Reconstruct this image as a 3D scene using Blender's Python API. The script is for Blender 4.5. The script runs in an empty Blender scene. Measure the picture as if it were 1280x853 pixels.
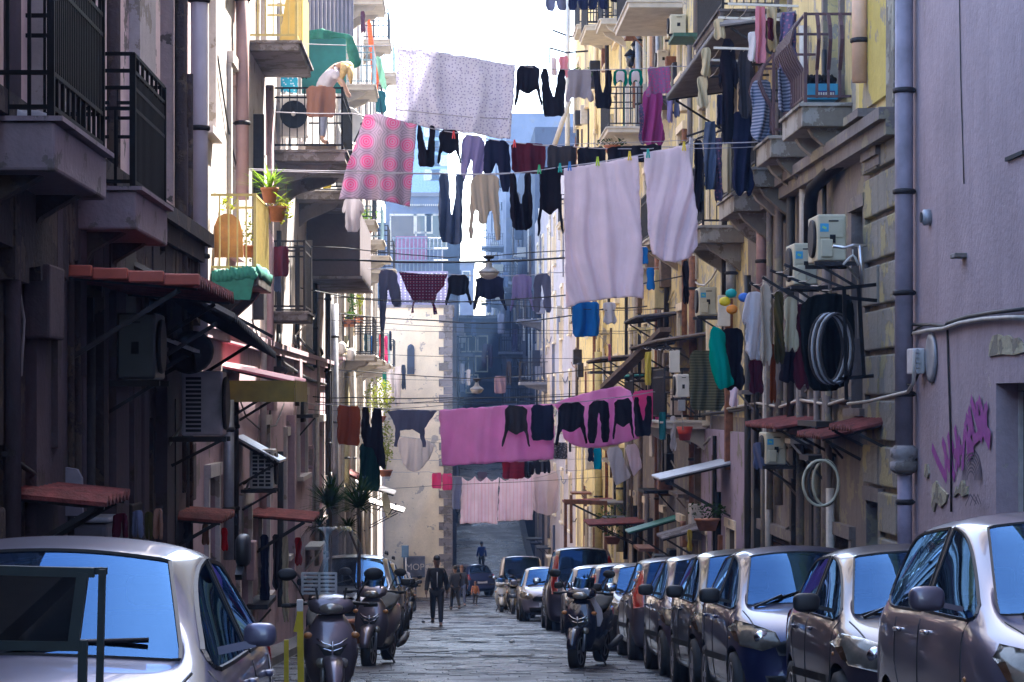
import bpy, bmesh, math, random
from mathutils import Vector, Matrix, noise
from mathutils.geometry import delaunay_2d_cdt
from mathutils.bvhtree import BVHTree
R = random.Random(7)
S = bpy.context.scene
COL = S.collection
PI = math.pi
F, CX, CY, CZ = 3000.0, 560.0, 500.0, 1.3
WL, WR = -2.95, 5.0

def P(px, py, Y):
    return Vector(((px - CX) * Y / F, Y, CZ + (CY - py) * Y / F))
def YL(px, x=WL): return F * x / (px - CX)          # depth at which a plane x=const is seen at column px
def YR(px, x=WR): return F * x / (px - CX)
def ZZ(py, Y): return CZ + (CY - py) * Y / F

def ground(Y):
    pts = [(-60, 4.38), (0, 0), (104, -7.6), (118, -8.25), (134, -8.3), (150, -7.3), (330, 10.5), (420, 14), (2500, 14)]
    for (a, za), (b, zb) in zip(pts, pts[1:]):
        if Y <= b:
            return za + (zb - za) * (Y - a) / (b - a)
    return 14

# ---------------------------------------------------------------- materials
MATS = {}
def nodes(name):
    m = bpy.data.materials.new(name); m.use_nodes = True
    nt = m.node_tree; nt.nodes.clear()
    out = nt.nodes.new('ShaderNodeOutputMaterial')
    b = nt.nodes.new('ShaderNodeBsdfPrincipled')
    nt.links.new(b.outputs[0], out.inputs[0])
    return m, nt, b, out
def N(nt, t, **kw):
    n = nt.nodes.new(t)
    for k, v in kw.items():
        if k in n.inputs: n.inputs[k].default_value = v
        else: setattr(n, k, v)
    return n
def ramp(nt, fac, stops):
    r = nt.nodes.new('ShaderNodeValToRGB')
    e = r.color_ramp.elements
    while len(e) < len(stops): e.new(0.5)
    for i, (p, c) in enumerate(stops):
        e[i].position = p
        e[i].color = (c, c, c, 1) if isinstance(c, (int, float)) else (*c, 1)
    nt.links.new(fac, r.inputs[0])
    return r.outputs[0]
def mixc(nt, fac, a, b, mode='MIX'):
    m = nt.nodes.new('ShaderNodeMix'); m.data_type = 'RGBA'; m.blend_type = mode
    for sock, v in ((m.inputs[0], fac), (m.inputs[6], a), (m.inputs[7], b)):
        if hasattr(v, 'is_output') or isinstance(v, bpy.types.NodeSocket): nt.links.new(v, sock)
        elif isinstance(v, (int, float)): sock.default_value = v
        else: sock.default_value = (*v, 1)
    return m.outputs[2]
def coords(nt, kind='Object', scale=(1, 1, 1)):
    tc = nt.nodes.new('ShaderNodeTexCoord'); mp = nt.nodes.new('ShaderNodeMapping')
    mp.inputs['Scale'].default_value = scale
    nt.links.new(tc.outputs[kind], mp.inputs[0])
    return mp.outputs[0]
def noi(nt, vec, scale, detail=4, rough=.55):
    n = N(nt, 'ShaderNodeTexNoise', Scale=scale, Detail=detail, Roughness=rough)
    nt.links.new(vec, n.inputs['Vector']); return n.outputs[0]
def bump(nt, b, h, strength, dist=.02):
    bn = N(nt, 'ShaderNodeBump', Strength=strength, Distance=dist)
    nt.links.new(h, bn.inputs['Height']); nt.links.new(bn.outputs[0], b.inputs['Normal'])

def M(name, col, rough=.6, metal=0, var=.25, scale=6, bmp=.0, coat=0, spec=None):
    if name in MATS: return MATS[name]
    m, nt, b, _ = nodes(name)
    v = coords(nt); n = noi(nt, v, scale, 5)
    dark = tuple(c * (1 - var) for c in col); lite = tuple(min(1, c * (1 + var * .6)) for c in col)
    nt.links.new(ramp(nt, n, [(.3, dark), (.7, lite)]), b.inputs['Base Color'])
    b.inputs['Roughness'].default_value = rough; b.inputs['Metallic'].default_value = metal
    b.inputs['Coat Weight'].default_value = coat
    if spec is not None: b.inputs['Specular IOR Level'].default_value = spec
    if bmp: bump(nt, b, noi(nt, v, scale * 6, 5), bmp)
    MATS[name] = m; return m

def plaster(name, base, stain, peel=None, peel_amt=.35, streak=.6, bmp=.35, scale=1.0, joints=None):
    """weathered wall paint: blotches, vertical rain streaks, patches of bare render with their own outline"""
    if name in MATS: return MATS[name]
    m, nt, b, _ = nodes(name)
    v = coords(nt, 'Object', (scale,) * 3)
    vs = coords(nt, 'Object', (scale * 3, scale * 3, scale * .5))
    big = noi(nt, v, .9, 6, .62)
    c = mixc(nt, ramp(nt, big, [(.38, 0), (.68, 1)]), base, tuple(x * .78 for x in base))
    st = noi(nt, vs, 1.3, 5, .65)
    c = mixc(nt, ramp(nt, st, [(.50, 0), (.80, streak * .8)]), c, stain)
    fine = noi(nt, v, 14, 4, .6)
    c = mixc(nt, ramp(nt, fine, [(.35, .16), (.65, 0)]), c, tuple(x * .45 for x in base))
    h = fine
    if peel:
        pn = noi(nt, v, 1.7, 8, .66)
        pm = ramp(nt, pn, [(.60 - peel_amt * .2, 0), (.615 - peel_amt * .2, 1)])
        c = mixc(nt, pm, c, mixc(nt, fine, tuple(x * .6 for x in peel), peel))
        inv = nt.nodes.new('ShaderNodeMath'); inv.operation = 'MULTIPLY_ADD'
        nt.links.new(pm, inv.inputs[0]); inv.inputs[1].default_value = -1.2; nt.links.new(fine, inv.inputs[2])
        h = inv.outputs[0]
    nt.links.new(c, b.inputs['Base Color'])
    b.inputs['Roughness'].default_value = .88; b.inputs['Specular IOR Level'].default_value = .25
    bump(nt, b, h, bmp, .03)
    MATS[name] = m; return m

def fabric(name, col, trans=.3, pattern=None, col2=None, col3=None, var=.12):
    if name in MATS: return MATS[name]
    m, nt, b, out = nodes(name)
    nt.nodes.remove(b)
    uv = coords(nt, 'UV')
    c = mixc(nt, ramp(nt, noi(nt, uv, 2.3, 4), [(.35, 0), (.7, 1)]), tuple(x * (1 - var) for x in col), col)
    if pattern == 'rings':
        vo = N(nt, 'ShaderNodeTexVoronoi', Scale=2.9, Randomness=.35); nt.links.new(uv, vo.inputs['Vector'])
        vo.voronoi_dimensions = '2D'
        d = vo.outputs['Distance']
        rg = nt.nodes.new('ShaderNodeMath'); rg.operation = 'SINE'
        mu = nt.nodes.new('ShaderNodeMath'); mu.operation = 'MULTIPLY'; mu.inputs[1].default_value = 56
        nt.links.new(d, mu.inputs[0]); nt.links.new(mu.outputs[0], rg.inputs[0])
        inside = ramp(nt, d, [(.34, 1), (.37, 0)])
        ringc = mixc(nt, ramp(nt, rg.outputs[0], [(.3, 0), (.6, 1)]), col3, col2)
        grey = mixc(nt, ramp(nt, rg.outputs[0], [(.2, 0), (.5, .55)]), c, (.25, .24, .3))
        c = mixc(nt, inside, grey, ringc)
    elif pattern == 'dots':
        vo = N(nt, 'ShaderNodeTexVoronoi', Scale=16, Randomness=.8); nt.links.new(uv, vo.inputs['Vector'])
        vo.voronoi_dimensions = '2D'
        c = mixc(nt, ramp(nt, vo.outputs['Distance'], [(.14, .8), (.26, 0)]), c, col2)
    elif pattern in ('plaid', 'bands', 'vstripe'):
        fs = []
        for axis, sc in (('X', 8), ('Y', 8)) if pattern == 'plaid' else ((('Y', 7),) if pattern == 'bands' else (('X', 2.6),)):
            w = N(nt, 'ShaderNodeTexWave', Scale=sc, Distortion=0.15); w.bands_direction = axis; w.wave_type = 'BANDS'
            nt.links.new(uv, w.inputs['Vector']); fs.append(ramp(nt, w.outputs[0], [(.5, 0), (.6, .75)] if pattern != 'vstripe' else [(.94, 0), (.98, .7)]))
        for f in fs: c = mixc(nt, f, c, col2)
        if col3 and pattern == 'bands':
            vo = N(nt, 'ShaderNodeTexVoronoi', Scale=14, Randomness=0.); nt.links.new(uv, vo.inputs['Vector'])
            c = mixc(nt, ramp(nt, vo.outputs['Distance'], [(.16, .8), (.24, 0)]), c, col3)
    bn = N(nt, 'ShaderNodeBump', Strength=.7, Distance=.02)
    cr = coords(nt, 'UV', (7, 1.6, 1))
    nt.links.new(noi(nt, cr, 2.2, 6, .6), bn.inputs['Height'])
    d = nt.nodes.new('ShaderNodeBsdfDiffuse'); t = nt.nodes.new('ShaderNodeBsdfTranslucent'); mx = nt.nodes.new('ShaderNodeMixShader')
    mx.inputs[0].default_value = trans
    for n in (d, t):
        nt.links.new(c, n.inputs[0]); nt.links.new(bn.outputs[0], n.inputs['Normal'])
    nt.links.new(d.outputs[0], mx.inputs[1]); nt.links.new(t.outputs[0], mx.inputs[2]); nt.links.new(mx.outputs[0], out.inputs[0])
    MATS[name] = m; return m

def glassmat(name, tint=(.25, .3, .33), ior=1.9, rough=.015, see=.6, gl=(.92, .96, 1)):
    if name in MATS: return MATS[name]
    m, nt, b, out = nodes(name); nt.nodes.remove(b)
    fr = N(nt, 'ShaderNodeFresnel', IOR=ior)
    g = N(nt, 'ShaderNodeBsdfGlossy', Roughness=rough); g.inputs[0].default_value = (*gl, 1)
    tr = nt.nodes.new('ShaderNodeBsdfTransparent'); tr.inputs[0].default_value = (*tint, 1)
    df = nt.nodes.new('ShaderNodeBsdfDiffuse'); df.inputs[0].default_value = (.012, .014, .018, 1)
    m1 = nt.nodes.new('ShaderNodeMixShader'); m1.inputs[0].default_value = see
    nt.links.new(df.outputs[0], m1.inputs[1]); nt.links.new(tr.outputs[0], m1.inputs[2])
    m2 = nt.nodes.new('ShaderNodeMixShader'); nt.links.new(fr.outputs[0], m2.inputs[0])
    nt.links.new(m1.outputs[0], m2.inputs[1]); nt.links.new(g.outputs[0], m2.inputs[2]); nt.links.new(m2.outputs[0], out.inputs[0])
    MATS[name] = m; return m

# ---------------------------------------------------------------- object helpers
ORG = {}
def tag(o, label=None, cat=None, group=None, kind=None):
    if label: o['label'] = label
    if cat: o['category'] = cat
    if group: o['group'] = group
    if kind: o['kind'] = kind
    return o
def thing(name, label, cat, loc=(0, 0, 0), group=None, rz=0):
    o = bpy.data.objects.new(name, None); COL.objects.link(o)
    o.location = loc; o.rotation_euler = (0, 0, rz); o.empty_display_size = .2
    ORG[o.name] = Vector(loc) if rz == 0 else Vector((0, 0, 0))
    return tag(o, label, cat, group)
def link(name, me, mat, parent=None, label=None):
    o = bpy.data.objects.new(name, me); COL.objects.link(o)
    if mat and not me.materials: me.materials.append(mat)
    if parent: o.parent = parent; ORG[o.name] = ORG.get(parent.name, Vector())
    if label: o['label'] = label
    return o
def copy_tree(o, parent=None):
    c = o.copy(); COL.objects.link(c)
    if parent: c.parent = parent
    ORG[c.name] = ORG.get(o.name, Vector())
    for ch in list(o.children): copy_tree(ch, c)
    return c

class MB:
    def __init__(s): s.b = bmesh.new(); s.smooth_faces = set()
    def box(s, a, b, bev=0):
        x0, y0, z0 = (min(a[i], b[i]) for i in range(3)); x1, y1, z1 = (max(a[i], b[i]) for i in range(3))
        v = [s.b.verts.new(p) for p in ((x0,y0,z0),(x1,y0,z0),(x1,y1,z0),(x0,y1,z0),(x0,y0,z1),(x1,y0,z1),(x1,y1,z1),(x0,y1,z1))]
        fs = [s.b.faces.new([v[i] for i in f]) for f in ((0,3,2,1),(4,5,6,7),(0,1,5,4),(1,2,6,5),(2,3,7,6),(3,0,4,7))]
        if bev:
            es = set(e for f in fs for e in f.edges)
            bmesh.ops.bevel(s.b, geom=list(es), offset=bev, segments=2, affect='EDGES', profile=.5)
        return v
    def obox(s, c, size, rot):          # oriented box, rot a Matrix 3x3
        n0 = len(s.b.verts); v = s.box(tuple(-x / 2 for x in size), tuple(x / 2 for x in size))
        for q in v: q.co = rot @ q.co + Vector(c)
    def bar(s, a, b, w, h=None):        # rectangular bar from a to b
        a, b = Vector(a), Vector(b); d = b - a; h = h or w
        if d.length < 1e-5: return
        q = d.to_track_quat('X', 'Z').to_matrix()
        s.obox((a + b) / 2, (d.length, w, h), q)
    def tube(s, pts, r, seg=6, cap=True):
        pts = [Vector(p) for p in pts]; rings = []
        for i, p in enumerate(pts):
            d = (pts[min(i + 1, len(pts) - 1)] - pts[max(i - 1, 0)])
            if d.length < 1e-6: d = Vector((0, 0, 1))
            d.normalize(); up = Vector((0, 0, 1)) if abs(d.z) < .9 else Vector((0, 1, 0))
            u = d.cross(up).normalized(); w = u.cross(d)
            rr = r[i] if isinstance(r, (list, tuple)) else r
            rings.append([s.b.verts.new(p + (u * math.cos(2*PI*k/seg) + w * math.sin(2*PI*k/seg)) * rr) for k in range(seg)])
        for A, B in zip(rings, rings[1:]):
            for k in range(seg):
                f = s.b.faces.new((A[k], A[(k+1) % seg], B[(k+1) % seg], B[k])); f.smooth = True
        if cap and len(rings) > 1:
            s.b.faces.new(rings[0][::-1]); s.b.faces.new(rings[-1])
    def lathe(s, prof, c, axis='Z', seg=20):
        rings = []
        for r, h in prof:
            ring = []
            for k in range(seg):
                a = 2*PI*k/seg; u, w = r*math.cos(a), r*math.sin(a)
                p = {'Z': (u, w, h), 'Y': (u, h, w), 'X': (h, u, w)}[axis]
                ring.append(s.b.verts.new(Vector(c) + Vector(p)))
            rings.append(ring)
        for A, B in zip(rings, rings[1:]):
            for k in range(seg):
                f = s.b.faces.new((A[k], A[(k+1) % seg], B[(k+1) % seg], B[k])); f.smooth = True
        s.b.faces.new(rings[0][::-1]); s.b.faces.new(rings[-1])
    def ball(s, c, rad, sub=2, jit=0):
        r = rad if isinstance(rad, (tuple, list)) else (rad,) * 3
        q = bmesh.ops.create_icosphere(s.b, subdivisions=sub, radius=1)
        for v in q['verts']:
            k = 1 + (noise.noise(v.co * 2.3 + Vector(c)) * jit if jit else 0)
            v.co = Vector((v.co.x*r[0]*k, v.co.y*r[1]*k, v.co.z*r[2]*k)) + Vector(c)
            for f in v.link_faces: f.smooth = True
    def quad(s, *ps):
        return s.b.faces.new([s.b.verts.new(p) for p in ps])
    def prism(s, poly, d):              # polygon (3D points) extruded along vector d
        a = [s.b.verts.new(p) for p in poly]; b = [s.b.verts.new(Vector(p) + Vector(d)) for p in poly]
        s.b.faces.new(a[::-1]); s.b.faces.new(b)
        for i in range(len(a)):
            j = (i + 1) % len(a); s.b.faces.new((a[i], a[j], b[j], b[i]))
    def mesh(s, name='m', off=None):
        if off is not None:
            for v in s.b.verts: v.co -= off
        bmesh.ops.recalc_face_normals(s.b, faces=s.b.faces[:])
        me = bpy.data.meshes.new(name); s.b.to_mesh(me); s.b.free(); return me
    def build(s, name, mat, parent=None, label=None, org=None):
        off = ORG.get(parent.name, Vector()) if parent else (Vector(org) if org is not None else None)
        o = link(name, s.mesh(name, off), mat, parent, label)
        if not parent and org is not None: o.location = org; ORG[o.name] = Vector(org)
        return o

# ---------------------------------------------------------------- common materials
m_black = M('iron_black', (.007, .006, .007), .65, .0, .3, 20, .1, 0, .12)
m_iron = M('iron_dark', (.022, .019, .022), .6, .0, .4, 15, .2, 0, .3)
m_brown = M('brown_paint', (.08, .035, .045), .5, 0, .3, 12)
m_rust = M('rust', (.22, .085, .04), .8, 0, .5, 9, .3)
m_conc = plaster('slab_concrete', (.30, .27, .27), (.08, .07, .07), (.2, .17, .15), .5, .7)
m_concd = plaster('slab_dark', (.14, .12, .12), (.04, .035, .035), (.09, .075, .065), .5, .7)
m_white = M('white_plastic', (.62, .6, .57), .5, 0, .12, 5)
m_cream = M('cream_casing', (.50, .46, .34), .5, 0, .12, 5)
m_grey = M('grey_metal', (.30, .31, .34), .45, .3, .2, 8)
m_steel = M('steel', (.55, .55, .58), .3, .9, .1, 8)
m_cable = M('cable_black', (.02, .02, .022), .6, 0, .2, 5)
m_cablew = M('cable_pale', (.42, .38, .34), .6, 0, .2, 5)
m_line = M('line_cord', (.35, .33, .38), .6, 0, .2, 5)
m_terra = M('terracotta', (.42, .15, .07), .75, 0, .3, 8, .2)
m_red = M('red_tile_sheet', (.19, .04, .035), .85, 0, .6, 7, .6)
m_wood = M('old_wood', (.13, .085, .06), .8, 0, .45, 7, .4)
m_net = M('green_net', (.02, .18, .13), .8, 0, .35, 9)
m_yel = M('yellow_paint', (.50, .40, .14), .55, 0, .2, 10)
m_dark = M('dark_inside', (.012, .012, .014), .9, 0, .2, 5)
m_winglass = glassmat('window_glass', (.12, .13, .15), 1.6, .03, .3)
m_shut = M('shutter_grey', (.20, .20, .21), .7, 0, .25, 10)
m_shutb = M('shutter_brown', (.10, .06, .045), .7, 0, .3, 10)
m_shutg = M('shutter_green', (.03, .10, .07), .7, 0, .3, 10)
m_frame = M('frame_pale', (.5, .46, .42), .7, 0, .2, 10)
m_rubber = M('rubber', (.018, .018, .018), .8, 0, .2, 20)
# ================================================================ ground and road
def strip(name, x0, x1, ys, dz, mat, nx=1):
    m = MB(); rows = []
    for y in ys:
        rows.append([m.b.verts.new((x0 + (x1 - x0) * i / nx, y, ground(y) + dz)) for i in range(nx + 1)])
    for A, B in zip(rows, rows[1:]):
        for i in range(nx): m.b.faces.new((A[i], A[i+1], B[i+1], B[i]))
    o = m.build(name, mat); o['kind'] = 'structure'; return o
ys = [-60, -20, 0, 20, 40, 60, 80, 95, 104, 110, 118, 126, 134, 142, 150, 180, 240, 330, 420, 900, 2400]
strip('ground', -900, 900, ys, 0, M('earth', (.10, .09, .085), .9, 0, .3, .5))
def basalt():
    m, nt, b, _ = nodes('basalt_paving')
    v = coords(nt, 'Object')
    mp = N(nt, 'ShaderNodeMapping'); mp.inputs['Rotation'].default_value = (0, 0, math.radians(90)); nt.links.new(v, mp.inputs[0])
    br = N(nt, 'ShaderNodeTexBrick', Scale=1.0); br.offset = .5
    br.inputs['Brick Width'].default_value = .62; br.inputs['Row Height'].default_value = .33; br.inputs['Mortar Size'].default_value = .018
    br.inputs['Color1'].default_value = (.016, .016, .024, 1); br.inputs['Color2'].default_value = (.036, .036, .048, 1); br.inputs['Mortar'].default_value = (.02, .02, .02, 1)
    nt.links.new(v, br.inputs['Vector'])
    n = noi(nt, v, 3, 6, .65); n2 = noi(nt, v, .5, 7, .7)
    c = mixc(nt, ramp(nt, n, [(.35, .4), (.65, 0)]), br.outputs[0], (.025, .025, .03))
    nt.links.new(c, b.inputs['Base Color'])
    nt.links.new(ramp(nt, n2, [(.38, .16), (.62, .5)]), b.inputs['Roughness'])
    b.inputs['Specular IOR Level'].default_value = .22
    mm = nt.nodes.new('ShaderNodeMath'); mm.operation = 'MULTIPLY_ADD'; mm.inputs[1].default_value = -.35
    nt.links.new(br.outputs['Fac'], mm.inputs[0]); nt.links.new(noi(nt, coords(nt, 'Object', (.35, 1.0, 1)), 1.1, 9, .74), mm.inputs[2])
    bump(nt, b, mm.outputs[0], .6, .12)
    return m
m_basalt = basalt()
def road_bed():
    m = MB(); rr = random.Random(11); yy = [y for y in ys if y <= 420]
    for a, b in zip(yy, yy[1:]): m.quad((-2.45, a, ground(a) + .004), (4.62, a, ground(a) + .004), (4.62, b, ground(b) + .004), (-2.45, b, ground(b) + .004))
    y = 6.0; k = 0
    while y < 178:
        L = .34 if y < 112 else .5; x = -2.42 - (.25 if k % 2 else 0)
        while x < 4.6:
            w = rr.uniform(.42, .62); x1 = min(x + w - .015, 4.6); x0 = max(x, -2.43); y1 = y + L - .012
            if x1 - x0 > .1:
                h = .022 + rr.uniform(-.0015, .002) + .014 * noise.noise(Vector((x * .8, y * .35, 2))); tx, ty = rr.gauss(0, .0022), rr.gauss(0, .0022)
                t = [m.b.verts.new(p) for p in ((x0, y, ground(y) + h - tx - ty), (x1, y, ground(y) + h + tx - ty), (x1, y1, ground(y1) + h + tx + ty), (x0, y1, ground(y1) + h - tx + ty))]
                b = [m.b.verts.new((v.co.x, v.co.y, ground(v.co.y) + .0)) for v in t]
                m.b.faces.new(t); m.b.faces.new((b[0], b[1], t[1], t[0])); m.b.faces.new((b[1], b[2], t[2], t[1])); m.b.faces.new((b[3], b[0], t[0], t[3]))
            x += w
        y += L; k += 1
    o = m.build('road', m_basalt); o['kind'] = 'structure'
road_bed()
def kerb_side(x0, x1, y1):
    m = MB(); yy = [y for y in ys if y < y1] + [y1]
    for a, b in zip(yy, yy[1:]):
        m.prism([(x0, a, ground(a) - .2), (x1, a, ground(a) - .2), (x1, a, ground(a) + .12), (x0, a, ground(a) + .12)], (0, 0, 0)) if False else None
        v = [m.b.verts.new(p) for p in ((x0,a,ground(a)+.12),(x1,a,ground(a)+.12),(x1,b,ground(b)+.12),(x0,b,ground(b)+.12),(x0,a,ground(a)-.1),(x1,a,ground(a)-.1),(x1,b,ground(b)-.1),(x0,b,ground(b)-.1))]
        for f in ((0,1,2,3),(4,7,6,5),(0,4,5,1),(3,2,6,7),(1,5,6,2),(0,3,7,4)): m.b.faces.new([v[i] for i in f])
    bmesh.ops.remove_doubles(m.b, verts=m.b.verts[:], dist=.001)
    o = m.build('pavement', M('kerb_stone', (.12, .115, .12), .8, 0, .3, 3, .3)); o['kind'] = 'structure'
kerb_side(WL + .004, -2.5, 112.9); kerb_side(4.66, WR - .004, 250)

# ================================================================ buildings
def facade(m, side, Y0, Y1, z0, z1, ops, x=None, back=7, rev=.24, ends=True):
    """street front with real openings, at x, plus the mass behind it"""
    x = (WL if side < 0 else WR) if x is None else x
    cy = sorted({Y0, Y1} | {o[0] for o in ops} | {o[1] for o in ops}); cz = sorted({z0, z1} | {o[2] for o in ops} | {o[3] for o in ops})
    cy = [c for c in cy if Y0 <= c <= Y1]; cz = [c for c in cz if z0 <= c <= z1]
    for a, b in zip(cy, cy[1:]):
        for c, d in zip(cz, cz[1:]):
            ym, zm = (a + b) / 2, (c + d) / 2
            if any(o[0] < ym < o[1] and o[2] < zm < o[3] for o in ops): continue
            m.quad((x, a, c), (x, b, c), (x, b, d), (x, a, d))
    xi = x + side * rev
    for o in ops:
        a, b, c, d = o[:4]
        m.quad((x, a, c), (xi, a, c), (xi, a, d), (x, a, d)); m.quad((x, b, c), (xi, b, c), (xi, b, d), (x, b, d))
        m.quad((x, a, c), (x, b, c), (xi, b, c), (xi, a, c)); m.quad((x, a, d), (x, b, d), (xi, b, d), (xi, a, d))
    xb = x + side * back
    m.quad((x, Y0, z0), (xb, Y0, z0), (xb, Y0, z1), (x, Y0, z1)); m.quad((x, Y1, z0), (xb, Y1, z0), (xb, Y1, z1), (x, Y1, z1))
    m.quad((xb, Y0, z0), (xb, Y1, z0), (xb, Y1, z1), (xb, Y0, z1)); m.quad((x, Y0, z1), (xb, Y0, z1), (xb, Y1, z1), (x, Y1, z1))

def fill_opening(root, side, o, x=None):
    x = (WL if side < 0 else WR) if x is None else x
    a, b, c, d = o[:4]; kind = o[4] if len(o) > 4 else 'window'
    xi = x + side * .20; t = side * .03; near = a < 45
    name = 'window' if kind in ('window', 'grille') else 'door' if kind == 'door' else 'shutter'
    mat = {'window': m_frame, 'grille': m_iron, 'door': m_shutb, 'shutter': m_shut, 'brown': m_shutb, 'green': m_shutg, 'roller': m_shut, 'blue': M('frame_blue', (.2, .25, .4), .6)}[kind]
    m = MB(); fw = .07
    for (p, q, r_, s_) in ((a, b, c, c + fw), (a, b, d - fw, d), (a, a + fw, c + fw, d - fw), (b - fw, b, c + fw, d - fw), ((a+b)/2 - .03, (a+b)/2 + .03, c + fw, d - fw)):
        m.box((xi, p + .004, r_ + .004), (xi + t * 1.6, q - .004, s_ - .004))
    if kind in ('shutter', 'brown', 'green', 'roller', 'blue'):
        n = int((d - c - 2*fw) / (.07 if near else .22))
        for i in range(n):
            z = c + fw + (i + .5) * (d - c - 2*fw) / n
            m.obox((xi + t * .6, (a + b) / 2, z), (.05 if near else .09, b - a - 2*fw, .012), Matrix.Rotation(side * -.7, 3, 'Y'))
    if kind == 'grille':
        k = max(3, int((b - a) / .14))
        for i in range(1, k): m.box((x + side*.05, a + (b-a)*i/k - .01, c), (x + side*.07, a + (b-a)*i/k + .01, d))
        for i in range(1, 5): m.box((x + side*.07, a, c + (d-c)*i/5 - .01), (x + side*.085, b, c + (d-c)*i/5 + .01))
    w = m.build(name, mat, root)
    g = MB(); g.box((xi + side * .034, a + .002, c + .002), (xi + side * .045, b - .002, d - .002))
    g.build('pane' if name == 'window' else 'backing', m_winglass if name == 'window' else (m_dark if name == 'shutter' else mat), w)
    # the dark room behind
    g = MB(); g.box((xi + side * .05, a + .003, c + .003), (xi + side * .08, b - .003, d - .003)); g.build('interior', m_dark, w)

def building(name, label, side, Y0, Y1, z0, z1, ops, mat, segs=None, surrounds=None, back=7, x=None, cornice=None):
    xx = (WL if side < 0 else WR) if x is None else x
    root = thing(name, label, 'building', (xx, Y0, 0))
    segs = segs or [(z0, z1, mat)]
    for i, (za, zb, mt) in enumerate(segs):
        m = MB(); sub = [o for o in ops if za <= (o[2] + o[3]) / 2 < zb]
        facade(m, side, Y0, Y1, za, zb, sub, x=xx, back=back + i * .01)
        m.build('wall', mt, root)
    for o in ops: fill_opening(root, side, o, xx)
    if surrounds:
        for o in ops:
            if o[3] - o[2] < .8: continue
            m = MB(); a, b, c, d = o[:4]; e = -side * .06; w = .16
            m.box((xx, a - w, c), (xx + e, a - .003, d)); m.box((xx, b + .003, c), (xx + e, b + w, d)); m.box((xx, a - w, d + .003), (xx + e * 1.4, b + w, d + w))
            m.box((xx, a - w - .04, c - .09), (xx + e * 2.2, b + w + .04, c - .003))
            m.build('window_surround', surrounds, root)
    for z, h, dpt, mt in (cornice or []):
        m = MB(); m.box((xx - side * -.01, Y0 + .004, z), (xx - side * dpt, Y1 - .004, z + h * .55)); m.box((xx - side * -.01, Y0 + .002, z + h * .55 + .002), (xx - side * dpt * 1.35, Y1 - .002, z + h))
        m.build('string_course', mt, root)
    return root

# wall paints (far ones tinted with haze and shade)
p_mauve = plaster('plaster_mauve', (.36, .29, .33), (.16, .13, .15), (.33, .27, .22), .10, .5)
p_pinkgrey = plaster('plaster_pink_grey', (.84, .66, .64), (.20, .16, .17), (.30, .25, .22), .08, .4)
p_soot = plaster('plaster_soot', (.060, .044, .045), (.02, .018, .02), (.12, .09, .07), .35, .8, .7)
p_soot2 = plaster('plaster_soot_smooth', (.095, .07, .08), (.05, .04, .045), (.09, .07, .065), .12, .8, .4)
p_white = plaster('plaster_white', (.60, .54, .52), (.30, .25, .24), (.42, .36, .30), .12, .5)
p_pink = plaster('plaster_pink', (.46, .32, .36), (.20, .15, .18), (.30, .24, .22), .08, .55)
p_ochre = plaster('plaster_ochre', (.68, .55, .27), (.22, .17, .11), (.42, .38, .32), .40, .9)
p_cream = plaster('plaster_cream', (.88, .74, .54), (.62, .46, .38), (.5, .44, .38), .05, .3)
p_grey = plaster('plaster_grey', (.215, .18, .17), (.055, .05, .052), (.30, .26, .19), .30, .75, .6)
p_yellow = plaster('plaster_yellow', (.55, .43, .12), (.30, .22, .10), (.35, .30, .22), .15, .5)
p_purple = plaster('plaster_purple', (.40, .31, .34), (.19, .15, .17), (.50, .42, .38), -.25, .7, .35)
p_purple2 = plaster('plaster_purple_worn', (.29, .22, .265), (.10, .085, .11), (.42, .36, .26), .02, .5, .35)
p_stone = plaster('stone_quoin', (.27, .24, .24), (.12, .10, .11), (.2, .17, .15), .3, .5, .8)
p_far = plaster('plaster_far_hazed', (.20, .21, .28), (.15, .16, .2), (.25, .24, .26), .2, .5)  # blue haze of distance mixed into the wall colour
p_fard = plaster('plaster_far_shaded', (.055, .065, .10), (.02, .025, .04), (.05, .05, .07), .2, .6)  # alley shade and blue haze mixed into the wall colour

# ---- left, nearest building
L1ops = [(14.2, 16.6, -1.0, 1.0, 'shutter'), (18.7, 19.6, -.25, 1.15, 'grille'), (23.2, 24.0, -1.6, 1.12, 'door'), (26.3, 27.2, -1.9, .55, 'door'),
         (24.6, 25.8, 3.4, 6.0, 'window')]
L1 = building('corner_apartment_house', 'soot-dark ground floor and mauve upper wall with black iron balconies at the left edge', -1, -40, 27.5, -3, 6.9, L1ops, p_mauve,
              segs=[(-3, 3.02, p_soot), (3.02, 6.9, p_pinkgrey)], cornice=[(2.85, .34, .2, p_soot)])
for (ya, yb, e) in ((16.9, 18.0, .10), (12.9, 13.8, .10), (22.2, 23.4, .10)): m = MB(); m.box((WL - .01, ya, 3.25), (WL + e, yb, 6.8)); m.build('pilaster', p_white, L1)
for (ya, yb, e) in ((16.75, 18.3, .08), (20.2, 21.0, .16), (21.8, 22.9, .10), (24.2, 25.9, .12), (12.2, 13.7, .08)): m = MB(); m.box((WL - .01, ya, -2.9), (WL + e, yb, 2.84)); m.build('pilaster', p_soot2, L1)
# rough broken underside of the ledge
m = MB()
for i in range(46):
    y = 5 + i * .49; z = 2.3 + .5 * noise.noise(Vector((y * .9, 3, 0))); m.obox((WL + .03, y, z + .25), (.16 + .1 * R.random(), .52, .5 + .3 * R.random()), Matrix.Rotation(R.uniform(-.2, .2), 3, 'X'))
m.build('broken_cornice', p_soot, L1)

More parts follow.
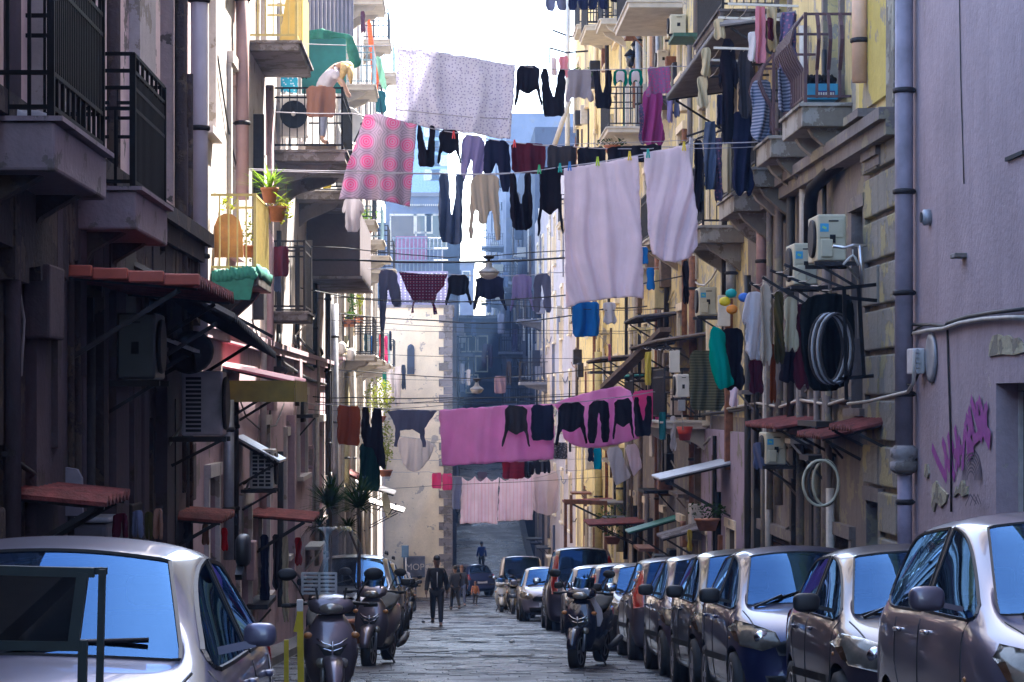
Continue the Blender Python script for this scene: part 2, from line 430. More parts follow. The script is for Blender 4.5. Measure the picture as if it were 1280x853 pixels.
# ---- left, second building
L2ops = [(29.0, 29.9, 4.6, 7.4, 'window'), (32.2, 33.2, 3.3, 5.8, 'blue'), (32.2, 33.2, 6.9, 9.2, 'window'), (29.0, 29.9, 8.4, 10.6, 'window'), (37.0, 38.2, 6.7, 9.2, 'brown'), (41.6, 42.8, 5.6, 8.0, 'green'),
         (47.0, 49.5, -.2, 1.4, 'window'), (43.2, 45.0, -1.5, .65, 'brown'), (52.4, 56.2, -1.4, .8, 'window'), (56.9, 59.6, -4.0, -.65, 'door'), (37.5, 39.0, -1.8, .9, 'grille'),
         (29.2, 30.4, -2.2, .35, 'door'), (33.6, 35.4, -2.4, -.2, 'door'), (47.5, 49, 6.4, 8.8, 'green')]
building('sunlit_apartment_house', 'pale upper wall in sunlight over a pink plaster lower wall with small windows', -1, 27.5, 62, -5, 12.5, L2ops, p_pink,
         segs=[(-5, 2.2, p_pink), (2.2, 12.5, p_white)], surrounds=p_white, cornice=[(2.05, .2, .10, p_pink)])
# ---- left, third building
L3ops = []
for k, y in enumerate((64.5, 72.5, 80.5, 88.5, 95.5)):
    for z in (-1.0, 2.6, 6.2, 9.8, 13.4): L3ops.append((y, y + 1.3, z, z + 2.3, 'green' if (k + int(z)) % 3 else 'window'))
L3b = building('balcony_apartment_house', 'narrow cream apartment front stacked with sunlit balconies and plants, left of the cream end wall', -1, 62, 100, -9, 19, L3ops, p_ochre, segs=[(-9, 19, p_white)], surrounds=p_cream)
for y in (62.6, 64, 68, 70, 76, 78, 84, 86, 92, 94): m = MB(); m.tube([(WL + .12, y, -6), (WL + .12, y, 18.5)], .07, 6); m.build('drainpipe', m_frame, L3b)
# ---- low house between, then cream corner building facing us
root = thing('corner_house', 'cream end wall with grey quoin stones closing off the left half of the street', 'building', (-1.5, 113, -8))
m = MB(); zt = ZZ(385, 113); m.box((-9, 113, -9), (.17, 126, zt)); m.build('wall', p_cream, root)
m = MB(); z = -8.2; i = 0
while z < zt - .3:
    w = (.62 if i % 2 else .40); m.box((.19 - w, 112.94, z), (.215, 113.5, z + .36)); z += .375; i += 1
m.build('quoin', p_stone, root)
m = MB(); m.box((-9, 112.9, zt), (.3, 126, zt + .14)); m.build('roof_edge', p_stone, root)
# pierced terrace parapet with a lattice of white dots
m = MB(); zc = zt + .14; m.box((-3.2, 113.4, zc), (.0, 113.52, zc + 1.6)); m.build('terrace_screen', M('screen_lilac', (.30, .26, .42), .8, 0, .2, 3), root)
m = MB()
for ix in range(15):
    for iz in range(11): m.box((-3.1 + ix * .21, 113.36, zc + .10 + iz * .135), (-3.03 + ix * .21, 113.40, zc + .17 + iz * .135))
m.build('lattice', M('lattice_white', (.75, .72, .78), .7), root)
a = P(509, 468, 112.98)
m = MB(); m.box((a.x, 112.97, a.z), (a.x + .34, 112.9, a.z + 1.2)); m.ball((a.x + .17, 112.98, a.z + 1.2), (.17, .06, .22), 2); m.build('niche', p_fard, root)
# low link building left of it with plum plinth
building('link_house', 'low pale house wedged between the balcony front and the cream end wall', -1, 100, 112.9, -9, 2.8, [(103, 104.5, -4, -2, 'green'), (107, 108.5, -4, -2, 'window')], p_white)

# ---- buildings behind and above the corner house
def blockhouse(name, label, x0, x1, Y, dep, z0, z1, mat, wins, wmat=None, roofm=None):
    root = thing(name, label, 'building', ((x0 + x1) / 2, Y, z0))
    m = MB(); m.box((x0, Y, z0), (x1, Y + dep, z1)); m.build('wall', mat, root)
    m = MB(); m.box((x0 - .2, Y - .2, z1), (x1 + .2, Y + dep + .2, z1 + .25)); m.build('roof', roofm or p_stone, root)
    for (px, py, w, h) in wins:
        c = P(px, py, Y); f = MB()
        for (a, b, c_, d) in ((-w/2-.1, w/2+.1, h/2, h/2+.12), (-w/2-.1, w/2+.1, -h/2-.12, -h/2), (-w/2-.1, -w/2, -h/2, h/2), (w/2, w/2+.1, -h/2, h/2)):
            f.box((c.x + a, Y - .08, c.z + c_), (c.x + b, Y + .02, c.z + d))
        fr = f.build('window', p_cream, root)
        g = MB(); g.box((c.x - w/2, Y - .03, c.z - h/2), (c.x + w/2, Y - .005, c.z + h/2)); g.build('pane', wmat or m_winglass, fr)
    return root
b2 = blockhouse('terrace_house', 'flat blue-grey house with one small square window above the lattice terrace', P(482, 0, 150).x, P(553, 0, 150).x, 150, 14, -8, ZZ(246, 150), p_far,
           [(529, 280, 1.0, 1.0), (504, 290, 1.5, 2.0), (545, 290, 1.2, 2.0)])
m = MB(); c = P(495, 312, 149.6); m.box((c.x, 149, ZZ(330, 150)), (P(534, 0, 150).x, 149.7, ZZ(297, 150))); m.build('terrace_wall', M('terrace_pink', (.42, .13, .2), .8), b2)
m = MB()
for i in range(18): c = P(505 + i * 2.6, 258, 149.9); m.box((c.x, 149.7, c.z), (c.x + .07, 149.9, c.z + .12))
m.build('dentil', p_cream, b2)
m = MB()
for i in range(13): x = P(492 + i * 5, 0, 148).x; m.tube([(x, 148.6, ZZ(342, 148)), (x, 148.6, ZZ(296, 148))], .03, 4)
for y in (297, 310, 325, 340): m.tube([(P(490, 0, 148).x, 148.6, ZZ(y, 148)), (P(560, 0, 148).x, 148.6, ZZ(y, 148))], .03, 4)
m.build('terrace_railing', m_grey, b2)
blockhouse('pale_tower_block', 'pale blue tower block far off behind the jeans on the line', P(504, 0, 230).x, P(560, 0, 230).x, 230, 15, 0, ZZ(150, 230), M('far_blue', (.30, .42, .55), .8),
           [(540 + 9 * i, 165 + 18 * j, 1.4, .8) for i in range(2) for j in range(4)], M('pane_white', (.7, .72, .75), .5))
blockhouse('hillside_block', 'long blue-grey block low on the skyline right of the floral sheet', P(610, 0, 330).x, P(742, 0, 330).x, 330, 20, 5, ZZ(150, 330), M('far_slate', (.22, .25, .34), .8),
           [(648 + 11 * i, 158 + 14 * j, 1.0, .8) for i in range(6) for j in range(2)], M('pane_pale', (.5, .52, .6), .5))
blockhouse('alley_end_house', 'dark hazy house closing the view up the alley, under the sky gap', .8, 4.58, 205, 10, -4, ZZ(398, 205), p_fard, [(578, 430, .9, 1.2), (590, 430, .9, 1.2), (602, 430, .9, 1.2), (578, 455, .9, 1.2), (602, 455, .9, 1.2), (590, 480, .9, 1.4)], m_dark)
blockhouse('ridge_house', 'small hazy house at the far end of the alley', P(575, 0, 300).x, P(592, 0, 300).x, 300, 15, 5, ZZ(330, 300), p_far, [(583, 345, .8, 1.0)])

# ---- alley left side (x about .2) beyond the corner house
alA = [(130 + 9 * i, 131.4 + 9 * i, -2 + 3.2 * j, 0 + 3.2 * j, 'brown') for i in range(5) for j in range(3)]
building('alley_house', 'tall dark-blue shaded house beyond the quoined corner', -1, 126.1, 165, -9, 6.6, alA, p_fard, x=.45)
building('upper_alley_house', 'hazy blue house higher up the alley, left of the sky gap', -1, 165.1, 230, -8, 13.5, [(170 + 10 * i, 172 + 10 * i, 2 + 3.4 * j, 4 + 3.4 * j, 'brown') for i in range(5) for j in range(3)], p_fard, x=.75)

# ---- right side
R1 = building('purple_wall_house', 'plain purple plastered wall with graffiti at the right edge', 1, -40, 26.2, -4, 27, [(19.3, 21.9, -2.2, .12, 'roller'), (19.3, 21.9, .18, 1.45, 'window')], p_purple,
              segs=[(-4, 27, p_purple)])
R2ops = [(27.6, 28.35, -2.9, .12, 'brown'), (29.6, 31.2, -3.4, -.42, 'shutter'), (34.6, 38.6, -3.4, -.75, 'brown'),
         (30.4, 31.6, 5.2, 7.5, 'window'), (35, 36.2, 5.0, 7.4, 'green'), (38.3, 39.5, 4.8, 7.2, 'brown'), (28.6, 29.4, 1.2, 3.6, 'grille'), (33, 34.2, .9, 3.3, 'brown')]
R2 = building('crumbling_house', 'grey crumbling lower wall of stone blocks under worn yellow upper floors beside the purple wall', 1, 26.2, 40, -5, 27, R2ops, p_grey,
              segs=[(-5, 4.35, p_grey), (4.35, 27, p_ochre)], surrounds=p_grey, cornice=[(4.2, .3, .22, p_grey)])
m = MB()   # rusticated blocks with deep grooves
z = -2.8; k = 0
while z < 4.0:
    for (ya, yb) in ((26.32, 27.45),) if z < .2 else ((26.32, 27.45), (27.52, 28.5)):
        m.box((WR - .07 - .02 * R.random(), ya, z), (WR + .02, yb, z + .45), .02)
    z += .52; k += 1
m.build('stone_block', plaster('block_stone', (.27, .25, .22), (.10, .09, .08), (.42, .36, .20), .30, .7, .8), R2)
m = MB(); m.box((WR - .05, 26.3, 4.75), (WR + .02, 28.9, 26)); m.build('yellow_panel', p_yellow, R2)
m = MB(); m.box((WR - .12, 26.28, 4.3), (WR + .02, 26.75, 26)); m.build('edge_pier', plaster('pier_grey', (.33, .31, .26), (.13, .12, .10), (.22, .2, .17), .5, .7, .8), R2)
m = MB()
for i, (e, h) in enumerate(((.34, .10), (.28, .12), (.20, .14), (.14, .14), (.10, .12))): m.box((WR - e, 27.3, 4.62 - i * .13), (WR + .01, 28.3, 4.62 - i * .13 - h + .005))
m.build('moulded_cornice', p_grey, R2)
R3ops = [(41.4, 42.6, -4.2, -.95, 'green'), (41.0, 42.2, 4.8, 7.2, 'brown')]
for k, y in enumerate((46, 50.5, 55, 59.5, 64)):
    for j, z in enumerate((-3.6, .9, 4.7, 8.2, 11.8, 15.4)): R3ops.append((y, y + 1.2, z, z + 2.3, ('brown', 'green', 'window', 'shutter')[(k * 2 + j) % 4]))
R3 = building('yellow_house', 'worn yellow apartment house hung with racks and awnings on the right', 1, 40, 68, -7, 20.5, R3ops, p_ochre, segs=[(-7, 1, p_grey), (1, 20.5, p_ochre)], surrounds=p_cream)
R4ops = []
for k, y in enumerate((70, 75, 80, 85.5, 90.5)):
    for j, z in enumerate((-5.0, .2, 4.2, 8.0, 11.8, 15.4)): R4ops.append((y, y + 1.3, z, z + 2.3, ('window', 'brown', 'green')[(k + j) % 3]))
p_yel2 = plaster('plaster_warm', (.82, .66, .30), (.36, .27, .14), (.5, .44, .33), .15, .5)
building('warm_yellow_house', 'warm yellow apartment house farther down the right side', 1, 68, 94, -9, 17.6, R4ops, p_yel2, surrounds=p_cream)
R5ops = [(97 + 7 * k, 98.4 + 7 * k, z, z + 2.2, 'brown') for k in range(6) for z in (-4, .2, 4, 7.6)]
building('lilac_house', 'tall pale lilac house at the foot of the right side, before the alley', 1, 94, 138, -10, 11.4, R5ops, plaster('plaster_lilac', (.46, .40, .42), (.28, .24, .28), (.4, .36, .33), .15, .5), surrounds=p_cream)
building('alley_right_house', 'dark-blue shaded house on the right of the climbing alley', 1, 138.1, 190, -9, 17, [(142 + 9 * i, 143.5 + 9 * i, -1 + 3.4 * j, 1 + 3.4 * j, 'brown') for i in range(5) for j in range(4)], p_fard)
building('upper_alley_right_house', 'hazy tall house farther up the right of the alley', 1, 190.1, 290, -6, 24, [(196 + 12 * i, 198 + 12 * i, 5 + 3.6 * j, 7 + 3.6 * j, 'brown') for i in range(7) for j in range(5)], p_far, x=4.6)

# ---- narrow mouldings, shutters boxes and pipes that crowd the far right fronts
def dress(root, x, side, Ys, zr, mats, n, seed, prj=.35):
    rr = random.Random(seed); o = -side
    for i in range(n):
        y = rr.uniform(*Ys); z = rr.uniform(*zr); k = rr.random(); mt = mats[rr.randrange(len(mats))]; m = MB()
        if k < .30: m.tube([(x + o * .1, y, z), (x + o * .1, y, z + rr.uniform(2, 6))], rr.uniform(.03, .07), 6); nm = 'drainpipe'
        elif k < .50: m.box((x, y, z), (x + o * rr.uniform(.1, prj), y + rr.uniform(.3, .8), z + rr.uniform(.4, .9)), .02); nm = 'wall_cabinet'
        elif k < .68: m.box((x, y, z), (x + o * rr.uniform(.3, prj * 2.2), y + rr.uniform(.8, 2.2), z + .07)); m.bar((x, y + .05, z - .4), (x + o * .35, y + .05, z), .03); nm = 'ledge'
        elif k < .86: w = rr.uniform(.10, .3); m.box((x, y, z), (x + o * rr.uniform(.06, .16), y + w, z + rr.uniform(1.6, 3.2))); nm = 'moulding'
        else: m.tube([(x + o * .06, y + t * 1.2, z - .25 * math.sin(PI * t / 4)) for t in range(5)], .02, 5); nm = 'wall_cable'
        m.build(nm, mt, root)
bs = {o.get('label', ''): o for o in bpy.data.objects if o.get('category') == 'building'}
def B(t): return next(o for l, o in bs.items() if l.startswith(t))
mp = [p_grey, p_ochre, m_iron, m_rust, m_frame, m_wood, m_shutg, p_cream]
dress(B('worn yellow'), WR, 1, (41, 67), (-5, 1.5), [p_grey, m_iron, m_rust, m_wood, m_frame, m_black], 60, 3)
dress(B('worn yellow'), WR, 1, (41, 67), (1.5, 12), mp, 50, 4)
dress(B('warm yellow'), WR, 1, (68, 93), (-7, 12), [p_ochre, m_frame, m_rust, m_iron, p_cream, m_wood], 75, 5)
dress(B('tall pale lilac'), WR, 1, (95, 137), (-8, 9), [p_fard, p_far, m_frame, m_iron, p_cream], 60, 6, .5)
dress(B('tall dark-blue shaded house'), .45, -1, (127, 164), (-7, 6), [p_fard, m_iron, m_frame, p_far], 50, 7, .6)
dress(B('dark-blue shaded house on the right'), WR, 1, (139, 189), (-7, 14), [p_fard, m_iron, m_frame, p_far, m_wood], 80, 8, .8)
dress(B('hazy blue house higher'), .75, -1, (166, 229), (-3, 12), [p_fard, m_iron, m_frame, p_far], 60, 9, .6)
dress(B('hazy tall house farther'), 4.6, 1, (192, 285), (0, 22), [p_far, m_iron, m_frame, p_cream], 70, 10, .9)
dress(B('grey crumbling'), WR, 1, (30, 39.5), (-3, 1.5), [p_grey, m_iron, m_frame, m_cable], 34, 11, .2)
dress(B('pale upper wall'), WL, -1, (34, 61), (-3, 3), [p_pink, m_iron, m_frame, m_cable], 26, 12, .15)
dress(B('soot-dark'), WL, -1, (14, 27), (-2.2, 2.4), [p_soot, p_soot2, m_iron, m_cable], 34, 13, .2)
# broken ground-floor band of bare plaster at the foot of the crumbling house

p_lil = plaster('plaster_lilac_low', (.42, .33, .42), (.2, .16, .2), (.3, .26, .22), .15, .4)
for (ya, yb, za, zb) in ((40.03, 41.35, -4.9, .75), (42.65, 46.9, -4.9, .75), (41.36, 42.64, -.9, .75)):
    m = MB(); m.box((WR - .05, ya, za), (WR + .02, yb, zb)); m.build('lilac_plaster_band', p_lil, B('worn yellow'))
# drain covers, patches and litter on the paving
def on_road(name, label, cat, x, y, w, l, mat, h=.012, n=10, jag=0.):
    m = MB(); rr = random.Random(int(y * 10)); pts = []
    for i in range(n):
        a = 2 * PI * i / n; k = 1 - jag * rr.random(); yy = y + l * math.sin(a) * k; pts.append((x + w * math.cos(a) * k, yy, ground(yy) + .034))
    m.prism(pts, (0, 0, h)); return tag(m.build(name, mat, org=(x, y, ground(y))), label, cat)
m_cast = M('cast_iron', (.02, .02, .022), .45, .6, .3, 30, .5)
for i, (x, y) in enumerate(((.5, 46), (-.3, 71), (.9, 92))):
    on_road('manhole_cover', ('nearest', 'middle', 'farthest')[i] + ' round iron cover in the paving', 'manhole cover', x, y, .33, .33, m_cast, .008, 20)
for i, (x, y, w, l) in enumerate(((1.3, 52, .8, .5), (.2, 58, 1.0, .35), (-.4, 40, .5, .9), (1.2, 74, 1.1, .8), (.0, 83, .9, .4), (.9, 38, .6, .3))):
    on_road('road_patch', 'dark tar patch on the paving, number %s from the camera by distance' % ('four', 'five', 'two', 'six', 'seven', 'one')[i] if False else ('wide tar patch left of the second dark hatchback', 'long thin tar patch in front of the walking man', 'tar patch beside the second left scooter', 'broad tar patch beyond the walking man', 'thin tar patch near the silver hatchback', 'small tar patch by the navy scooter')[i], 'road patch', x, y, w, l, M('tar', (.012, .012, .014), .5, 0, .3, 8, .5), .006, 14, .4)
rr = random.Random(5)
for i, (x, y) in enumerate(((-.65, 64), (-.9, 52), (1.2, 45), (.1, 96))):
    m = MB(); m.ball((x, y, ground(y) + .06), (.07, .05, .035), 1, .8); tag(m.build('scrap_of_paper', (m_dark, m_frame, m_white, m_dark)[i], org=(x, y, ground(y))), ('dark scrap on the road left of the walking man', 'pale scrap near the left scooters', 'white scrap by the parked cars', 'dark scrap far down the road')[i], 'scrap')
# ================================================================ balconies
def balcony(side, Y0, L, z, D, label, style='bars', slabm=None, railm=None, group=None, thick=.16, h=1.0, brackets=True, panel=None, closed=.11):
    """z is the top of the slab; side -1 left wall, +1 right"""
    x = WL if side < 0 else WR; o = -side
    root = thing('balcony', label, 'balcony', (x, Y0, z), group)
    xo = x + o * D; slabm = slabm or m_conc; railm = railm or m_iron
    m = MB(); m.box((x - o*.01, Y0, z - thick), (xo, Y0 + L, z), .015); m.box((x - o*.01, Y0 - .04, z - .05), (xo + o*.04, Y0 + L + .04, z - .012)) if style != 'plain' else None
    m.build('slab', slabm, root)
    if brackets:
        for yy in (Y0 + L * .18, Y0 + L * .82):
            m = MB(); m.prism([(x, yy - .09, z - thick), (x + o*D*.8, yy - .09, z - thick), (x + o*D*.7, yy - .09, z - thick - .10), (x + o*.2, yy - .09, z - thick - .30), (x, yy - .09, z - thick - .45)], (0, .18, 0))
            m.build('bracket', slabm, root)
    m = MB(); e = .05; near = Y0 < 45; st = closed if near else .16; bw = .018 if near else .03
    xr = xo - o * e; ya, yb = Y0 + e, Y0 + L - e
    for zz in (z + .08, z + h, *( (z + h - .16,) if style in ('bars', 'heavy') else ())):
        m.bar((x, ya, zz), (xr, ya, zz), .03); m.bar((xr, ya, zz), (xr, yb, zz), .03); m.bar((xr, yb, zz), (x, yb, zz), .03)
    for (cx_, cy_) in ((xr, ya), (xr, yb)): m.bar((cx_, cy_, z), (cx_, cy_, z + h + .02), .04)
    def vbar(px_, py_):
        if style == 'belly':
            pts = []
            for i in range(7):
                t = i / 6; b = .17 * math.sin(PI * min(1, (1 - t) * 1.6)) if t > .37 else .17 * math.sin(PI * min(1, (1-t)*1.6))
                pts.append((px_ + (o * b if abs(px_ - xr) < .01 else 0), py_ - (b if abs(py_ - ya) < .01 else 0), z + .06 + (h - .06) * t))
            for a_, b_ in zip(pts, pts[1:]): m.bar(a_, b_, .045, .03)
        else: m.bar((px_, py_, z + .06), (px_, py_, z + h), bw)
    if style == 'belly': st = .15
    k = max(2, int(L / st))
    for i in range(1, k): vbar(xr, ya + (yb - ya) * i / k)
    k = max(2, int(D / st))
    for i in range(1, k): vbar(x + (xr - x) * i / k, ya)
    m.build('railing', railm, root)
    if panel:
        m = MB(); m.box((xr - .01, ya, z + .06), (xr + .01, yb, z + h * panel[1])); m.box((x, ya - .01, z + .06), (xr - .012, ya + .01, z + h * panel[1])); m.build('railing_cover', panel[0], root)
    return root

# two black ones, upper left
def black_balcony(Y0, L, z, D, h, label, full):
    root = thing('balcony', label, 'balcony', (WL, Y0, z), 'black iron balconies on the left'); xo = WL + D
    m = MB(); m.box((WL - .01, Y0, z - .30), (xo, Y0 + L, z - .005), .02); m.box((WL - .01, Y0 - .03, z), (xo + .05, Y0 + L + .03, z + .03)); m.build('slab', plaster('slab_pink', (.30, .24, .26), (.14, .11, .12), (.2, .17, .16), .2, .5), root)
    for yy in (Y0 + .3, Y0 + L - .45):
        m = MB(); m.prism([(WL, yy, z - .30), (WL + D*.75, yy, z - .30), (WL + D*.3, yy, z - .45), (WL, yy, z - .75)], (0, .2, 0)); m.build('bracket', p_soot, root)
    m = MB(); xr = xo - .03; ya, yb = Y0 + .03, Y0 + L - .03
    zs = [z + .09, z + .30, z + h - .30, z + h - .16, z + h] if full else [z + .07, z + h - .42, z + h - .26, z + h - .13, z + h]
    for zz in zs:
        for a, b in (((WL, ya, zz), (xr, ya, zz)), ((xr, ya, zz), (xr, yb, zz)), ((xr, yb, zz), (WL, yb, zz))): m.bar(a, b, .028)
    for c in ((xr, ya), (xr, yb)): m.bar((*c, z), (*c, z + h), .045)
    n = int(L / .075)
    for i in range(1, n):
        y = ya + (yb - ya) * i / n; m.bar((xr, y, z + .3 if full and i % 3 else z + .03), (xr, y, z + h - (.16 if i % 4 else 0)), .03, .022)
    n = int(D / .14)
    for i in range(1, n):
        x = WL + (xr - WL) * i / n; m.bar((x, ya, z + .03), (x, ya, z + h - (.42 if i % 2 and not full else 0)), .022)
        m.bar((x, yb, z + .03), (x, yb, z + h), .02)
    m.build('railing', m_black, root)
    return root
black_balcony(14.6, 2.2, ZZ(154, 14.7), .56, 1.15, 'black iron balcony cut off by the upper left corner, nearest of all', True)
black_balcony(18.4, 2.05, ZZ(238, 18.4), .56, 1.05, 'smaller black iron balcony just behind the one in the upper left corner', False)
o = MB(); c = P(22, 146, 14.95)
for i in range(6): o.ball((c.x + R.uniform(-.09, .14), 14.95 + R.uniform(0, .1), ZZ(154, 14.7) + .07), (.07, .06, .045), 2, .5)
tag(o.build('plastic_bag', fabric('bag_white', (.6, .58, .62), .3, 'dots', (.7, .35, .05)), org=c), 'crumpled white plastic bag on the floor of the corner balcony', 'bag')
# behind them on the same wall: shutters seen through the bars are openings of the house

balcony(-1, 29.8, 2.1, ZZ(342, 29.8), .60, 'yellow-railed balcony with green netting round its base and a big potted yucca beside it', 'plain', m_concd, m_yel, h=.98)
m = MB(); z = ZZ(342, 29.8)
for i in range(10):
    a = i / 10; m.ball((WL + .08 + .5 * a, 29.76, z + .0 - .05 * R.random()), (.06, .05, .09), 2, .6)
for i in range(14): m.ball((WL + .58, 29.9 + .14 * i, z + .02), (.05, .10, .10), 2, .6)
m.quad((WL + .02, 29.74, z - .33), (WL + .50, 29.74, z - .33), (WL + .57, 29.74, z + .03), (WL + .02, 29.74, z + .03))
tag(m.build('green_netting', m_net, org=(WL + .3, 29.8, z)), 'torn green netting wrapped round the foot of the yellow-railed balcony', 'netting')
# rusty round-topped panel on that balcony
m = MB(); pts = []
for px, py in ((267, 322), (267, 285), (272, 272), (280, 267), (290, 268), (299, 275), (303, 290), (304, 322)): pts.append(P(px, py, 30.3))
m.prism(pts, (0, .05, 0)); tag(m.build('table_top', M('rust_panel', (.45, .22, .07), .7, 0, .5, 3, .2), org=P(285, 322, 30.3)), 'round-topped rusty brown board standing on the yellow-railed balcony', 'board')
balcony(-1, 35.7, 3.0, ZZ(50, 35.7), .74, 'upper left balcony with orange-yellow screen, above the leaning woman', 'bars', m_conc, m_yel, brackets=False)
m = MB(); z = ZZ(50, 35.7)
m.quad((WL + .38, 36.4, z), (WL + .70, 36.4, z), (WL + .70, 36.4, z + 1.5), (WL + .60, 36.4, z + 1.5)); m.box((WL + .70, 36.9, z + .02), (WL + .715, 38.5, z + 1.0))
tag(m.build('yellow_screen', M('yellow_sheet', (.55, .40, .12), .6, 0, .2, 3), org=(WL + .5, 36.4, z)), 'orange-yellow sun screen on the top left balcony', 'screen')
wb = balcony(-1, 40.8, 3.9, ZZ(187, 40.8), 1.2, 'balcony with a round fan unit where a blonde woman leans over the rail', 'bars', m_conc, m_black, h=1.05, thick=.2, closed=.13)
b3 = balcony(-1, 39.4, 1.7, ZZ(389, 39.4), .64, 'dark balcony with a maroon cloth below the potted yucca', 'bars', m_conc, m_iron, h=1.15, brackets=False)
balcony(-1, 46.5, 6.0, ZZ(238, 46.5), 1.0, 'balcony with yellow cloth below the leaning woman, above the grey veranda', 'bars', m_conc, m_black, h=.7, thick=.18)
m = MB(); m.box((WL + .005, 50, ZZ(345, 50)), (WL + 1.12, 57, ZZ(264, 50)), .02); V = m.build('veranda', None)
V.data.materials.append(plaster('veranda_grey', (.17, .14, .155), (.09, .08, .09), None, 0, .3, .2)); V.data.transform(Matrix.Translation((-WL, -50, -3))); V.location = (WL, 50, 3); ORG[V.name] = Vector((WL, 50, 3))
tag(V, 'plain dark grey boxed-in veranda jutting from the left wall, below the pink circle blanket', 'veranda')
m = MB(); m.box((WL, 49.97, ZZ(345, 50) - .06), (WL + 1.16, 57.05, ZZ(345, 50) - .004)); m.build('bottom_rim', m_conc, V)
# third house balconies, column by column up the front
flr = 0
names = ['lowest', 'second', 'third', 'fourth', 'fifth']
for k, y in enumerate((63.8, 71.8, 79.8, 87.8)):
    for j, z in enumerate((2.5, 6.1, 9.7, 13.3)):
        if (k + j) % 4 == 3 and k > 1: pass
        yy = y; pxe = CX + F * (WL + 1.0) / yy; pye = CY - (z - CZ) * F / yy
        if pye < -60: continue
        hosts = ('pink circle blanket', 'upper left row of washing', 'grey-blue jeans', 'leafy balcony plants')
        balcony(-1, yy, 2.6, z, 1.0, '%s balcony in the %s column of the sunlit balcony front, counting away from the camera' % (names[j], ('nearest', 'second', 'third', 'farthest')[k]), 'bars', M('slab_pale', (.55, .5, .44), .85, 0, .2, 3), (m_iron, m_black, M('rail_blue', (.2, .32, .4), .6), m_iron)[(k + j) % 4], 'balconies on the sunlit balcony front')  # pale slab tone, also used on the right-hand balconies

# right row of balconies, one floor, stepping away
ra = [(29.7, 1.75, ZZ(128, 29.7), .62, 'belly', 'nearest right balcony with bulging brown rails and a blue box on it'),
      (32.6, 1.5, ZZ(172, 32.9), .62, 'belly', 'second balcony behind the bulging brown rails, hung with striped clothes'),
      (34.6, 1.3, ZZ(208, 34.6), .6, 'bars', 'third balcony slab of the right-hand row, dark washing over it'),
      (36.8, 2.0, ZZ(240, 36.8), .62, 'bars', 'fourth and plainest balcony of the right-hand row'),
      (40.5, 3.0, ZZ(284, 41.0), .74, 'bars', 'grey stone balcony beside the bottom of the second big white sheet')]
for y, L, z, D, st, lab in ra:
    balcony(1, y, L, z, D, lab, st, plaster('slab_stone', (.36, .34, .32), (.10, .09, .09), (.22, .19, .16), .4, .8), m_brown if st == 'belly' else m_iron, 'row of balconies on the crumbling house', thick=.30, h=1.1)
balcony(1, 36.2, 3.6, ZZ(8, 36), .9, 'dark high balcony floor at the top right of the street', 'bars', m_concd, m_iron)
balcony(1, 61, 3.2, ZZ(158, 61), .95, 'bar-railed balcony with a yellow door behind it, under the green bras', 'bars', M('slab_pale', (.55, .5, .44), .85), m_iron, closed=.2)
for (y, L, z, D, lab) in ((50.5, 4, ZZ(5, 51), 1.2, 'pale wide balcony floor at the top of the yellow house'), (70.5, 3.0, ZZ(28, 70), .95, 'first of the small balconies high up near the sky edge'), (75, 2.4, ZZ(30, 75), .95, 'second of the small balconies high up near the sky edge'),
                          (46, 2.4, .9, .9, 'low balcony with a blue towel under the big white sheet'), (80.2, 2.4, 8.0, .9, 'flower-box balcony near the tall white pole'), (55, 2.6, .9, .8, 'balcony behind the pink sheets on the right'), (70.2, 2.4, .2, .8, 'low balcony on the warm yellow house'), (80.2, 2.4, 4.2, .8, 'middle balcony on the warm yellow house'),
                          (90, 2.4, 8.0, .8, 'far balcony on the warm yellow house'), (90, 2.4, .2, .8, 'lowest far balcony on the warm yellow house'), (50.3, 2.4, 4.7, .8, 'mid-height balcony hidden partly by the white sheets'), (59.3, 2.4, 4.7, .8, 'balcony just beyond the big white sheets'), (66, 1.9, 11.8, .8, 'balcony high up beyond the corrugated canopy')):
    balcony(1, y, L, z, D, lab, 'bars', M('slab_pale', (.55, .5, .44), .85), m_iron, 'balconies on the yellow houses', brackets=L < 3)

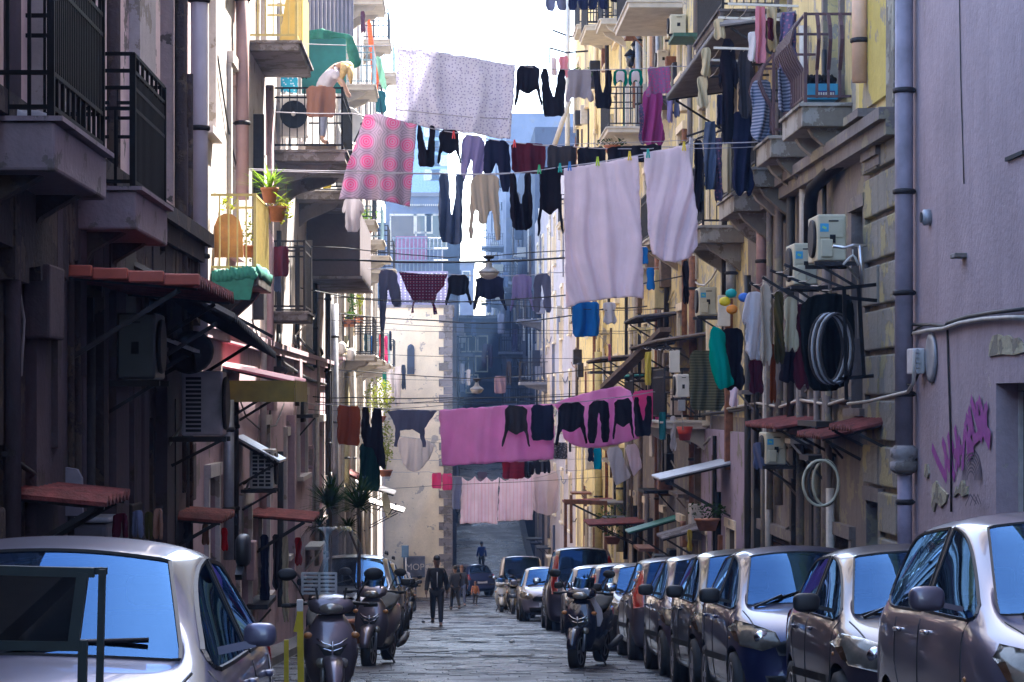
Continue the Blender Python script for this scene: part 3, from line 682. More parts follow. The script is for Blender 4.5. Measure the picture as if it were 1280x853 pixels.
# ================================================================ AC units
def ac(side, Y0, xo, z, w, d, h, label, style='plain', mat=None, shelf=True):
    """xo: outer x of casing; w depth across (x), d length (y), h height"""
    o = -side; root = thing('air_conditioner', label, 'air conditioner', (xo, Y0, z), 'air conditioner units on the walls'); mat = mat or m_cream
    xi = xo - o * w
    m = MB(); m.box((xi, Y0, z), (xo, Y0 + d, z + h), .02)
    if style == 'panel':
        m.box((xi + o*w*.48, Y0 - .03, z + h*.08), (xo - o*.04, Y0 - .002, z + h*.46), .01); m.box((xi + o*w*.10, Y0 - .012, z + h*.5), (xo - o*w*.05, Y0 - .002, z + h*.9), .004)
    m.build('casing', mat, root)
    m = MB()
    if style == 'louvre':
        for i in range(13): zz = z + h * (.06 + .067 * i); m.box((xi + o*w*.10, Y0 - .006, zz), (xi + o*w*.48, Y0 - .002, zz + h*.042))
    elif style == 'grid':
        for i in range(9):
            for j in range(3): m.box((xi + o*w*(.12 + .27*j), Y0 - .006, z + h*(.06 + .1*i)), (xi + o*w*(.33 + .27*j), Y0 - .002, z + h*(.125 + .1*i)))
    else:
        m.box((xi + o*w*.38, Y0 - .016, z + h*.38), (xi + o*w*.58, Y0 - .0125, z + h*.56)); m.box((xi + o*w*.28, Y0 - .016, z + h*.84), (xi + o*w*.62, Y0 - .0125, z + h*.87))
    m.build('louvres', m_dark, root)
    m = MB(); m.lathe([(h*.40, 0), (h*.42, .02), (h*.40, .04)], (xo + (0 if o > 0 else -.04), Y0 + d*.4, z + h*.5), 'X', 24); m.build('fan_grille', m_iron, root)
    if style == 'panel':
        m = MB(); m.box((xi + o*w*.62, Y0 - .016, z + h*.62), (xi + o*w*.92, Y0 - .0125, z + h*.80)); st = m.build('sticker', M('sticker_blue', (.04, .32, .55), .5), root)
        m = MB(); m.obox((xi + o*w*.77, Y0 - .018, z + h*.71), (w*.15, .003, h*.05), Matrix.Rotation(.4, 3, 'Y')); m.build('leaf_mark', M('sticker_green', (.25, .55, .25), .5), root) if False else m.build('sticker_mark', M('sticker_green', (.25, .55, .25), .5), st)
    if shelf:
        m = MB(); m.box((xi - o*.12, Y0 - .05, z - .06), (xo + o*.04, Y0 + .02, z - .012)); m.bar((xi - o*.1, Y0, z - .30), (xo, Y0, z - .04), .03); m.build('bracket', m_iron, root); m = MB(); m.box((xi - o*.12, Y0 + d - .05, z - .06), (xo + o*.04, Y0 + d, z - .012)); m.build('bracket', m_iron, root)
        m = MB(); xw = WL if side < 0 else WR
        m.tube([(xi, Y0 + d*.8, z + h*.3), (xi - o*.06, Y0 + d*.9, z + h*.1), (xw + o*.03, Y0 + d, z - .2), (xw + o*.03, Y0 + d, z - .9)], .02, 5); m.build('hose', m_cablew, root)
    return root
def acL(px0, px1, py0, py1, Y, d, label, **k):
    a, b = P(px0, py1, Y), P(px1, py0, Y); return ac(-1, Y, b.x, a.z, b.x - a.x, d, b.z - a.z, label, **k)
def acR(px0, px1, py0, py1, Y, d, label, **k):
    a, b = P(px0, py1, Y), P(px1, py0, Y); return ac(1, Y, a.x, a.z, b.x - a.x, d, b.z - a.z, label, **k)
acL(146, 194, 391, 474, 20.2, .7, 'black air conditioner box in the shadow under the red-edged awning', mat=M('ac_black', (.03, .03, .035), .4))
acL(227, 278, 464, 545, 24.0, .45, 'pale air conditioner with a column of dark louvre slots, low on the left wall', style='louvre', mat=M('ac_lilac', (.42, .38, .42), .5))
acL(312, 342, 562, 611, 33.5, .6, 'small air conditioner with grid vents under the tilted white canopy', style='grid', mat=m_white)
acR(1022, 1058, 268, 326, 28.3, .75, 'uppermost cream air conditioner with a blue sticker on the crumbling wall', style='panel')
acR(992, 1022, 304, 356, 29.8, .7, 'lower cream air conditioner with a blue sticker beside the uppermost one', style='panel')
acR(874, 896, 359, 394, 42, .7, 'small cream air conditioner beyond the pinwheel', style='panel')
acR(957, 983, 541, 581, 33, .7, 'cream air conditioner low down under the red awning strips', style='panel')
acR(838, 858, 18, 42, 50, .8, 'white air conditioner high up beside the corrugated canopy')
acR(822, 836, 62, 84, 54, .7, 'narrow white air conditioner below the high one', mat=m_white)
acR(846, 862, 468, 497, 44.5, .8, 'ribbed white heater unit beside the woven olive mat', mat=m_white)
# the round fan unit on the woman's balcony
root = thing('fan_unit', 'white air conditioner with a big round black fan on the balcony of the leaning woman', 'air conditioner', P(368, 168, 41.2))
a, b = P(350, 170, 41.2), P(384, 118, 41.2)
m = MB(); m.box((a.x, 41.2, a.z), (b.x, 41.6, b.z), .02); m.build('casing', m_white, root)
c = P(367, 143, 41.1); m = MB(); m.lathe([(.235, -.02), (.235, .07), (.05, .0)][::1], (c.x, 41.1, c.z), 'Y', 28); m.build('fan', m_black, root)
m = MB(); m.ball((c.x, 41.06, c.z), .04, 2); m.build('fan_hub', m_white, root)
# white boxes
def wallbox(px0, px1, py0, py1, Y, label, mat=None, dep=.14, lines=0):
    a, b = P(px0, py1, Y), P(px1, py0, Y); m = MB(); m.box((a.x, Y, a.z), (b.x, Y + dep, b.z), .012)
    for i in range(lines): x = a.x + (b.x - a.x) * (i + .5) / lines; m.box((x - .01, Y - .02, a.z + .03), (x + .01, Y - .002, b.z - .03))
    t = thing('meter_box', label, 'utility box', a); m.build('box', mat or m_white, t); m = MB()
    m.tube([((a.x+b.x)/2, Y + .05, a.z), ((a.x+b.x)/2 + .02, Y + .05, a.z - .35)], .012, 5); m.build('pipe', m_cablew, t); return t
wallbox(898, 913, 369, 408, 41.5, 'white boiler box below the pinwheel')
wallbox(837, 850, 438, 466, 46, 'white box with a camera above it, left of the woven mat')
wallbox(848, 857, 500, 514, 44, 'small grey meter box under the ribbed heater', m_grey)
# junction box on purple wall (faces the street)
t = thing('junction_box', 'pale junction box with cable loops on the purple wall', 'utility box', (WR, 25.4, 1.6))
y0, y1 = YR(1163), YR(1143); za, zb = ZZ(468, 25.2), ZZ(436, 25.2)
m = MB(); m.lathe([(.22, 0), (.26, -.01), (.26, -.03), (.20, -.04)], (WR, 24.75, (za+zb)/2 + .03), 'X', 20); m.build('back_plate', m_grey, t)
m = MB(); m.box((WR - .16, 25.0, za), (WR - .03, 25.33, zb), .015); m.build('box', M('box_pale', (.55, .52, .52), .5), t)
m = MB()
for i in range(5): m.lathe([(.022, 0), (.022, -.05)], (WR - .12, 24.99, za + .03 + i * .052), 'Y', 8)
m.build('connector', m_grey, t)
for s_ in (.0, .05):
    m = MB(); m.tube([(WR - .08, 25.1, za), (WR - .10, 25.3 + s_, za - .12), (WR - .12, 25.6, za - .10), (WR - .10, 25.75, za + .1), (WR - .07, 25.7, zb + .1 + s_), (WR - .04, 25.4, zb + .22), (WR - .04, 24.9, zb + .25)], .012, 6); m.build('cable', m_cable, t)

# ================================================================ pipes
def pipe(px, side, py0, py1, r, mat, label, clamps=3, off=None, pts=None, bend=None):
    Y = YL(px) if side < 0 else YR(px); x = (WL if side < 0 else WR) - side * ((off or r) + .03)
    Y = F * x / (px - CX)
    z0, z1 = ZZ(py1, Y), ZZ(py0, Y); t = thing('drainpipe', label, 'drainpipe', (x, Y, z0))
    m = MB(); m.tube([(x, Y, z0), (x, Y, z1)] if not bend else [(x, Y, z0), *[P(a, b, c) for a, b, c in bend], (x, Y, z1)], r, 12); m.build('pipe', mat, t)
    for i in range(clamps):
        z = z0 + (z1 - z0) * (i + .6) / clamps
        m = MB(); m.lathe([(r * 1.03, 0), (r * 1.25, .01), (r * 1.25, .05), (r * 1.03, .06)], (x, Y, z), 'Z', 12); m.bar((x, Y, z + .03), (x + side * (r + .05), Y, z + .03), .02); m.build('clamp', m_iron, t)
    return t
pipe(1130, 1, -60, 572, .098, M('pipe_bluegrey', (.22, .19, .24), .6, 0, .3, 4), 'thick blue-grey drainpipe at the corner of the purple wall', 5)
pipe(1131, 1, 572, 720, .08, M('pipe_lilac', (.28, .24, .32), .6), 'narrower lilac lower length of the corner drainpipe, below the coupling', 1)
m = MB(); x = WR - .13; Y = F * x / (1130 - CX); m.lathe([(.10, 0), (.15, .04), (.15, .12), (.11, .14), (.15, .18), (.15, .26), (.10, .30)], (x, Y, ZZ(592, Y)), 'Z', 16); tag(m.build('pipe_coupling', m_conc, org=(x, Y, ZZ(592, Y))), 'knobbly coupling where the corner drainpipe changes colour', 'pipe coupling')
pipe(1075, 1, -60, 103, .095, M('pipe_peach', (.62, .38, .26), .6, 0, .15, 5), 'peach-coloured pipe beside the nearest right balcony', 2)
pipe(822, 1, 200, 700, .075, m_rust, 'rust-orange pipe just right of the big white sheet', 4)
pipe(866, 1, 320, 640, .08, m_rust, 'rust-orange pipe to the left of the small cream air conditioner', 3)
pipe(952, 1, 230, 372, .085, M('pipe_pink', (.36, .22, .22), .6), 'dusty pink pipe under the row of right balconies', 2)
pipe(1012, 1, 195, 350, .04, m_rust, 'thin rusty pipe behind the bent black pipe', 2)
pipe(914, 1, 325, 372, .09, m_grey, 'short grey flue above the white boiler box', 1)
pipe(816, 1, 0, 180, .08, M('pipe_orange', (.42, .20, .08), .6), 'orange pipe high on the yellow house', 2)
pipe(798, 1, 20, 180, .08, m_grey, 'grey pipe high on the yellow house, beside the wall lanterns', 2)
pipe(748, 1, 440, 700, .12, M('pipe_yellowish', (.5, .42, .18), .6), 'yellowish pipe behind the diagonal wooden beam', 2)
pipe(775, 1, 560, 690, .11, m_yel, 'bright yellow pipe near the parked cars', 1)
pipe(249, -1, -60, 420, .10, M('pipe_white', (.52, .46, .50), .5, 0, .1, 4), 'thick white drainpipe at the corner of the sunlit upper wall', 3)
pipe(303, -1, -60, 250, .09, M('pipe_rose', (.48, .30, .29), .6, 0, .15, 4), 'rose-pink drainpipe on the sunlit left wall', 2)
pipe(286, -1, 500, 700, .07, m_grey, 'pale grey pipe behind the slotted air conditioner', 2)
pipe(293, -1, 495, 700, .06, m_iron, 'dark iron pipe under the yellow-skirted awning', 2)
pipe(394, -1, 300, 460, .05, m_cable, 'black pipe climbing the pink wall', 2)
pipe(410, -1, 340, 700, .07, m_iron, 'dark pipe at the far end of the pink wall', 4)
pipe(418, -1, 380, 700, .10, m_grey, 'grey pipe where the pink wall ends', 3)
pipe(432, -1, 420, 640, .11, M('pipe_olive', (.4, .36, .22), .6), 'olive pipe on the sunlit balcony front', 2)
pipe(440, -1, 420, 640, .11, m_frame, 'cream pipe on the sunlit balcony front', 2)
# black bent pipe, right
t = thing('bent_pipe', 'fat black pipe bending diagonally under the nearest right balcony', 'pipe', P(1015, 240, 31))
m = MB(); m.tube([P(1080, 150, 29.2), P(1072, 172, 29.3), P(1062, 192, 29.6), P(1030, 222, 30.8), P(1016, 236, 31.3), P(1013, 255, 31.5), P(1013, 305, 31.5)], .09, 12); m.build('pipe', m_black, t)
m = MB(); m.tube([P(1079, 146, 29.18), P(1076, 163, 29.25)], .10, 12); m.build('rust_collar', M('rust_orange', (.45, .17, .05), .7), t)
# S-bend gas pipes on the pink wall
def runs(name, label, cat, px_pts, r, mat, side=-1, off=.05):
    m = MB(); pts = []
    for px, py in px_pts:
        x = (WL if side < 0 else WR) - side * off; Y = F * x / (px - CX); pts.append((x, Y, ZZ(py, Y)))
    m.tube(pts, r, 6); return tag(m.build(name, mat, org=pts[0]), label, cat)
runs('gas_pipe', 'black gas pipe with an S bend on the pink wall', 'pipe', [(393, 395), (393, 430), (394, 433), (401, 436), (403, 442), (401, 447), (396, 449), (394, 455), (392, 462), (388, 459), (370, 447), (369, 440), (370, 432), (368, 428), (368, 419)], .035, m_cable)
runs('gas_pipe', 'black gas pipe running down to the right below the S bend', 'pipe', [(370, 419), (380, 430), (393, 442), (408, 454), (416, 458)], .03, m_cable)
runs('cable_bundle', 'twisted black cable bundle sagging along the pink wall', 'cable', [(349, 418), (348, 446), (355, 455), (366, 462), (378, 470), (390, 476), (402, 480), (416, 481)], .035, m_cable)
for i, pts in enumerate(([(0, 306), (20, 312), (45, 322), (68, 326)], [(15, 330), (25, 370), (30, 400), (26, 470)], [(1, 225), (4, 260), (3, 320)], [(55, 310), (56, 390), (57, 470), (55, 600)], [(72, 430), (74, 500), (71, 560)],
                         [(300, 500), (308, 522), (325, 537), (345, 532), (355, 505)], [(338, 400), (339, 470), (336, 560)], [(315, 400), (330, 440), (338, 500)], [(272, 70), (285, 160), (300, 230)])):
    runs('loose_cable', ('black cable drooping across the soot-dark wall top left', 'thin cable hanging down the dark wall at the left edge', 'pale wire at the very left edge', 'long pale cable running down beside the dark pilaster', 'short tan cable end low on the dark wall',
          'looping wire on the pink wall above the tilted canopy', 'straight black cable down the pink wall', 'slanting black cable on the pink wall', 'thin wire on the sunlit wall')[i], 'cable', pts, .012, m_cablew if i in (1, 2, 3, 4) else m_cable, off=.03)
# cables on purple wall and right side
runs('cable_run', 'pale clipped cable swooping across the purple wall', 'cable', [(1142, 417), (1160, 413), (1180, 411), (1200, 404), (1230, 399), (1260, 397), (1285, 397)], .022, m_cablew, 1)
runs('cable_bundle', 'dark cable bundle above the pale clipped cable on the purple wall', 'cable', [(1142, 406), (1165, 406), (1182, 408), (1184, 404), (1210, 396), (1240, 391), (1285, 386)], .02, m_cable, 1, .04)
runs('cable_run', 'beaded cable crossing the crumbling wall towards the junction box', 'cable', [(1060, 505), (1085, 502), (1110, 496), (1135, 490), (1142, 478), (1143, 440)], .02, m_cablew, 1, .24)
runs('wall_crack_cable', 'thin dark cable running straight down the purple wall', 'cable', [(1199, -20), (1201, 100), (1204, 200), (1205, 230)], .006, m_cable, 1, .01)
runs('wall_crack_cable', 'thin dark conduit down the purple wall beside the graffiti', 'cable', [(1184, 408), (1186, 470), (1189, 560), (1189, 640)], .012, m_iron, 1, .015)
runs('cable_run', 'dark cable tangle under the olive mat on the right wall', 'cable', [(865, 520), (900, 516), (940, 510), (985, 505), (1030, 500), (1060, 504)], .035, m_cable, 1, .06)
runs('cable_run', 'second tangle of pale cables above the red awning strips', 'cable', [(905, 512), (945, 504), (975, 509), (1000, 500), (1035, 506), (1062, 498)], .022, m_cablew, 1, .1)
t = thing('vent_cap', 'small grey vent cap on the purple wall', 'vent', (WR, F*WR/(1163-CX), 8)); m = MB(); y = F*WR/(1163-CX); m.lathe([(.085, 0), (.085, -.07), (.05, -.09)], (WR, y, ZZ(272, y)), 'X', 14); m.build('cap', m_grey, t)
m = MB(); m.lathe([(.055, 0), (.055, -.01)], (WR - .092, y, ZZ(272, y)), 'X', 12); m.build('hole', m_dark, t)
y = F*WR/(1206-CX); m = MB(); m.box((WR - .12, y - .1, ZZ(323, y)), (WR + .01, y + .12, ZZ(318, y) + .01), .01); tag(m.build('wall_ledge', m_conc, org=(WR, y, ZZ(322, y))), 'tiny stone ledge stub on the purple wall below the vent cap', 'ledge')
y = F*WR/(1270-CX); m = MB(); m.box((WR - .03, y - .35, ZZ(198, y)), (WR + .01, y + .3, ZZ(193, y))); tag(m.build('wall_slot', m_dark, org=(WR, y, ZZ(195, y))), 'short black slot in the purple wall at the right edge', 'slot')
# broken plaster: raised bare patches with an irregular outline
def patch_on_wall(name, label, outline, mat, side=1, th=.02, cat='plaster patch'):
    xw = WL if side < 0 else WR; pts = []
    for px, py in outline: Y = F * xw / (px - CX); pts.append((xw - side * .0, Y, ZZ(py, Y)))
    m = MB(); m.prism(pts, (-side * th, 0, 0)); return tag(m.build(name, mat, org=pts[0]), label, cat)
m_bare = plaster('bare_plaster', (.50, .44, .30), (.25, .2, .15), (.3, .26, .2), .4, .5, .8)
patch_on_wall('plaster_patch', 'bare cream plaster patch over the window on the purple wall', [(1238, 446), (1239, 432), (1243, 420), (1250, 418), (1256, 421), (1262, 419), (1269, 424), (1275, 422), (1281, 431), (1283, 440), (1270, 444), (1255, 443)], m_bare)
patch_on_wall('plaster_patch', 'torn yellowish plaster patch under the left end of the graffiti', [(1166, 632), (1168, 606), (1172, 601), (1176, 608), (1180, 612), (1186, 618), (1184, 628), (1178, 634), (1172, 628), (1169, 640)], m_bare)
patch_on_wall('plaster_patch', 'torn yellowish plaster patch under the middle of the graffiti', [(1194, 622), (1197, 608), (1200, 612), (1203, 602), (1206, 600), (1208, 610), (1211, 608), (1211, 618), (1205, 621), (1200, 616)], m_bare)
patch_on_wall('plaster_patch', 'small pale chip in the purple wall left of the graffiti', [(1157, 596), (1158, 580), (1161, 580), (1163, 592), (1161, 598)], m_bare)
# graffiti strokes: flat ribbons of paint on the wall
def ribbon(m, pts, w, x):
    P3 = []
    for px, py in pts: Y = F * WR / (px - CX); P3.append(Vector((x, Y, ZZ(py, Y))))
    for k in range(len(P3) - 1):
        a, b = P3[k], P3[k+1]; d = (b - a).normalized(); n = Vector((0, -d.z, d.y)) * w / 2; e = d * w * .25; xo = Vector((-.0008 * k, 0, 0))
        m.b.faces.new([m.b.verts.new(q + xo) for q in (a - e - n, b + e - n, b + e + n, a - e + n)])
strokes = [[(1166, 560), (1172, 575), (1183, 598)], [(1183, 598), (1182, 560), (1179, 552)], [(1179, 552), (1187, 585), (1192, 556)], [(1186, 545), (1192, 590), (1194, 596)], [(1196, 585), (1200, 548)], [(1195, 536), (1200, 580)], [(1194, 568), (1203, 562)],
           [(1207, 540), (1205, 574)], [(1204, 582), (1206, 581)], [(1208, 530), (1213, 572), (1218, 560), (1211, 548), (1217, 535), (1210, 522)], [(1213, 512), (1220, 550), (1226, 544), (1223, 505)], [(1216, 500), (1229, 548)], [(1226, 500), (1231, 520), (1226, 528), (1236, 548), (1239, 556)], [(1234, 508), (1235, 540)], [(1236, 508), (1230, 530), (1240, 545)]]
m = MB()
for i, s_ in enumerate(strokes): ribbon(m, s_, .10, WR - .004 - .0011 * i)
gm = M('spray_purple', (.26, .03, .25), .6, 0, .2, 12)
tag(m.build('graffiti', gm, org=(WR, 23, 0)), 'purple sprayed graffiti letters WUH!BURK running up the purple wall', 'graffiti')
m = MB()
for i in range(7):
    pts = [(1216 + 3.2*i*.3 + 12 * math.cos(a) * (1 - .11*i), 600 - 38 * math.sin(a) * (1 - .12*i)) for a in [PI * k / 10 for k in range(11)]]
    ribbon(m, pts, .018, WR - .004 - .009*i)
for i in range(3): ribbon(m, [(1216 + 7*i, 632), (1222 + 6*i, 618), (1230 + 4*i, 630)], .018, WR - .07 - .009*i)
tag(m.build('graffiti', M('spray_black', (.07, .05, .085), .7), org=(WR, 22.5, -.5)), 'thin dark sprayed arcs and zigzags below the purple letters', 'graffiti')

# ================================================================ awnings
def awning(side, Y0, L, z, D, label, mat, drop=.25, corr=.05, cat='awning', skirt=None, bars=True, zback=None, tiltY=0):
    o = -side; xw = WL if side < 0 else WR; xo = xw + o * D; root = thing('awning', label, cat, (xw, Y0, z))
    m = MB(); n = max(8, int(L / .09)) if corr else 1; top, bot = [], []
    zb = z + drop if zback is None else zback
    for i in range(n + 1):
        y = Y0 + L * i / n; w = corr * (.5 if i % 2 else -.5) + tiltY * i / n
        top.append([m.b.verts.new((xw, y, zb + w)), m.b.verts.new((xo, y, z + w))]); bot.append([m.b.verts.new((xw, y, zb + w - .03)), m.b.verts.new((xo, y, z + w - .03))])
    for i in range(n):
        m.b.faces.new((top[i][0], top[i][1], top[i+1][1], top[i+1][0])); m.b.faces.new((bot[i][0], bot[i+1][0], bot[i+1][1], bot[i][1])); m.b.faces.new((top[i][1], bot[i][1], bot[i+1][1], top[i+1][1])); m.b.faces.new((top[i][0], top[i+1][0], bot[i+1][0], bot[i][0]))
    for i in (0, n): m.b.faces.new((top[i][0], bot[i][0], bot[i][1], top[i][1]))
    m.build('roof_sheet', mat, root)
    if bars:
        for y in (Y0 + .08, Y0 + L - .08):
            m = MB(); m.bar((xw, y, zb - .06), (xo + side*.03, y, z - .06), .035); m.bar((xw, y, z - min(.7, D*.6)), (xo + side * D * .15, y, z - .07), .035); m.build('support_arm', m_iron, root)
    if skirt:
        m = MB(); m.box((xw, Y0 - .015, z - .30), (xo, Y0 - .003, z - .02)); m.box((xo + o*.003, Y0, z - .30), (xo + o*.015, Y0 + L, z - .02)); m.build('skirt', skirt, root)
    return root
awning(-1, 18.1, 2.9, ZZ(350, 18.1), 1.08, 'red-edged tile awning over the dark shopfront, upper left', m_red, drop=.09, corr=.07)
m = MB()
for i in range(4): x0 = WL + .01 + i * .27; m.box((x0, 18.02, ZZ(347, 18.1) + .075 - i*.022 - .07), (x0 + .262, 18.09, ZZ(347, 18.1) + .08 - i * .022 + .01), .01)
tag(m.build('awning_edge_tiles', M('edge_red', (.50, .11, .07), .55, 0, .15, 6), org=(WL, 18.05, ZZ(347, 18.1))), 'row of red ridge tiles along the near edge of the big left awning', 'edge tiles')
awning(-1, 21.3, 5.2, ZZ(395, 21.5), 1.05, 'long dark canopy behind the red-edged awning', M('canopy_black', (.02, .018, .02), .8), drop=.55, corr=.05, tiltY=-.25)
awning(-1, 31.4, 2.6, ZZ(474, 31.4), .94, 'red-topped awning with a mustard yellow skirt', M('pvc_red', (.55, .13, .16), .4, 0, .2, 5), drop=.20, corr=.05, skirt=M('mustard', (.20, .15, .015), .6))
awning(-1, 33.2, 1.4, ZZ(576, 33.2), .62, 'steeply tilted white glass canopy on the pink wall', M('canopy_white', (.55, .58, .62), .3), zback=ZZ(545, 33.2), drop=.3, corr=0)
awning(-1, 16.4, 1.2, ZZ(624, 16.4), .62, 'low red strip awning at the far left above the silver car', m_red, drop=.06, corr=.05)
awning(-1, 25, 1.5, ZZ(648, 25), .60, 'low red strip awning just behind the silver car, with cloths hung below', m_red, drop=.05, corr=.05)
awning(-1, 35.8, 1.6, ZZ(648, 35.8), .95, 'low red strip awning beside the potted yuccas', m_red, drop=.08, corr=.05)
awning(-1, 22.6, .9, ZZ(440, 24.0), .55, 'small tilted pale panel above the slotted air conditioner', m_white, zback=ZZ(412, 24), corr=0)
for (y, z, D, c, lab) in ((66, -1.0, .8, 0, 'red-striped low awning farther down the left side'), (74, -1.6, 1.3, 1, 'white folding awning on the left near the cream end wall'), (84, -2.6, 1.4, 1, 'grey folding awning on the left near the cream end wall')):
    awning(-1, y, 2.6, z, D, lab, (m_red, m_white)[c], drop=.4, corr=.03)
awning(1, 34.4, 8.5, ZZ(28, 34.4), 1.1, 'big corrugated canopy seen from below at the upper right', M('corrugated_grey', (.20, .18, .18), .7, .2, .3, 3), zback=ZZ(28, 34.4) + .15, corr=.07)
for (y, L, py, D, lab) in ((27.2, 1.7, 534, .42, 'nearest rusty red tile strip on the crumbling wall'), (29.0, 2.0, 544, .50, 'middle rusty red tile strip above the grey shutter'), (32.2, 3.2, 532, .62, 'farthest rusty red tile strip over the cream air conditioner')):
    awning(1, y, L, ZZ(py, y), D, lab, m_red, drop=.10, corr=.05)
for (y, L, py, D, mt, dr, lab) in ((42, 1.6, 598, 1.3, m_grey, .30, 'grey-blue sheet canopy over the parked cars'), (46, 7, 425, 1.0, m_wood, .15, 'dark wooden canopy below the blue towel'), (60, 6, 447, 1.2, m_wood, .1, 'wooden canopy on the yellow wall, left of the diagonal beam'), (56, 4, 470, 1.0, m_net, .08, 'ragged canopy above the lilac sheets'),
                               (60, 2.2, 655, 1.5, m_red, .06, 'long flat red canopy behind the parked hatchbacks'), (72, 1.6, 628, 1.5, m_red, .06, 'red canopy with poles beyond the hatchbacks'), (52, .9, 665, 1.1, M('green_sheet', (.02, .16, .10), .5), .32, 'sloping green canopy above the parked cars'), (46, 1.2, 672, .9, m_conc, .25, 'ragged grey canopy above the dark cars'), (52, 4, 395, .9, m_concd, .1, 'concrete canopy under the big white sheet')):
    awning(1, y, L, ZZ(py, y), D, lab, mt, drop=dr, corr=.03)
# diagonal beam
t = thing('wooden_beam', 'long dark wooden plank leaning diagonally on the yellow wall', 'beam', P(758, 482, 58))
m = MB(); m.bar(P(757, 484, 56), P(832, 412, 50), .25, .1); m.build('plank', m_wood, t)
# satellite dishes
def dish(c, r, label, face=(1, -1, .4), mat=None):
    t = thing('satellite_dish', label, 'satellite dish', c); q = Vector(face).to_track_quat('Z', 'Y').to_matrix()
    m = MB(); rings = []
    m.lathe([(.01, .0), (r*.5, r*.05), (r*.85, r*.16), (r, r*.24), (r*1.02, r*.23), (r*.85, r*.12), (r*.5, r*.02), (.02, -.03)], (0, 0, 0), 'Z', 24)
    for v in m.b.verts: v.co = q @ v.co + Vector(c)
    m.build('reflector', mat or m_white, t); m = MB(); m.tube([Vector(c) + q @ Vector((0, -r*.8, r*.2)), Vector(c) + q @ Vector((0, -.05, r*.9))], .015, 5); m.ball(Vector(c) + q @ Vector((0, -.03, r*.92)), .04, 1); m.build('feed_arm', m_iron, t)
    m = MB(); m.tube([Vector(c) - q @ Vector((0, 0, .03)), Vector(c) - q @ Vector((0, 0, .2)) + Vector((0, 0, -.1))], .02, 5); m.build('mount', m_iron, t)
dish(P(240, 443, 23.2), .22, 'dark satellite dish under the long dark canopy', (-.3, 1, .4), m_iron)
dish(P(436, 160, 45.5), .38, 'white satellite dish fixed beside the leaning woman\'s balcony', (1, -.9, .3))
dish(P(480, 632, 66), .36, 'cream satellite dish low on the left behind the yuccas', (1, -.25, .2), m_cream)
dish(P(545, 470, 99), .5, 'small pale satellite dish on the link house', (1, -1, .3)) if False else None
# wall lanterns high right
for i, (px, py) in enumerate(((788, 75), (796, 62))):
    c = P(px, py, 62); t = thing('wall_lantern', ('lower' if i == 0 else 'upper') + ' black wall lantern high on the yellow house', 'lantern', c)
    m = MB(); m.lathe([(.02, -.2), (.09, -.16), (.14, .1), (.02, .22)], c, 'Z', 6); m.build('glass', m_winglass, t); m = MB(); m.lathe([(.17, .1), (.13, .16), (.02, .28)], c, 'Z', 6); m.tube([c + Vector((0, 0, -.2)), c + Vector((.25, 0, -.3)), c + Vector((.45, 0, -.2))], .02, 5); m.build('bracket', m_black, t)
# tall white pole
t = thing('antenna_pole', 'tall whitish pole rising beside the washing into the sky', 'pole', P(711, 300, 94)); m = MB(); m.tube([P(709, 230, 92), P(710, -30, 92)], .09, 8); m.build('pole', m_white, t); m = MB(); m.tube([P(691, 38, 92), P(712, 46, 92), P(742, 47, 92)], .04, 6); m.build('cross_arm', m_iron, t)
t = thing('leaning_pole', 'pale pole leaning beyond the white washing', 'pole', P(693, 182, 88)); m = MB(); m.tube([P(693, 182, 88), P(712, 126, 88)], .09, 8); m.build('pole', m_frame, t)
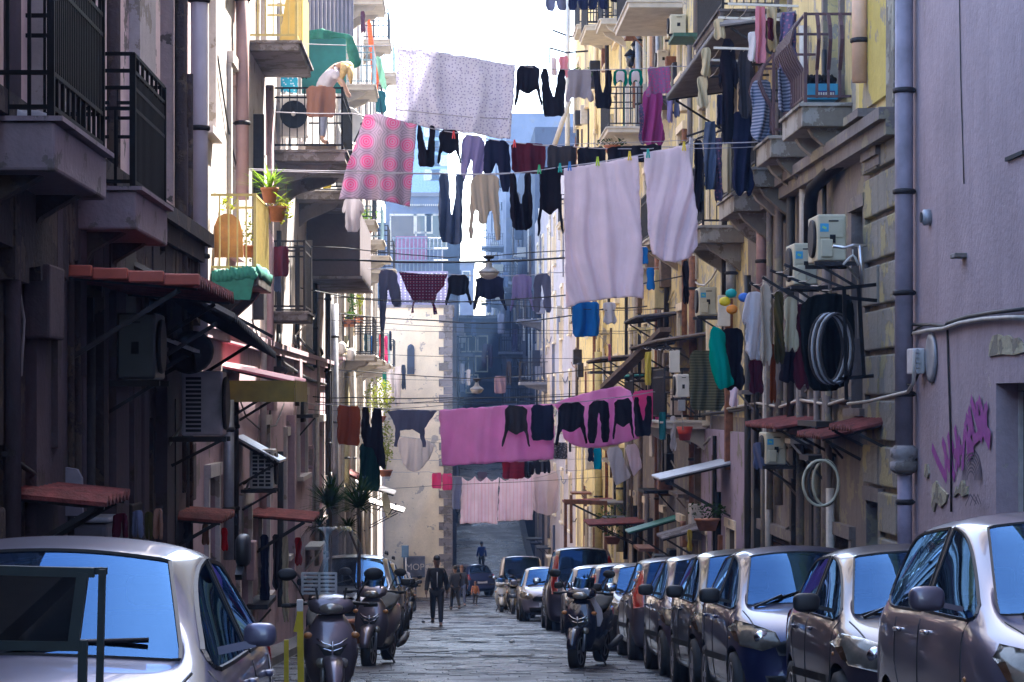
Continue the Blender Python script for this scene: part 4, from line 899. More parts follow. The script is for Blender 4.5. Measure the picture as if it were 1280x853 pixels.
# ================================================================ laundry
def densify(poly, step):
    out = []
    for i, a in enumerate(poly):
        b = poly[(i + 1) % len(poly)]; a = Vector(a); b = Vector(b); n = max(1, int((b - a).length / step))
        out += [a + (b - a) * k / n for k in range(n)]
    return out
def inside(p, poly):
    c = False; x, y = p; n = len(poly)
    for i in range(n):
        x1, y1 = poly[i]; x2, y2 = poly[(i + 1) % n]
        if (y1 > y) != (y2 > y) and x < (x2 - x1) * (y - y1) / (y2 - y1) + x1: c = not c
    return c
def smooth_poly(poly, it=1):
    for _ in range(it):
        q = []
        for i, a in enumerate(poly):
            b = poly[(i + 1) % len(poly)]; q += [(a[0]*.8 + b[0]*.2, a[1]*.8 + b[1]*.2), (a[0]*.2 + b[0]*.8, a[1]*.2 + b[1]*.8)]
        poly = q
    return poly
SEED = [0]
def cloth(name, label, cat, mat, poly, Y, fold=.05, wl=.35, group=None, step=None, soft=1, skew=0, parent=None, lean=0, diag=0):
    """poly in picture columns/rows at depth Y: cut to shape, subdivided, folded in depth, given thickness"""
    SEED[0] += 1; sd = SEED[0] * 7.31; fold = fold * 1.35
    xs = [p[0] for p in poly]; ysx = [p[1] for p in poly]; w, h = max(xs) - min(xs), max(ysx) - min(ysx)
    step = step or max(1.3, min(3.2, math.sqrt(w * h) / 26))
    if soft: poly = smooth_poly(poly, soft)
    edge = densify(poly, step); jg = min(1.3, .035 * math.sqrt(w * h))
    pts = [Vector((p[0] + jg * noise.noise(Vector((p[0] * .13, p[1] * .13, sd))), p[1] + jg * noise.noise(Vector((p[0] * .16, p[1] * .1, sd + 9))))) for p in edge]; ne = len(pts); pl = [(p[0], p[1]) for p in pts]
    y = min(ysx) + step * .5; r = 0
    while y < max(ysx):
        x = min(xs) + (step * .5 if r % 2 else 0)
        while x < max(xs):
            if inside((x, y), pl) and min((x - q[0]) ** 2 + (y - q[1]) ** 2 for q in pl) > (step * .45) ** 2: pts.append(Vector((x, y)))
            x += step
        y += step * .87; r += 1
    vs, es, fs, *_ = delaunay_2d_cdt(pts, [], [list(range(ne))], 1, 1e-4)
    me = bpy.data.meshes.new(name); co = []; uvs = []
    y0 = min(ysx)
    for v in vs:
        p = P(v[0], v[1], Y); d = (v[1] - y0) / h; s = p.x
        q = s + diag * p.z + .25 * noise.noise(Vector((s * 1.1, p.z * .7, sd)))
        f = math.sin(2 * PI * q / wl) * .5 + math.sin(2 * PI * q / (wl * .43) + sd) * .22 + .8 * noise.noise(Vector((s * 2.2 / wl * .5, p.z * .8, sd)))
        amp = fold * (.35 + .9 * min(1, d * 1.6))
        co.append(Vector((p.x, Y + f * amp + skew * (v[0] - xs[0]) / max(w, 1) + lean * d, p.z))); uvs.append((p.x, p.z))
    org = co[0].copy(); me.from_pydata([c - org for c in co], [], [list(f) for f in fs]); me.update()
    uv = me.uv_layers.new(name='UVMap')
    for lp in me.loops: uv.data[lp.index].uv = uvs[lp.vertex_index]
    for p in me.polygons: p.use_smooth = True
    o = link(name, me, mat); o.location = org
    if parent: o.parent = parent; o.location = org - ORG[parent.name]
    ORG[o.name] = org
    sm = o.modifiers.new('thick', 'SOLIDIFY'); sm.thickness = .012; sm.offset = 0
    return tag(o, label, cat, group) if not parent else o

T = {
 'sheet': [(0, 0), (.5, .01), (1, 0), (1, .5), (.99, 1), (.5, .985), (.01, 1), (0, .5)],
 'tee': [(.10, 0), (.5, .03), (.90, 0), (.88, .55), (1, .86), (.86, .98), (.76, .80), (.66, .86), (.5, .80), (.34, .86), (.24, .80), (.14, .98), (0, .86), (.12, .55)],
 'long': [(.10, 0), (.9, 0), (.88, .5), (1, .97), (.93, 1), (.80, .60), (.66, .64), (.5, .70), (.34, .64), (.20, .60), (.08, 1), (0, .97), (.12, .5)],
 'pantsv': [(0, 0), (.27, .0), (.34, .3), (.52, .66), (.66, .3), (.72, 0), (1, .02), (.97, .6), (.94, 1), (.5, .99), (.10, 1), (.06, .6)],
 'pants': [(.06, 0), (.94, 0), (1, .4), (1, 1), (.62, 1), (.54, .35), (.5, .26), (.45, .35), (.36, 1), (0, 1), (0, .4)],
 'shorts': [(.04, 0), (.96, 0), (1, 1), (.58, .97), (.5, .45), (.42, 1), (0, .97)],
 'tank': [(.1, 0), (.9, 0), (1, .7), (.84, 1), (.72, .75), (.5, .68), (.28, .75), (.16, 1), (0, .7)],
 'upright': [(.35, 0), (.65, 0), (.82, .06), (1, .42), (.86, .50), (.80, .30), (.82, 1), (.18, 1), (.2, .30), (.14, .50), (0, .42), (.18, .06)],
 'bunch': [(.15, 0), (.8, .0), (.92, .2), (.8, .5), (.98, .82), (.8, 1), (.62, .9), (.38, 1), (.06, .86), (.2, .5), (.08, .2)],
}
def tp(kind, x0, y0, x1, y1, dy=0):
    return [(x0 + (x1 - x0) * u, y0 + (y1 - y0) * v + dy * u) for u, v in T[kind]]
LINES = {}
def clothesline(name, Y, pts, label, r=.009, ext=True, twin=0):
    t = []
    a, b = pts[0], pts[-1]
    full = []
    if ext:
        xl, xr = CX + F * (WL + .02) / Y, CX + F * (WR - .02) / Y
        if a[0] > xl: full.append((xl, a[1] - .02 * (a[0] - xl)))
        full += pts
        if b[0] < xr: full.append((xr, b[1] - .04 * (xr - b[0])))
    else: full = pts
    # resample with slight sag
    out = []
    for i in range(len(full) - 1):
        for k in range(6):
            u = k / 6; out.append(P(full[i][0] + (full[i+1][0] - full[i][0]) * u, full[i][1] + (full[i+1][1] - full[i][1]) * u + 1.2 * math.sin(PI * u), Y))
    out.append(P(*full[-1], Y)); m = MB(); m.tube(out, r, 5)
    return tag(m.build(name, m_line if name == 'clothesline' else m_cable, org=out[0]), label, name.replace('_', ' '), 'clotheslines across the street' if name == 'clothesline' else None)

f_black = fabric('cloth_black', (.016, .014, .022), .08, var=.3)
f_navy = fabric('cloth_navy', (.022, .026, .065), .12, var=.3)
f_char = fabric('cloth_charcoal', (.055, .05, .06), .15, var=.3)
f_floral = fabric('cloth_floral', (.78, .76, .86), .5, 'dots', (.30, .27, .48))
f_rings = fabric('cloth_rings', (.66, .55, .68), .4, 'rings', (.80, .12, .34), (.75, .42, .62))
f_lav = fabric('cloth_lavender', (.34, .30, .56), .35)
f_maroon = fabric('cloth_maroon', (.10, .018, .035), .2)
f_white = fabric('cloth_white', (.90, .79, .87), .48)
f_white2 = fabric('cloth_white_bright', (.75, .72, .76), .4)
f_denim = fabric('cloth_denim', (.12, .16, .27), .2, var=.35)
f_greyb = fabric('cloth_greyblue', (.16, .17, .27), .25)
f_beige = fabric('cloth_beige', (.62, .52, .42), .35)
f_sweater = fabric('cloth_sweater', (.03, .02, .06), .15, 'bands', (.30, .03, .09), (.35, .35, .45))
f_brown = fabric('cloth_rust_towel', (.30, .07, .025), .2)
f_dgreen = fabric('cloth_dark_green', (.008, .05, .045), .15)
f_pink = fabric('cloth_pink', (.96, .46, .80), .5)
f_hot = fabric('cloth_hot_pink', (.80, .10, .32), .35)
f_lilacs = fabric('cloth_lilac_sheet', (.95, .84, .95), .5, 'vstripe', (.75, .40, .5))
f_pale = fabric('cloth_pale_curtain', (.80, .70, .76), .45)
f_plaidr = fabric('cloth_red_plaid', (.45, .02, .05), .25, 'plaid', (.08, .01, .03))
f_plaidb = fabric('cloth_blue_plaid', (.50, .50, .62), .3, 'plaid', (.06, .10, .25))
f_blue = fabric('cloth_bright_blue', (.02, .19, .55), .3)
f_green = fabric('cloth_bag_green', (.0, .38, .30), .35)
f_purpledot = fabric('cloth_purple_dots', (.30, .14, .32), .3, 'dots', (.65, .05, .25))
f_bra = fabric('cloth_green_trim', (.0, .17, .13), .2)
f_red = fabric('cloth_red', (.55, .03, .04), .3)
f_orange = fabric('cloth_orange', (.80, .28, .02), .4, 'bands', (.6, .04, .06))
f_pinkl = fabric('cloth_soft_pink', (.72, .30, .38), .35)
f_cream = fabric('cloth_cream', (.62, .54, .38), .3)
f_tan = fabric('cloth_tan_towel', (.34, .18, .13), .25)
f_teal = fabric('cloth_teal', (.02, .15, .18), .25)
f_print = fabric('cloth_print', (.15, .13, .25), .25, 'dots', (.5, .2, .3))
f_tweed = fabric('cloth_tweed', (.12, .11, .12), .2, 'dots', (.5, .48, .5))
f_yellow = fabric('cloth_yellow', (.7, .58, .12), .35)
f_olive = fabric('cloth_olive', (.09, .075, .03), .2)
ROW = {'A': 'washing on the topmost line', 'B': 'washing on the second line', 'C': 'washing on the line with coloured pegs', 'D': 'washing on the thin middle line', 'E': 'washing on the pink-sheet line', 'F': 'washing on the far low line'}
def G(kind, name, label, cat, mat, x0, y0, x1, y1, Y, row=None, dy=0, **k):
    return cloth(name, label, cat, mat, tp(kind, x0, y0, x1, y1, dy), Y, group=ROW.get(row, row), **k)

# --- row A
YA = 45
clothesline('clothesline', YA, [(495, 57), (570, 68), (644, 82), (710, 87), (765, 87), (838, 83)], 'topmost clothesline, carrying the pale floral sheet')
cloth('bed_sheet', 'large pale blue-white sheet with tiny floral sprigs on the topmost line', 'sheet', f_floral, [(497, 57), (540, 64), (590, 72), (644, 82), (642, 125), (637, 175), (590, 168), (540, 160), (493, 150), (495, 100)], YA - .05, .08, .7, group=ROW['A'], soft=0)
m = MB(); pts = [P(x, y, YA - .16) for x, y in ((494, 137), (540, 142), (590, 147), (638, 149))]; m.tube(pts, .008, 4); tag(m.build('clothesline', m_line, org=pts[0]), 'thin line crossing in front of the floral sheet near its hem', 'clothesline')
G('long', 'sweater', 'black long-sleeved top hanging upside down next to the floral sheet', 'top', f_black, 642, 82, 678, 133, YA, 'A')
G('pantsv', 'trousers', 'black trousers hung by both cuffs, left of the pale grey tee', 'trousers', f_black, 676, 86, 707, 146, YA, 'A')
G('tee', 't_shirt', 'pale grey tee hung upside down on the topmost line', 't-shirt', fabric('cloth_pale_grey', (.42, .38, .44), .4), 706, 86, 743, 130, YA, 'A')
G('pantsv', 'leggings', 'black leggings hung in a V right of the pale grey tee', 'leggings', f_black, 742, 87, 765, 136, YA, 'A')
for i, x in enumerate((766, 785)):
    o = G('tank', 'bra', ('left' if i == 0 else 'right') + ' one of two white bikini tops with green edging on the topmost line', 'bikini top', f_bra, x, 87, x + 19, 109, YA, 'A', fold=.02)
    G('tank', 'cup', '', '', f_white, x + 4, 89, x + 15, 105, YA - .04, fold=.01, parent=o)
G('tee', 'blouse', 'purple blouse dotted with red at the right end of the topmost line', 'blouse', f_purpledot, 806, 83, 842, 124, YA, 'A')
G('bunch', 'hanging_clothes', 'magenta cloth bunched below the purple dotted blouse', 'clothes', fabric('cloth_magenta', (.34, .06, .24), .3), 800, 112, 832, 185, YA + 2, fold=.08, wl=.2)
G('bunch', 'hanging_clothes', 'crimson and violet cloths hanging beside the far railing balcony', 'clothes', f_print, 797, 130, 815, 182, YA + 3, fold=.08, wl=.15)
for i, (x0, x1, y1, f, lab) in enumerate(((682, 708, 14, f_greyb, 'grey-blue shorts at the very top, left of two dark ones'), (710, 735, 13, f_navy, 'navy shorts at the very top, in the middle'), (735, 760, 12, f_navy, 'navy top at the very top beside the pale balcony floor'), (762, 786, 3, f_black, 'black garment just touching the top edge of the view'))):
    G('shorts', 'shorts', lab, 'shorts', f, x0, -14, x1, y1, 60, 'washing cut off by the top edge')
clothesline('clothesline', 60, [(520, -10), (690, -12), (780, -14)], 'line at the very top holding the cut-off shorts')
G('bunch', 'hanging_clothes', 'pink tops on the little rack beside the tall white pole', 'clothes', f_pinkl, 697, 70, 712, 98, 80, fold=.06, wl=.2)
G('bunch', 'hanging_clothes', 'pale lilac top on the little rack beside the tall white pole', 'clothes', f_pale, 688, 72, 697, 96, 80, fold=.06, wl=.2)
t = thing('drying_rack', 'thin rack poking into the sky beside the tall white pole', 'rack', P(700, 65, 80)); m = MB(); m.tube([P(687, 60, 80), P(708, 66, 80), P(735, 64, 80)], .03, 4); m.tube([P(687, 60, 80), P(687, 80, 80)], .02, 4); m.build('bar', m_iron, t)

# --- row B
YB = 40
clothesline('clothesline', YB, [(440, 142), (521, 156), (575, 167), (640, 178), (720, 184), (800, 186), (825, 184)], 'second clothesline, carrying the pink circle blanket')
cloth('blanket', 'lilac blanket covered with pink concentric circles', 'blanket', f_rings, [(456, 143), (475, 142), (489, 148), (521, 156), (517, 200), (512, 258), (480, 252), (450, 249), (424, 250), (432, 215), (444, 180)], YB - .05, .09, .8, group=ROW['B'], soft=0)
G('pantsv', 'leggings', 'black leggings beside the pink circle blanket', 'leggings', f_black, 521, 157, 544, 209, YB, 'B')
G('long', 'top', 'small black top right of the leggings on the second line', 'top', f_black, 546, 162, 577, 206, YB, 'B')
cloth('sweatpants', 'lavender sweatpants hung by the waist on the second line', 'trousers', f_lav, [(578, 168), (606, 171), (606, 200), (602, 222), (598, 240), (592, 232), (589, 195), (584, 215), (577, 232), (576, 205)], YB, .04, .2, group=ROW['B'])
cloth('trousers', 'navy trousers with spread legs left of the maroon cloth', 'trousers', f_navy, [(607, 173), (636, 176), (638, 205), (637, 240), (627, 240), (622, 200), (614, 218), (604, 218), (605, 195)], YB, .04, .2, group=ROW['B'])
G('sheet', 'towel', 'maroon towel on the second line', 'towel', f_maroon, 639, 178, 681, 216, YB, 'B', dy=2)
G('sheet', 'towel', 'charcoal towel between the maroon and black ones', 'towel', f_char, 684, 182, 720, 219, YB, 'B')
G('sheet', 'towel', 'black towel third on the second line', 'towel', f_black, 722, 184, 757, 208, YB, 'B')
G('sheet', 'towel', 'last black towel on the second line', 'towel', f_black, 759, 184, 826, 206, YB, 'B', dy=-4)
clothesline('clothesline', 42, [(320, 190), (430, 188), (600, 181), (720, 180)], 'pale line crossing just below the second line', r=.006)

# --- row C
YC = 34
clothesline('clothesline', YC, [(455, 214), (550, 217), (625, 218), (700, 209), (800, 194), (862, 180)], 'third clothesline, held with coloured pegs above the big white sheets')
clothesline('clothesline', YC + .3, [(560, 218), (700, 213), (862, 186)], 'twin of the third clothesline running right behind it', r=.006)
cloth('jeans', 'blue jeans hung upside down by the cuffs, pale lining showing at the waist', 'jeans', f_denim, [(549, 217), (561, 217), (561, 240), (565, 275), (570, 240), (569, 219), (580, 218), (578, 245), (577, 290), (578, 304), (564, 305), (551, 301), (549, 286), (549, 250)], YC, .05, .15, group=ROW['C'])
cloth('bodysuit', 'beige knitted bodysuit with long sleeves hanging', 'bodysuit', f_beige, [(589, 219), (624, 218), (623, 245), (626, 300), (619, 301), (616, 262), (610, 266), (608, 280), (599, 280), (598, 266), (592, 262), (591, 298), (586, 298), (588, 250)], YC, .03, .15, group=ROW['C'], step=1.6)
cloth('shirt', 'black shirt hung by its cuffs in a U shape left of the black top', 'shirt', f_black, [(637, 217), (645, 217), (646, 235), (651, 260), (656, 235), (656, 217), (664, 216), (664, 240), (666, 266), (663, 288), (641, 288), (638, 265), (637, 240)], YC, .05, .15, group=ROW['C'], step=1.5)
G('long', 'top', 'black long-sleeved top touching the big white sheet', 'top', f_black, 671, 210, 705, 296, YC, 'C', dy=-2)
cloth('bed_sheet', 'biggest white sheet, hanging long and straight from the pegged line', 'sheet', f_white, [(705, 211), (750, 204), (798, 195), (801, 280), (805, 374), (790, 371), (755, 374), (725, 379), (708, 386), (706, 300)], YC - .1, .05, .30, group=ROW['C'], soft=0, diag=.10)
cloth('bed_sheet', 'second white sheet, rounded at the bottom and caught against the right balcony washing', 'sheet', f_white, [(804, 191), (830, 187), (860, 181), (866, 220), (871, 270), (872, 308), (862, 322), (845, 328), (830, 326), (816, 318), (811, 290), (808, 240)], YC - .1, .055, .26, group=ROW['C'], soft=0, diag=-.12)
pegc = {'green': (.02, .4, .15), 'blue': (.02, .2, .6), 'yellow': (.8, .6, .03), 'lime': (.45, .65, .02), 'teal': (.0, .4, .35), 'red': (.7, .05, .05)}
for i, (x, y, c) in enumerate(((674, 211, 'green'), (700, 209, 'teal'), (712, 207, 'blue'), (747, 201, 'lime'), (787, 194, 'yellow'), (810, 191, 'teal'), (855, 182, 'yellow'), (567, 168, 'red'), (643, 179, 'red'))):
    YY = YB - .03 if y < 180 and x < 700 else YC - .13; p = P(x, y, YY); t = thing('clothes_peg', '%s clothes peg, %s' % (c, ('on the black top\'s shoulder', 'just left of the biggest white sheet', 'at the top left corner of the biggest white sheet', 'in the middle of the biggest white sheet\'s edge', 'at the right corner of the biggest white sheet', 'at the left corner of the second white sheet', 'at the right corner of the second white sheet', 'on the second line above the small black top', 'on the second line at the maroon towel')[i]), 'peg', p, 'clothes pegs on the lines')
    m = MB(); m.obox(p + Vector((-.012, 0, -.01)), (.018, .03, .13), Matrix.Rotation(.12, 3, 'Y')); m.obox(p + Vector((.012, 0, -.01)), (.018, .03, .13), Matrix.Rotation(-.12, 3, 'Y')); m.build('jaws', M('peg_' + c, pegc[c], .5, 0, .05), t)
# --- row D
YD = 55
clothesline('clothesline', YD, [(470, 336), (500, 340), (560, 343), (634, 345), (690, 341), (720, 338)], 'thin middle clothesline with the patterned sweater')
cloth('jeans', 'grey-blue jeans at the left of the thin middle line', 'jeans', f_greyb, [(473, 336), (494, 338), (500, 362), (503, 384), (491, 384), (485, 358), (482, 384), (481, 412), (475, 412), (474, 370)], YD, .05, .2, group=ROW['D'])
cloth('sweater', 'patterned dark sweater with red bands and sleeves hanging down', 'sweater', f_sweater, [(499, 340), (530, 343), (559, 343), (556, 356), (546, 368), (543, 380), (547, 393), (543, 394), (539, 377), (518, 378), (517, 391), (514, 392), (516, 376), (508, 362)], YD, .03, .25, group=ROW['D'], step=1.4, soft=0)
for i, (x0, y0, x1, y1, f, lab) in enumerate(((556, 344, 590, 382, f_black, 'black top between the patterned sweater and the hanging lamp'), (590, 345, 634, 388, f_navy, 'navy top with the hanging lamp in front of it'), (637, 343, 668, 390, f_lav, 'lavender tee on the thin middle line'))):
    G('long', 'top', lab, 'top', f, x0, y0, x1, y1, YD, 'D', step=1.4)
G('pants', 'trousers', 'small grey-blue trousers at the right end of the thin middle line', 'trousers', f_greyb, 667, 342, 689, 391, YD, 'D')
# --- long dark cables
def span(label, Y, pts, r, name='overhead_cable', ext=True): clothesline(name, Y, pts, label, r, ext)
span('thick black cable crossing the street at lamp height', 50, [(300, 322), (440, 325), (560, 328), (700, 323), (830, 312), (890, 308)], .022)
span('second black cable sagging just under the first', 48, [(230, 355), (340, 352), (450, 374), (560, 378), (700, 370), (830, 350), (960, 320)], .013)
span('thin cable high between pink blanket and veranda', 46, [(270, 300), (430, 310), (560, 322), (660, 316), (890, 300)], .010)
span('dark sagging cable below the thin middle line', 60, [(420, 392), (545, 401), (620, 404), (690, 398), (760, 385)], .016)
span('thin cable below the patterned sweater', 52, [(300, 372), (440, 372), (560, 376), (760, 388)], .008)
for i, (y0, y1, YY, r) in enumerate(((497, 494, 52, .012), (503, 499, 53, .008), (507, 489, 58, .007), (471, 476, 60, .005), (513, 496, 50, .006), (400, 414, 57, .007), (409, 417, 62, .006), (440, 448, 70, .008), (612, 596, 70, .007), (545, 560, 75, .006))):
    span('pale overhead wire number at %s of the street' % ('x',) if False else ('pale wire above the pink sheets, uppermost of three', 'pale wire above the pink sheets, middle of three', 'pale wire above the pink sheets, lowest of three', 'thin wire past the lower hanging lamp', 'wire just behind the brown towel', 'wire under the dark sagging cable', 'faint wire crossing above the lower lamp', 'faint wire across the cream end wall, upper', 'wire holding the far low washing', 'faint wire across the cream end wall, lower')[i], YY, [(440, y0), (560, (y0 + y1) / 2 + 2), (760, y1)], r, 'overhead_wire')

# --- row E
YE = 48
clothesline('clothesline', YE, [(421, 505), (455, 509), (545, 513), (620, 508), (700, 504), (760, 498), (815, 490)], 'fourth clothesline, carrying the pink sheets')
G('sheet', 'towel', 'rust-brown towel at the left end of the pink-sheet line', 'towel', f_brown, 422, 506, 450, 556, YE, 'E', dy=2)
cloth('trousers', 'black trousers hung by the cuffs over the dark green cloth', 'trousers', f_black, [(452, 508), (461, 509), (463, 540), (466, 510), (477, 510), (478, 540), (482, 580), (479, 588), (472, 580), (468, 560), (452, 558)], YE, .05, .2, group=ROW['E'])
G('sheet', 'skirt', 'dark green cloth hanging long below the black trousers', 'skirt', f_dgreen, 450, 554, 475, 614, YE + .2, 'E', fold=.1, wl=.25)
cloth('jumper', 'grey-navy jumper with a black hem and sleeves hanging in front of the cream end wall', 'jumper', f_greyb, [(484, 514), (515, 512), (546, 514), (538, 525), (531, 536), (532, 559), (528, 559), (525, 542), (515, 537), (500, 538), (497, 558), (493, 558), (494, 532), (488, 522)], YE, .03, .3, group=ROW['E'], step=1.4, soft=0)
cloth('bed_sheet', 'wide flat orchid-pink sheet, left of the two pink ones', 'sheet', f_pink, [(549, 513), (590, 510), (640, 507), (691, 505), (693, 540), (691, 574), (650, 577), (600, 580), (553, 583), (551, 548)], YE - .05, .07, .7, group=ROW['E'], soft=0)
cloth('bed_sheet', 'orchid-pink sheet bulging up and sagging, behind four black garments', 'sheet', f_pink, [(690, 506), (712, 497), (745, 488), (776, 483), (788, 489), (793, 510), (795, 530), (798, 548), (775, 555), (750, 560), (722, 559), (706, 550), (700, 528), (697, 512)], YE + .5, .14, .8, group=ROW['E'], soft=0)
G('sheet', 'towel', 'bright pink towel at the right end of the pink-sheet line', 'towel', f_hot, 791, 489, 823, 535, YE + 1.0, 'E', dy=-3)
G('long', 'top', 'dark brown top pegged over the left pink sheet', 'top', f_char, 627, 507, 663, 559, YE - .25, 'E', step=1.4)
G('sheet', 'shorts', 'navy cloth pegged at the right edge of the left pink sheet', 'shorts', f_navy, 664, 506, 692, 551, YE - .25, 'E')
G('long', 'top', 'wide black top over the sagging pink sheet', 'top', f_black, 693, 505, 735, 558, YE - .25, 'E', step=1.4, dy=-3)
G('pants', 'trousers', 'black trousers over the middle of the sagging pink sheet', 'trousers', f_black, 735, 502, 762, 555, YE - .25, 'E', dy=-2)
G('long', 'top', 'small black top over the right part of the sagging pink sheet', 'top', f_black, 765, 500, 793, 550, YE - .25, 'E', step=1.4, dy=-2)
G('pantsv', 'trousers', 'black trousers in a V shape at the right end of the pink sheet', 'trousers', f_black, 792, 497, 815, 547, YE - .25, 'E', dy=-2)
# --- row F and in between
YF = 82
clothesline('clothesline', 68, [(496, 545), (545, 549), (560, 547)], 'far line with the white swimsuit and pink shorts')
cloth('swimsuit', 'white garment with a cut-out shape against the cream end wall', 'swimsuit', f_white2, [(496, 545), (545, 552), (538, 572), (528, 586), (514, 591), (505, 583), (499, 565)], 68, .04, .3, group=ROW['F'])
clothesline('clothesline', YF, [(536, 590), (575, 596), (625, 600), (668, 598), (700, 588)], 'far low clothesline with the lilac sheets')
cloth('pink_shorts', 'left half of a pair of hot pink cloths before the cream end wall', 'shorts', f_hot, tp('sheet', 540, 591, 552, 611), YF, .03, .3, group=ROW['F'])
cloth('pink_shorts', 'right half of a pair of hot pink cloths before the cream end wall', 'shorts', f_hot, tp('sheet', 553, 592, 565, 613), YF, .03, .3, group=ROW['F'])
G('sheet', 'dishcloth', 'blue checked cloth beside the lilac sheets', 'cloth', f_plaidb, 565, 596, 579, 637, YF, 'F')
def scallop(x0, y0, x1, y1, n, dip, dy=0):
    top = []
    for i in range(n * 4 + 1):
        u = i / (n * 4); top.append((x0 + (x1 - x0) * u, y0 + dip * abs(math.sin(PI * u * n)) + dy * u))
    return top + [(x1 - 1, y1 + dy * .6), ((x0 + x1) / 2, y1 - 1), (x0 - 3, y1)]
cloth('bed_sheet', 'lilac sheet with scalloped top, left one on the far line', 'sheet', f_lilacs, scallop(578, 596, 623, 655, 3, 6), YF - .1, .12, .6, group=ROW['F'], soft=0)
cloth('bed_sheet', 'lilac sheet with scalloped top, right one on the far line', 'sheet', f_lilacs, scallop(625, 597, 667, 652, 3, 5, -4), YF - .1, .12, .6, group=ROW['F'], soft=0)
cloth('curtain', 'pale see-through curtain at the right end of the far line', 'curtain', f_pale, [(664, 592), (680, 590), (697, 588), (699, 620), (698, 640), (686, 644), (668, 642), (665, 615)], YF + .2, .12, .4, group=ROW['F'])
clothesline('clothesline', 72, [(612, 576), (660, 577), (700, 574)], 'line with the red plaid shirt')
cloth('shirt', 'red plaid shirt just under the left pink sheet', 'shirt', f_plaidr, tp('sheet', 628, 573, 656, 599), 72, .04, .3, group=ROW['F'])
for i, (x0, x1, y1) in enumerate(((655, 660, 597), (661, 676, 594), (679, 688, 592))):
    G('shorts', 'underwear', 'small black garment, %s of three right of the red plaid shirt' % ('first', 'second', 'third')[i], 'underwear', f_black, x0, 575, x1, y1, 72, 'F', step=1.2)
G('sheet', 'tweed_cloth', 'mottled grey cloth below the right corner of the left pink sheet', 'cloth', f_tweed, 691, 553, 709, 574, 60)
cloth('towel', 'white towel swinging down diagonally under the sagging pink sheet', 'towel', f_white2, [(758, 560), (775, 558), (784, 585), (789, 597), (778, 603), (770, 609), (764, 590)], 56, .06, .3)
cloth('towel', 'pale towel hanging close right of the diagonal white one', 'towel', f_white, [(781, 556), (797, 555), (803, 583), (797, 590), (792, 597), (786, 580)], 56, .06, .3)
G('sheet', 'towel', 'turquoise towel under the sagging pink sheet', 'towel', fabric('cloth_turquoise', (.0, .35, .5), .3), 742, 560, 752, 587, 60)
G('bunch', 'hanging_clothes', 'dark blue clothes beside the turquoise towel', 'clothes', f_navy, 734, 560, 743, 578, 60)
G('sheet', 'towel', 'bright blue towel hung over a rail below the biggest white sheet', 'towel', f_blue, 715, 377, 749, 421, 52, fold=.08)
G('bunch', 'hanging_clothes', 'red and white bits of clothing right of the bright blue towel', 'clothes', f_white2, 752, 378, 772, 406, 52, wl=.15)
G('bunch', 'hanging_clothes', 'blue cloth seen between the two white sheets, upper', 'clothes', f_blue, 801, 309, 811, 331, 44)
G('bunch', 'hanging_clothes', 'blue cloth seen between the two white sheets, lower', 'clothes', f_blue, 807, 335, 819, 364, 44)
G('bunch', 'hanging_clothes', 'black clothing hanging below the second white sheet', 'clothes', f_black, 852, 326, 862, 382, 41, wl=.15)
# left side garments
G('sheet', 'bath_towel', 'tan towel folded over the rail in front of the round fan', 'towel', f_tan, 383, 108, 419, 147, 40.7, fold=.03)
G('sheet', 'polka_cloth', 'turquoise and white cloth on the rail of the leaning woman\'s balcony', 'cloth', fabric('cloth_polka', (.05, .35, .5), .3, 'dots', (.7, .7, .75)), 350, 96, 372, 116, 41.5, fold=.05)
G('bunch', 'hanging_clothes', 'black clothes behind the leaning woman', 'clothes', f_black, 374, 66, 386, 100, 43, wl=.15)
cloth('netting', 'green netting canopy sheltering the leaning woman', 'netting', m_net, [(378, 40), (400, 36), (420, 40), (440, 43), (446, 60), (452, 82), (443, 88), (436, 78), (434, 62), (432, 46), (400, 50), (380, 48)], 43, .10, .5, soft=1)
m = MB(); m.box((P(378, 0, 46).x, 45.8, P(0, 118, 46).z), (P(433, 0, 46).x, 45.9, P(0, 44, 46).z)); tag(m.build('netting', M('net_backing', (.02, .17, .16), .8, 0, .4, 2), org=P(405, 80, 46)), 'dark green netting wall behind the leaning woman', 'netting')
m = MB()
for i in range(24): x = P(378 + i * 2.6, 0, 46).x; m.box((x, 46.5 + (i % 2) * .06, P(0, 40, 46).z), (x + .037, 46.56 + (i % 2) * .06, P(0, -40, 46).z))
tag(m.build('corrugated_panel', M('corr_blue', (.25, .24, .33), .6, .1, .15, 3), org=P(405, 20, 46.5)), 'grey-blue corrugated panel above the green netting', 'panel')
cloth('scarf', 'long red and orange scarf hanging high on the sunlit balcony front', 'scarf', f_orange, [(459, 24), (463, 24), (468, 60), (473, 100), (471, 118), (466, 120), (464, 80), (460, 50)], 68, .06, .3)
G('bunch', 'hanging_clothes', 'reddish cloth left of the long orange scarf', 'clothes', f_maroon, 450, 14, 457, 42, 70, wl=.15)
G('bunch', 'hanging_clothes', 'dark teal clothes below the long orange scarf', 'clothes', f_teal, 468, 114, 484, 142, 68, wl=.2)
cloth('tablecloth', 'pale green and cream cloth right of the long orange scarf', 'cloth', fabric('cloth_mint', (.35, .62, .5), .4), [(469, 70), (476, 72), (481, 92), (484, 114), (478, 112), (472, 96)], 69, .06, .3)
G('sheet', 'yellow_cloth', 'yellow cloth on the rail above the grey veranda', 'cloth', f_yellow, 403, 212, 414, 236, 46.3, fold=.04)
G('upright', 'white_shirt', 'white shirt hanging below the pink circle blanket', 'shirt', f_white2, 426, 246, 456, 290, 41.5, fold=.05)
G('sheet', 'maroon_cloth', 'maroon cloth thrown over a rail below the potted yucca', 'cloth', f_maroon, 334, 308, 361, 346, 38.8, fold=.06)
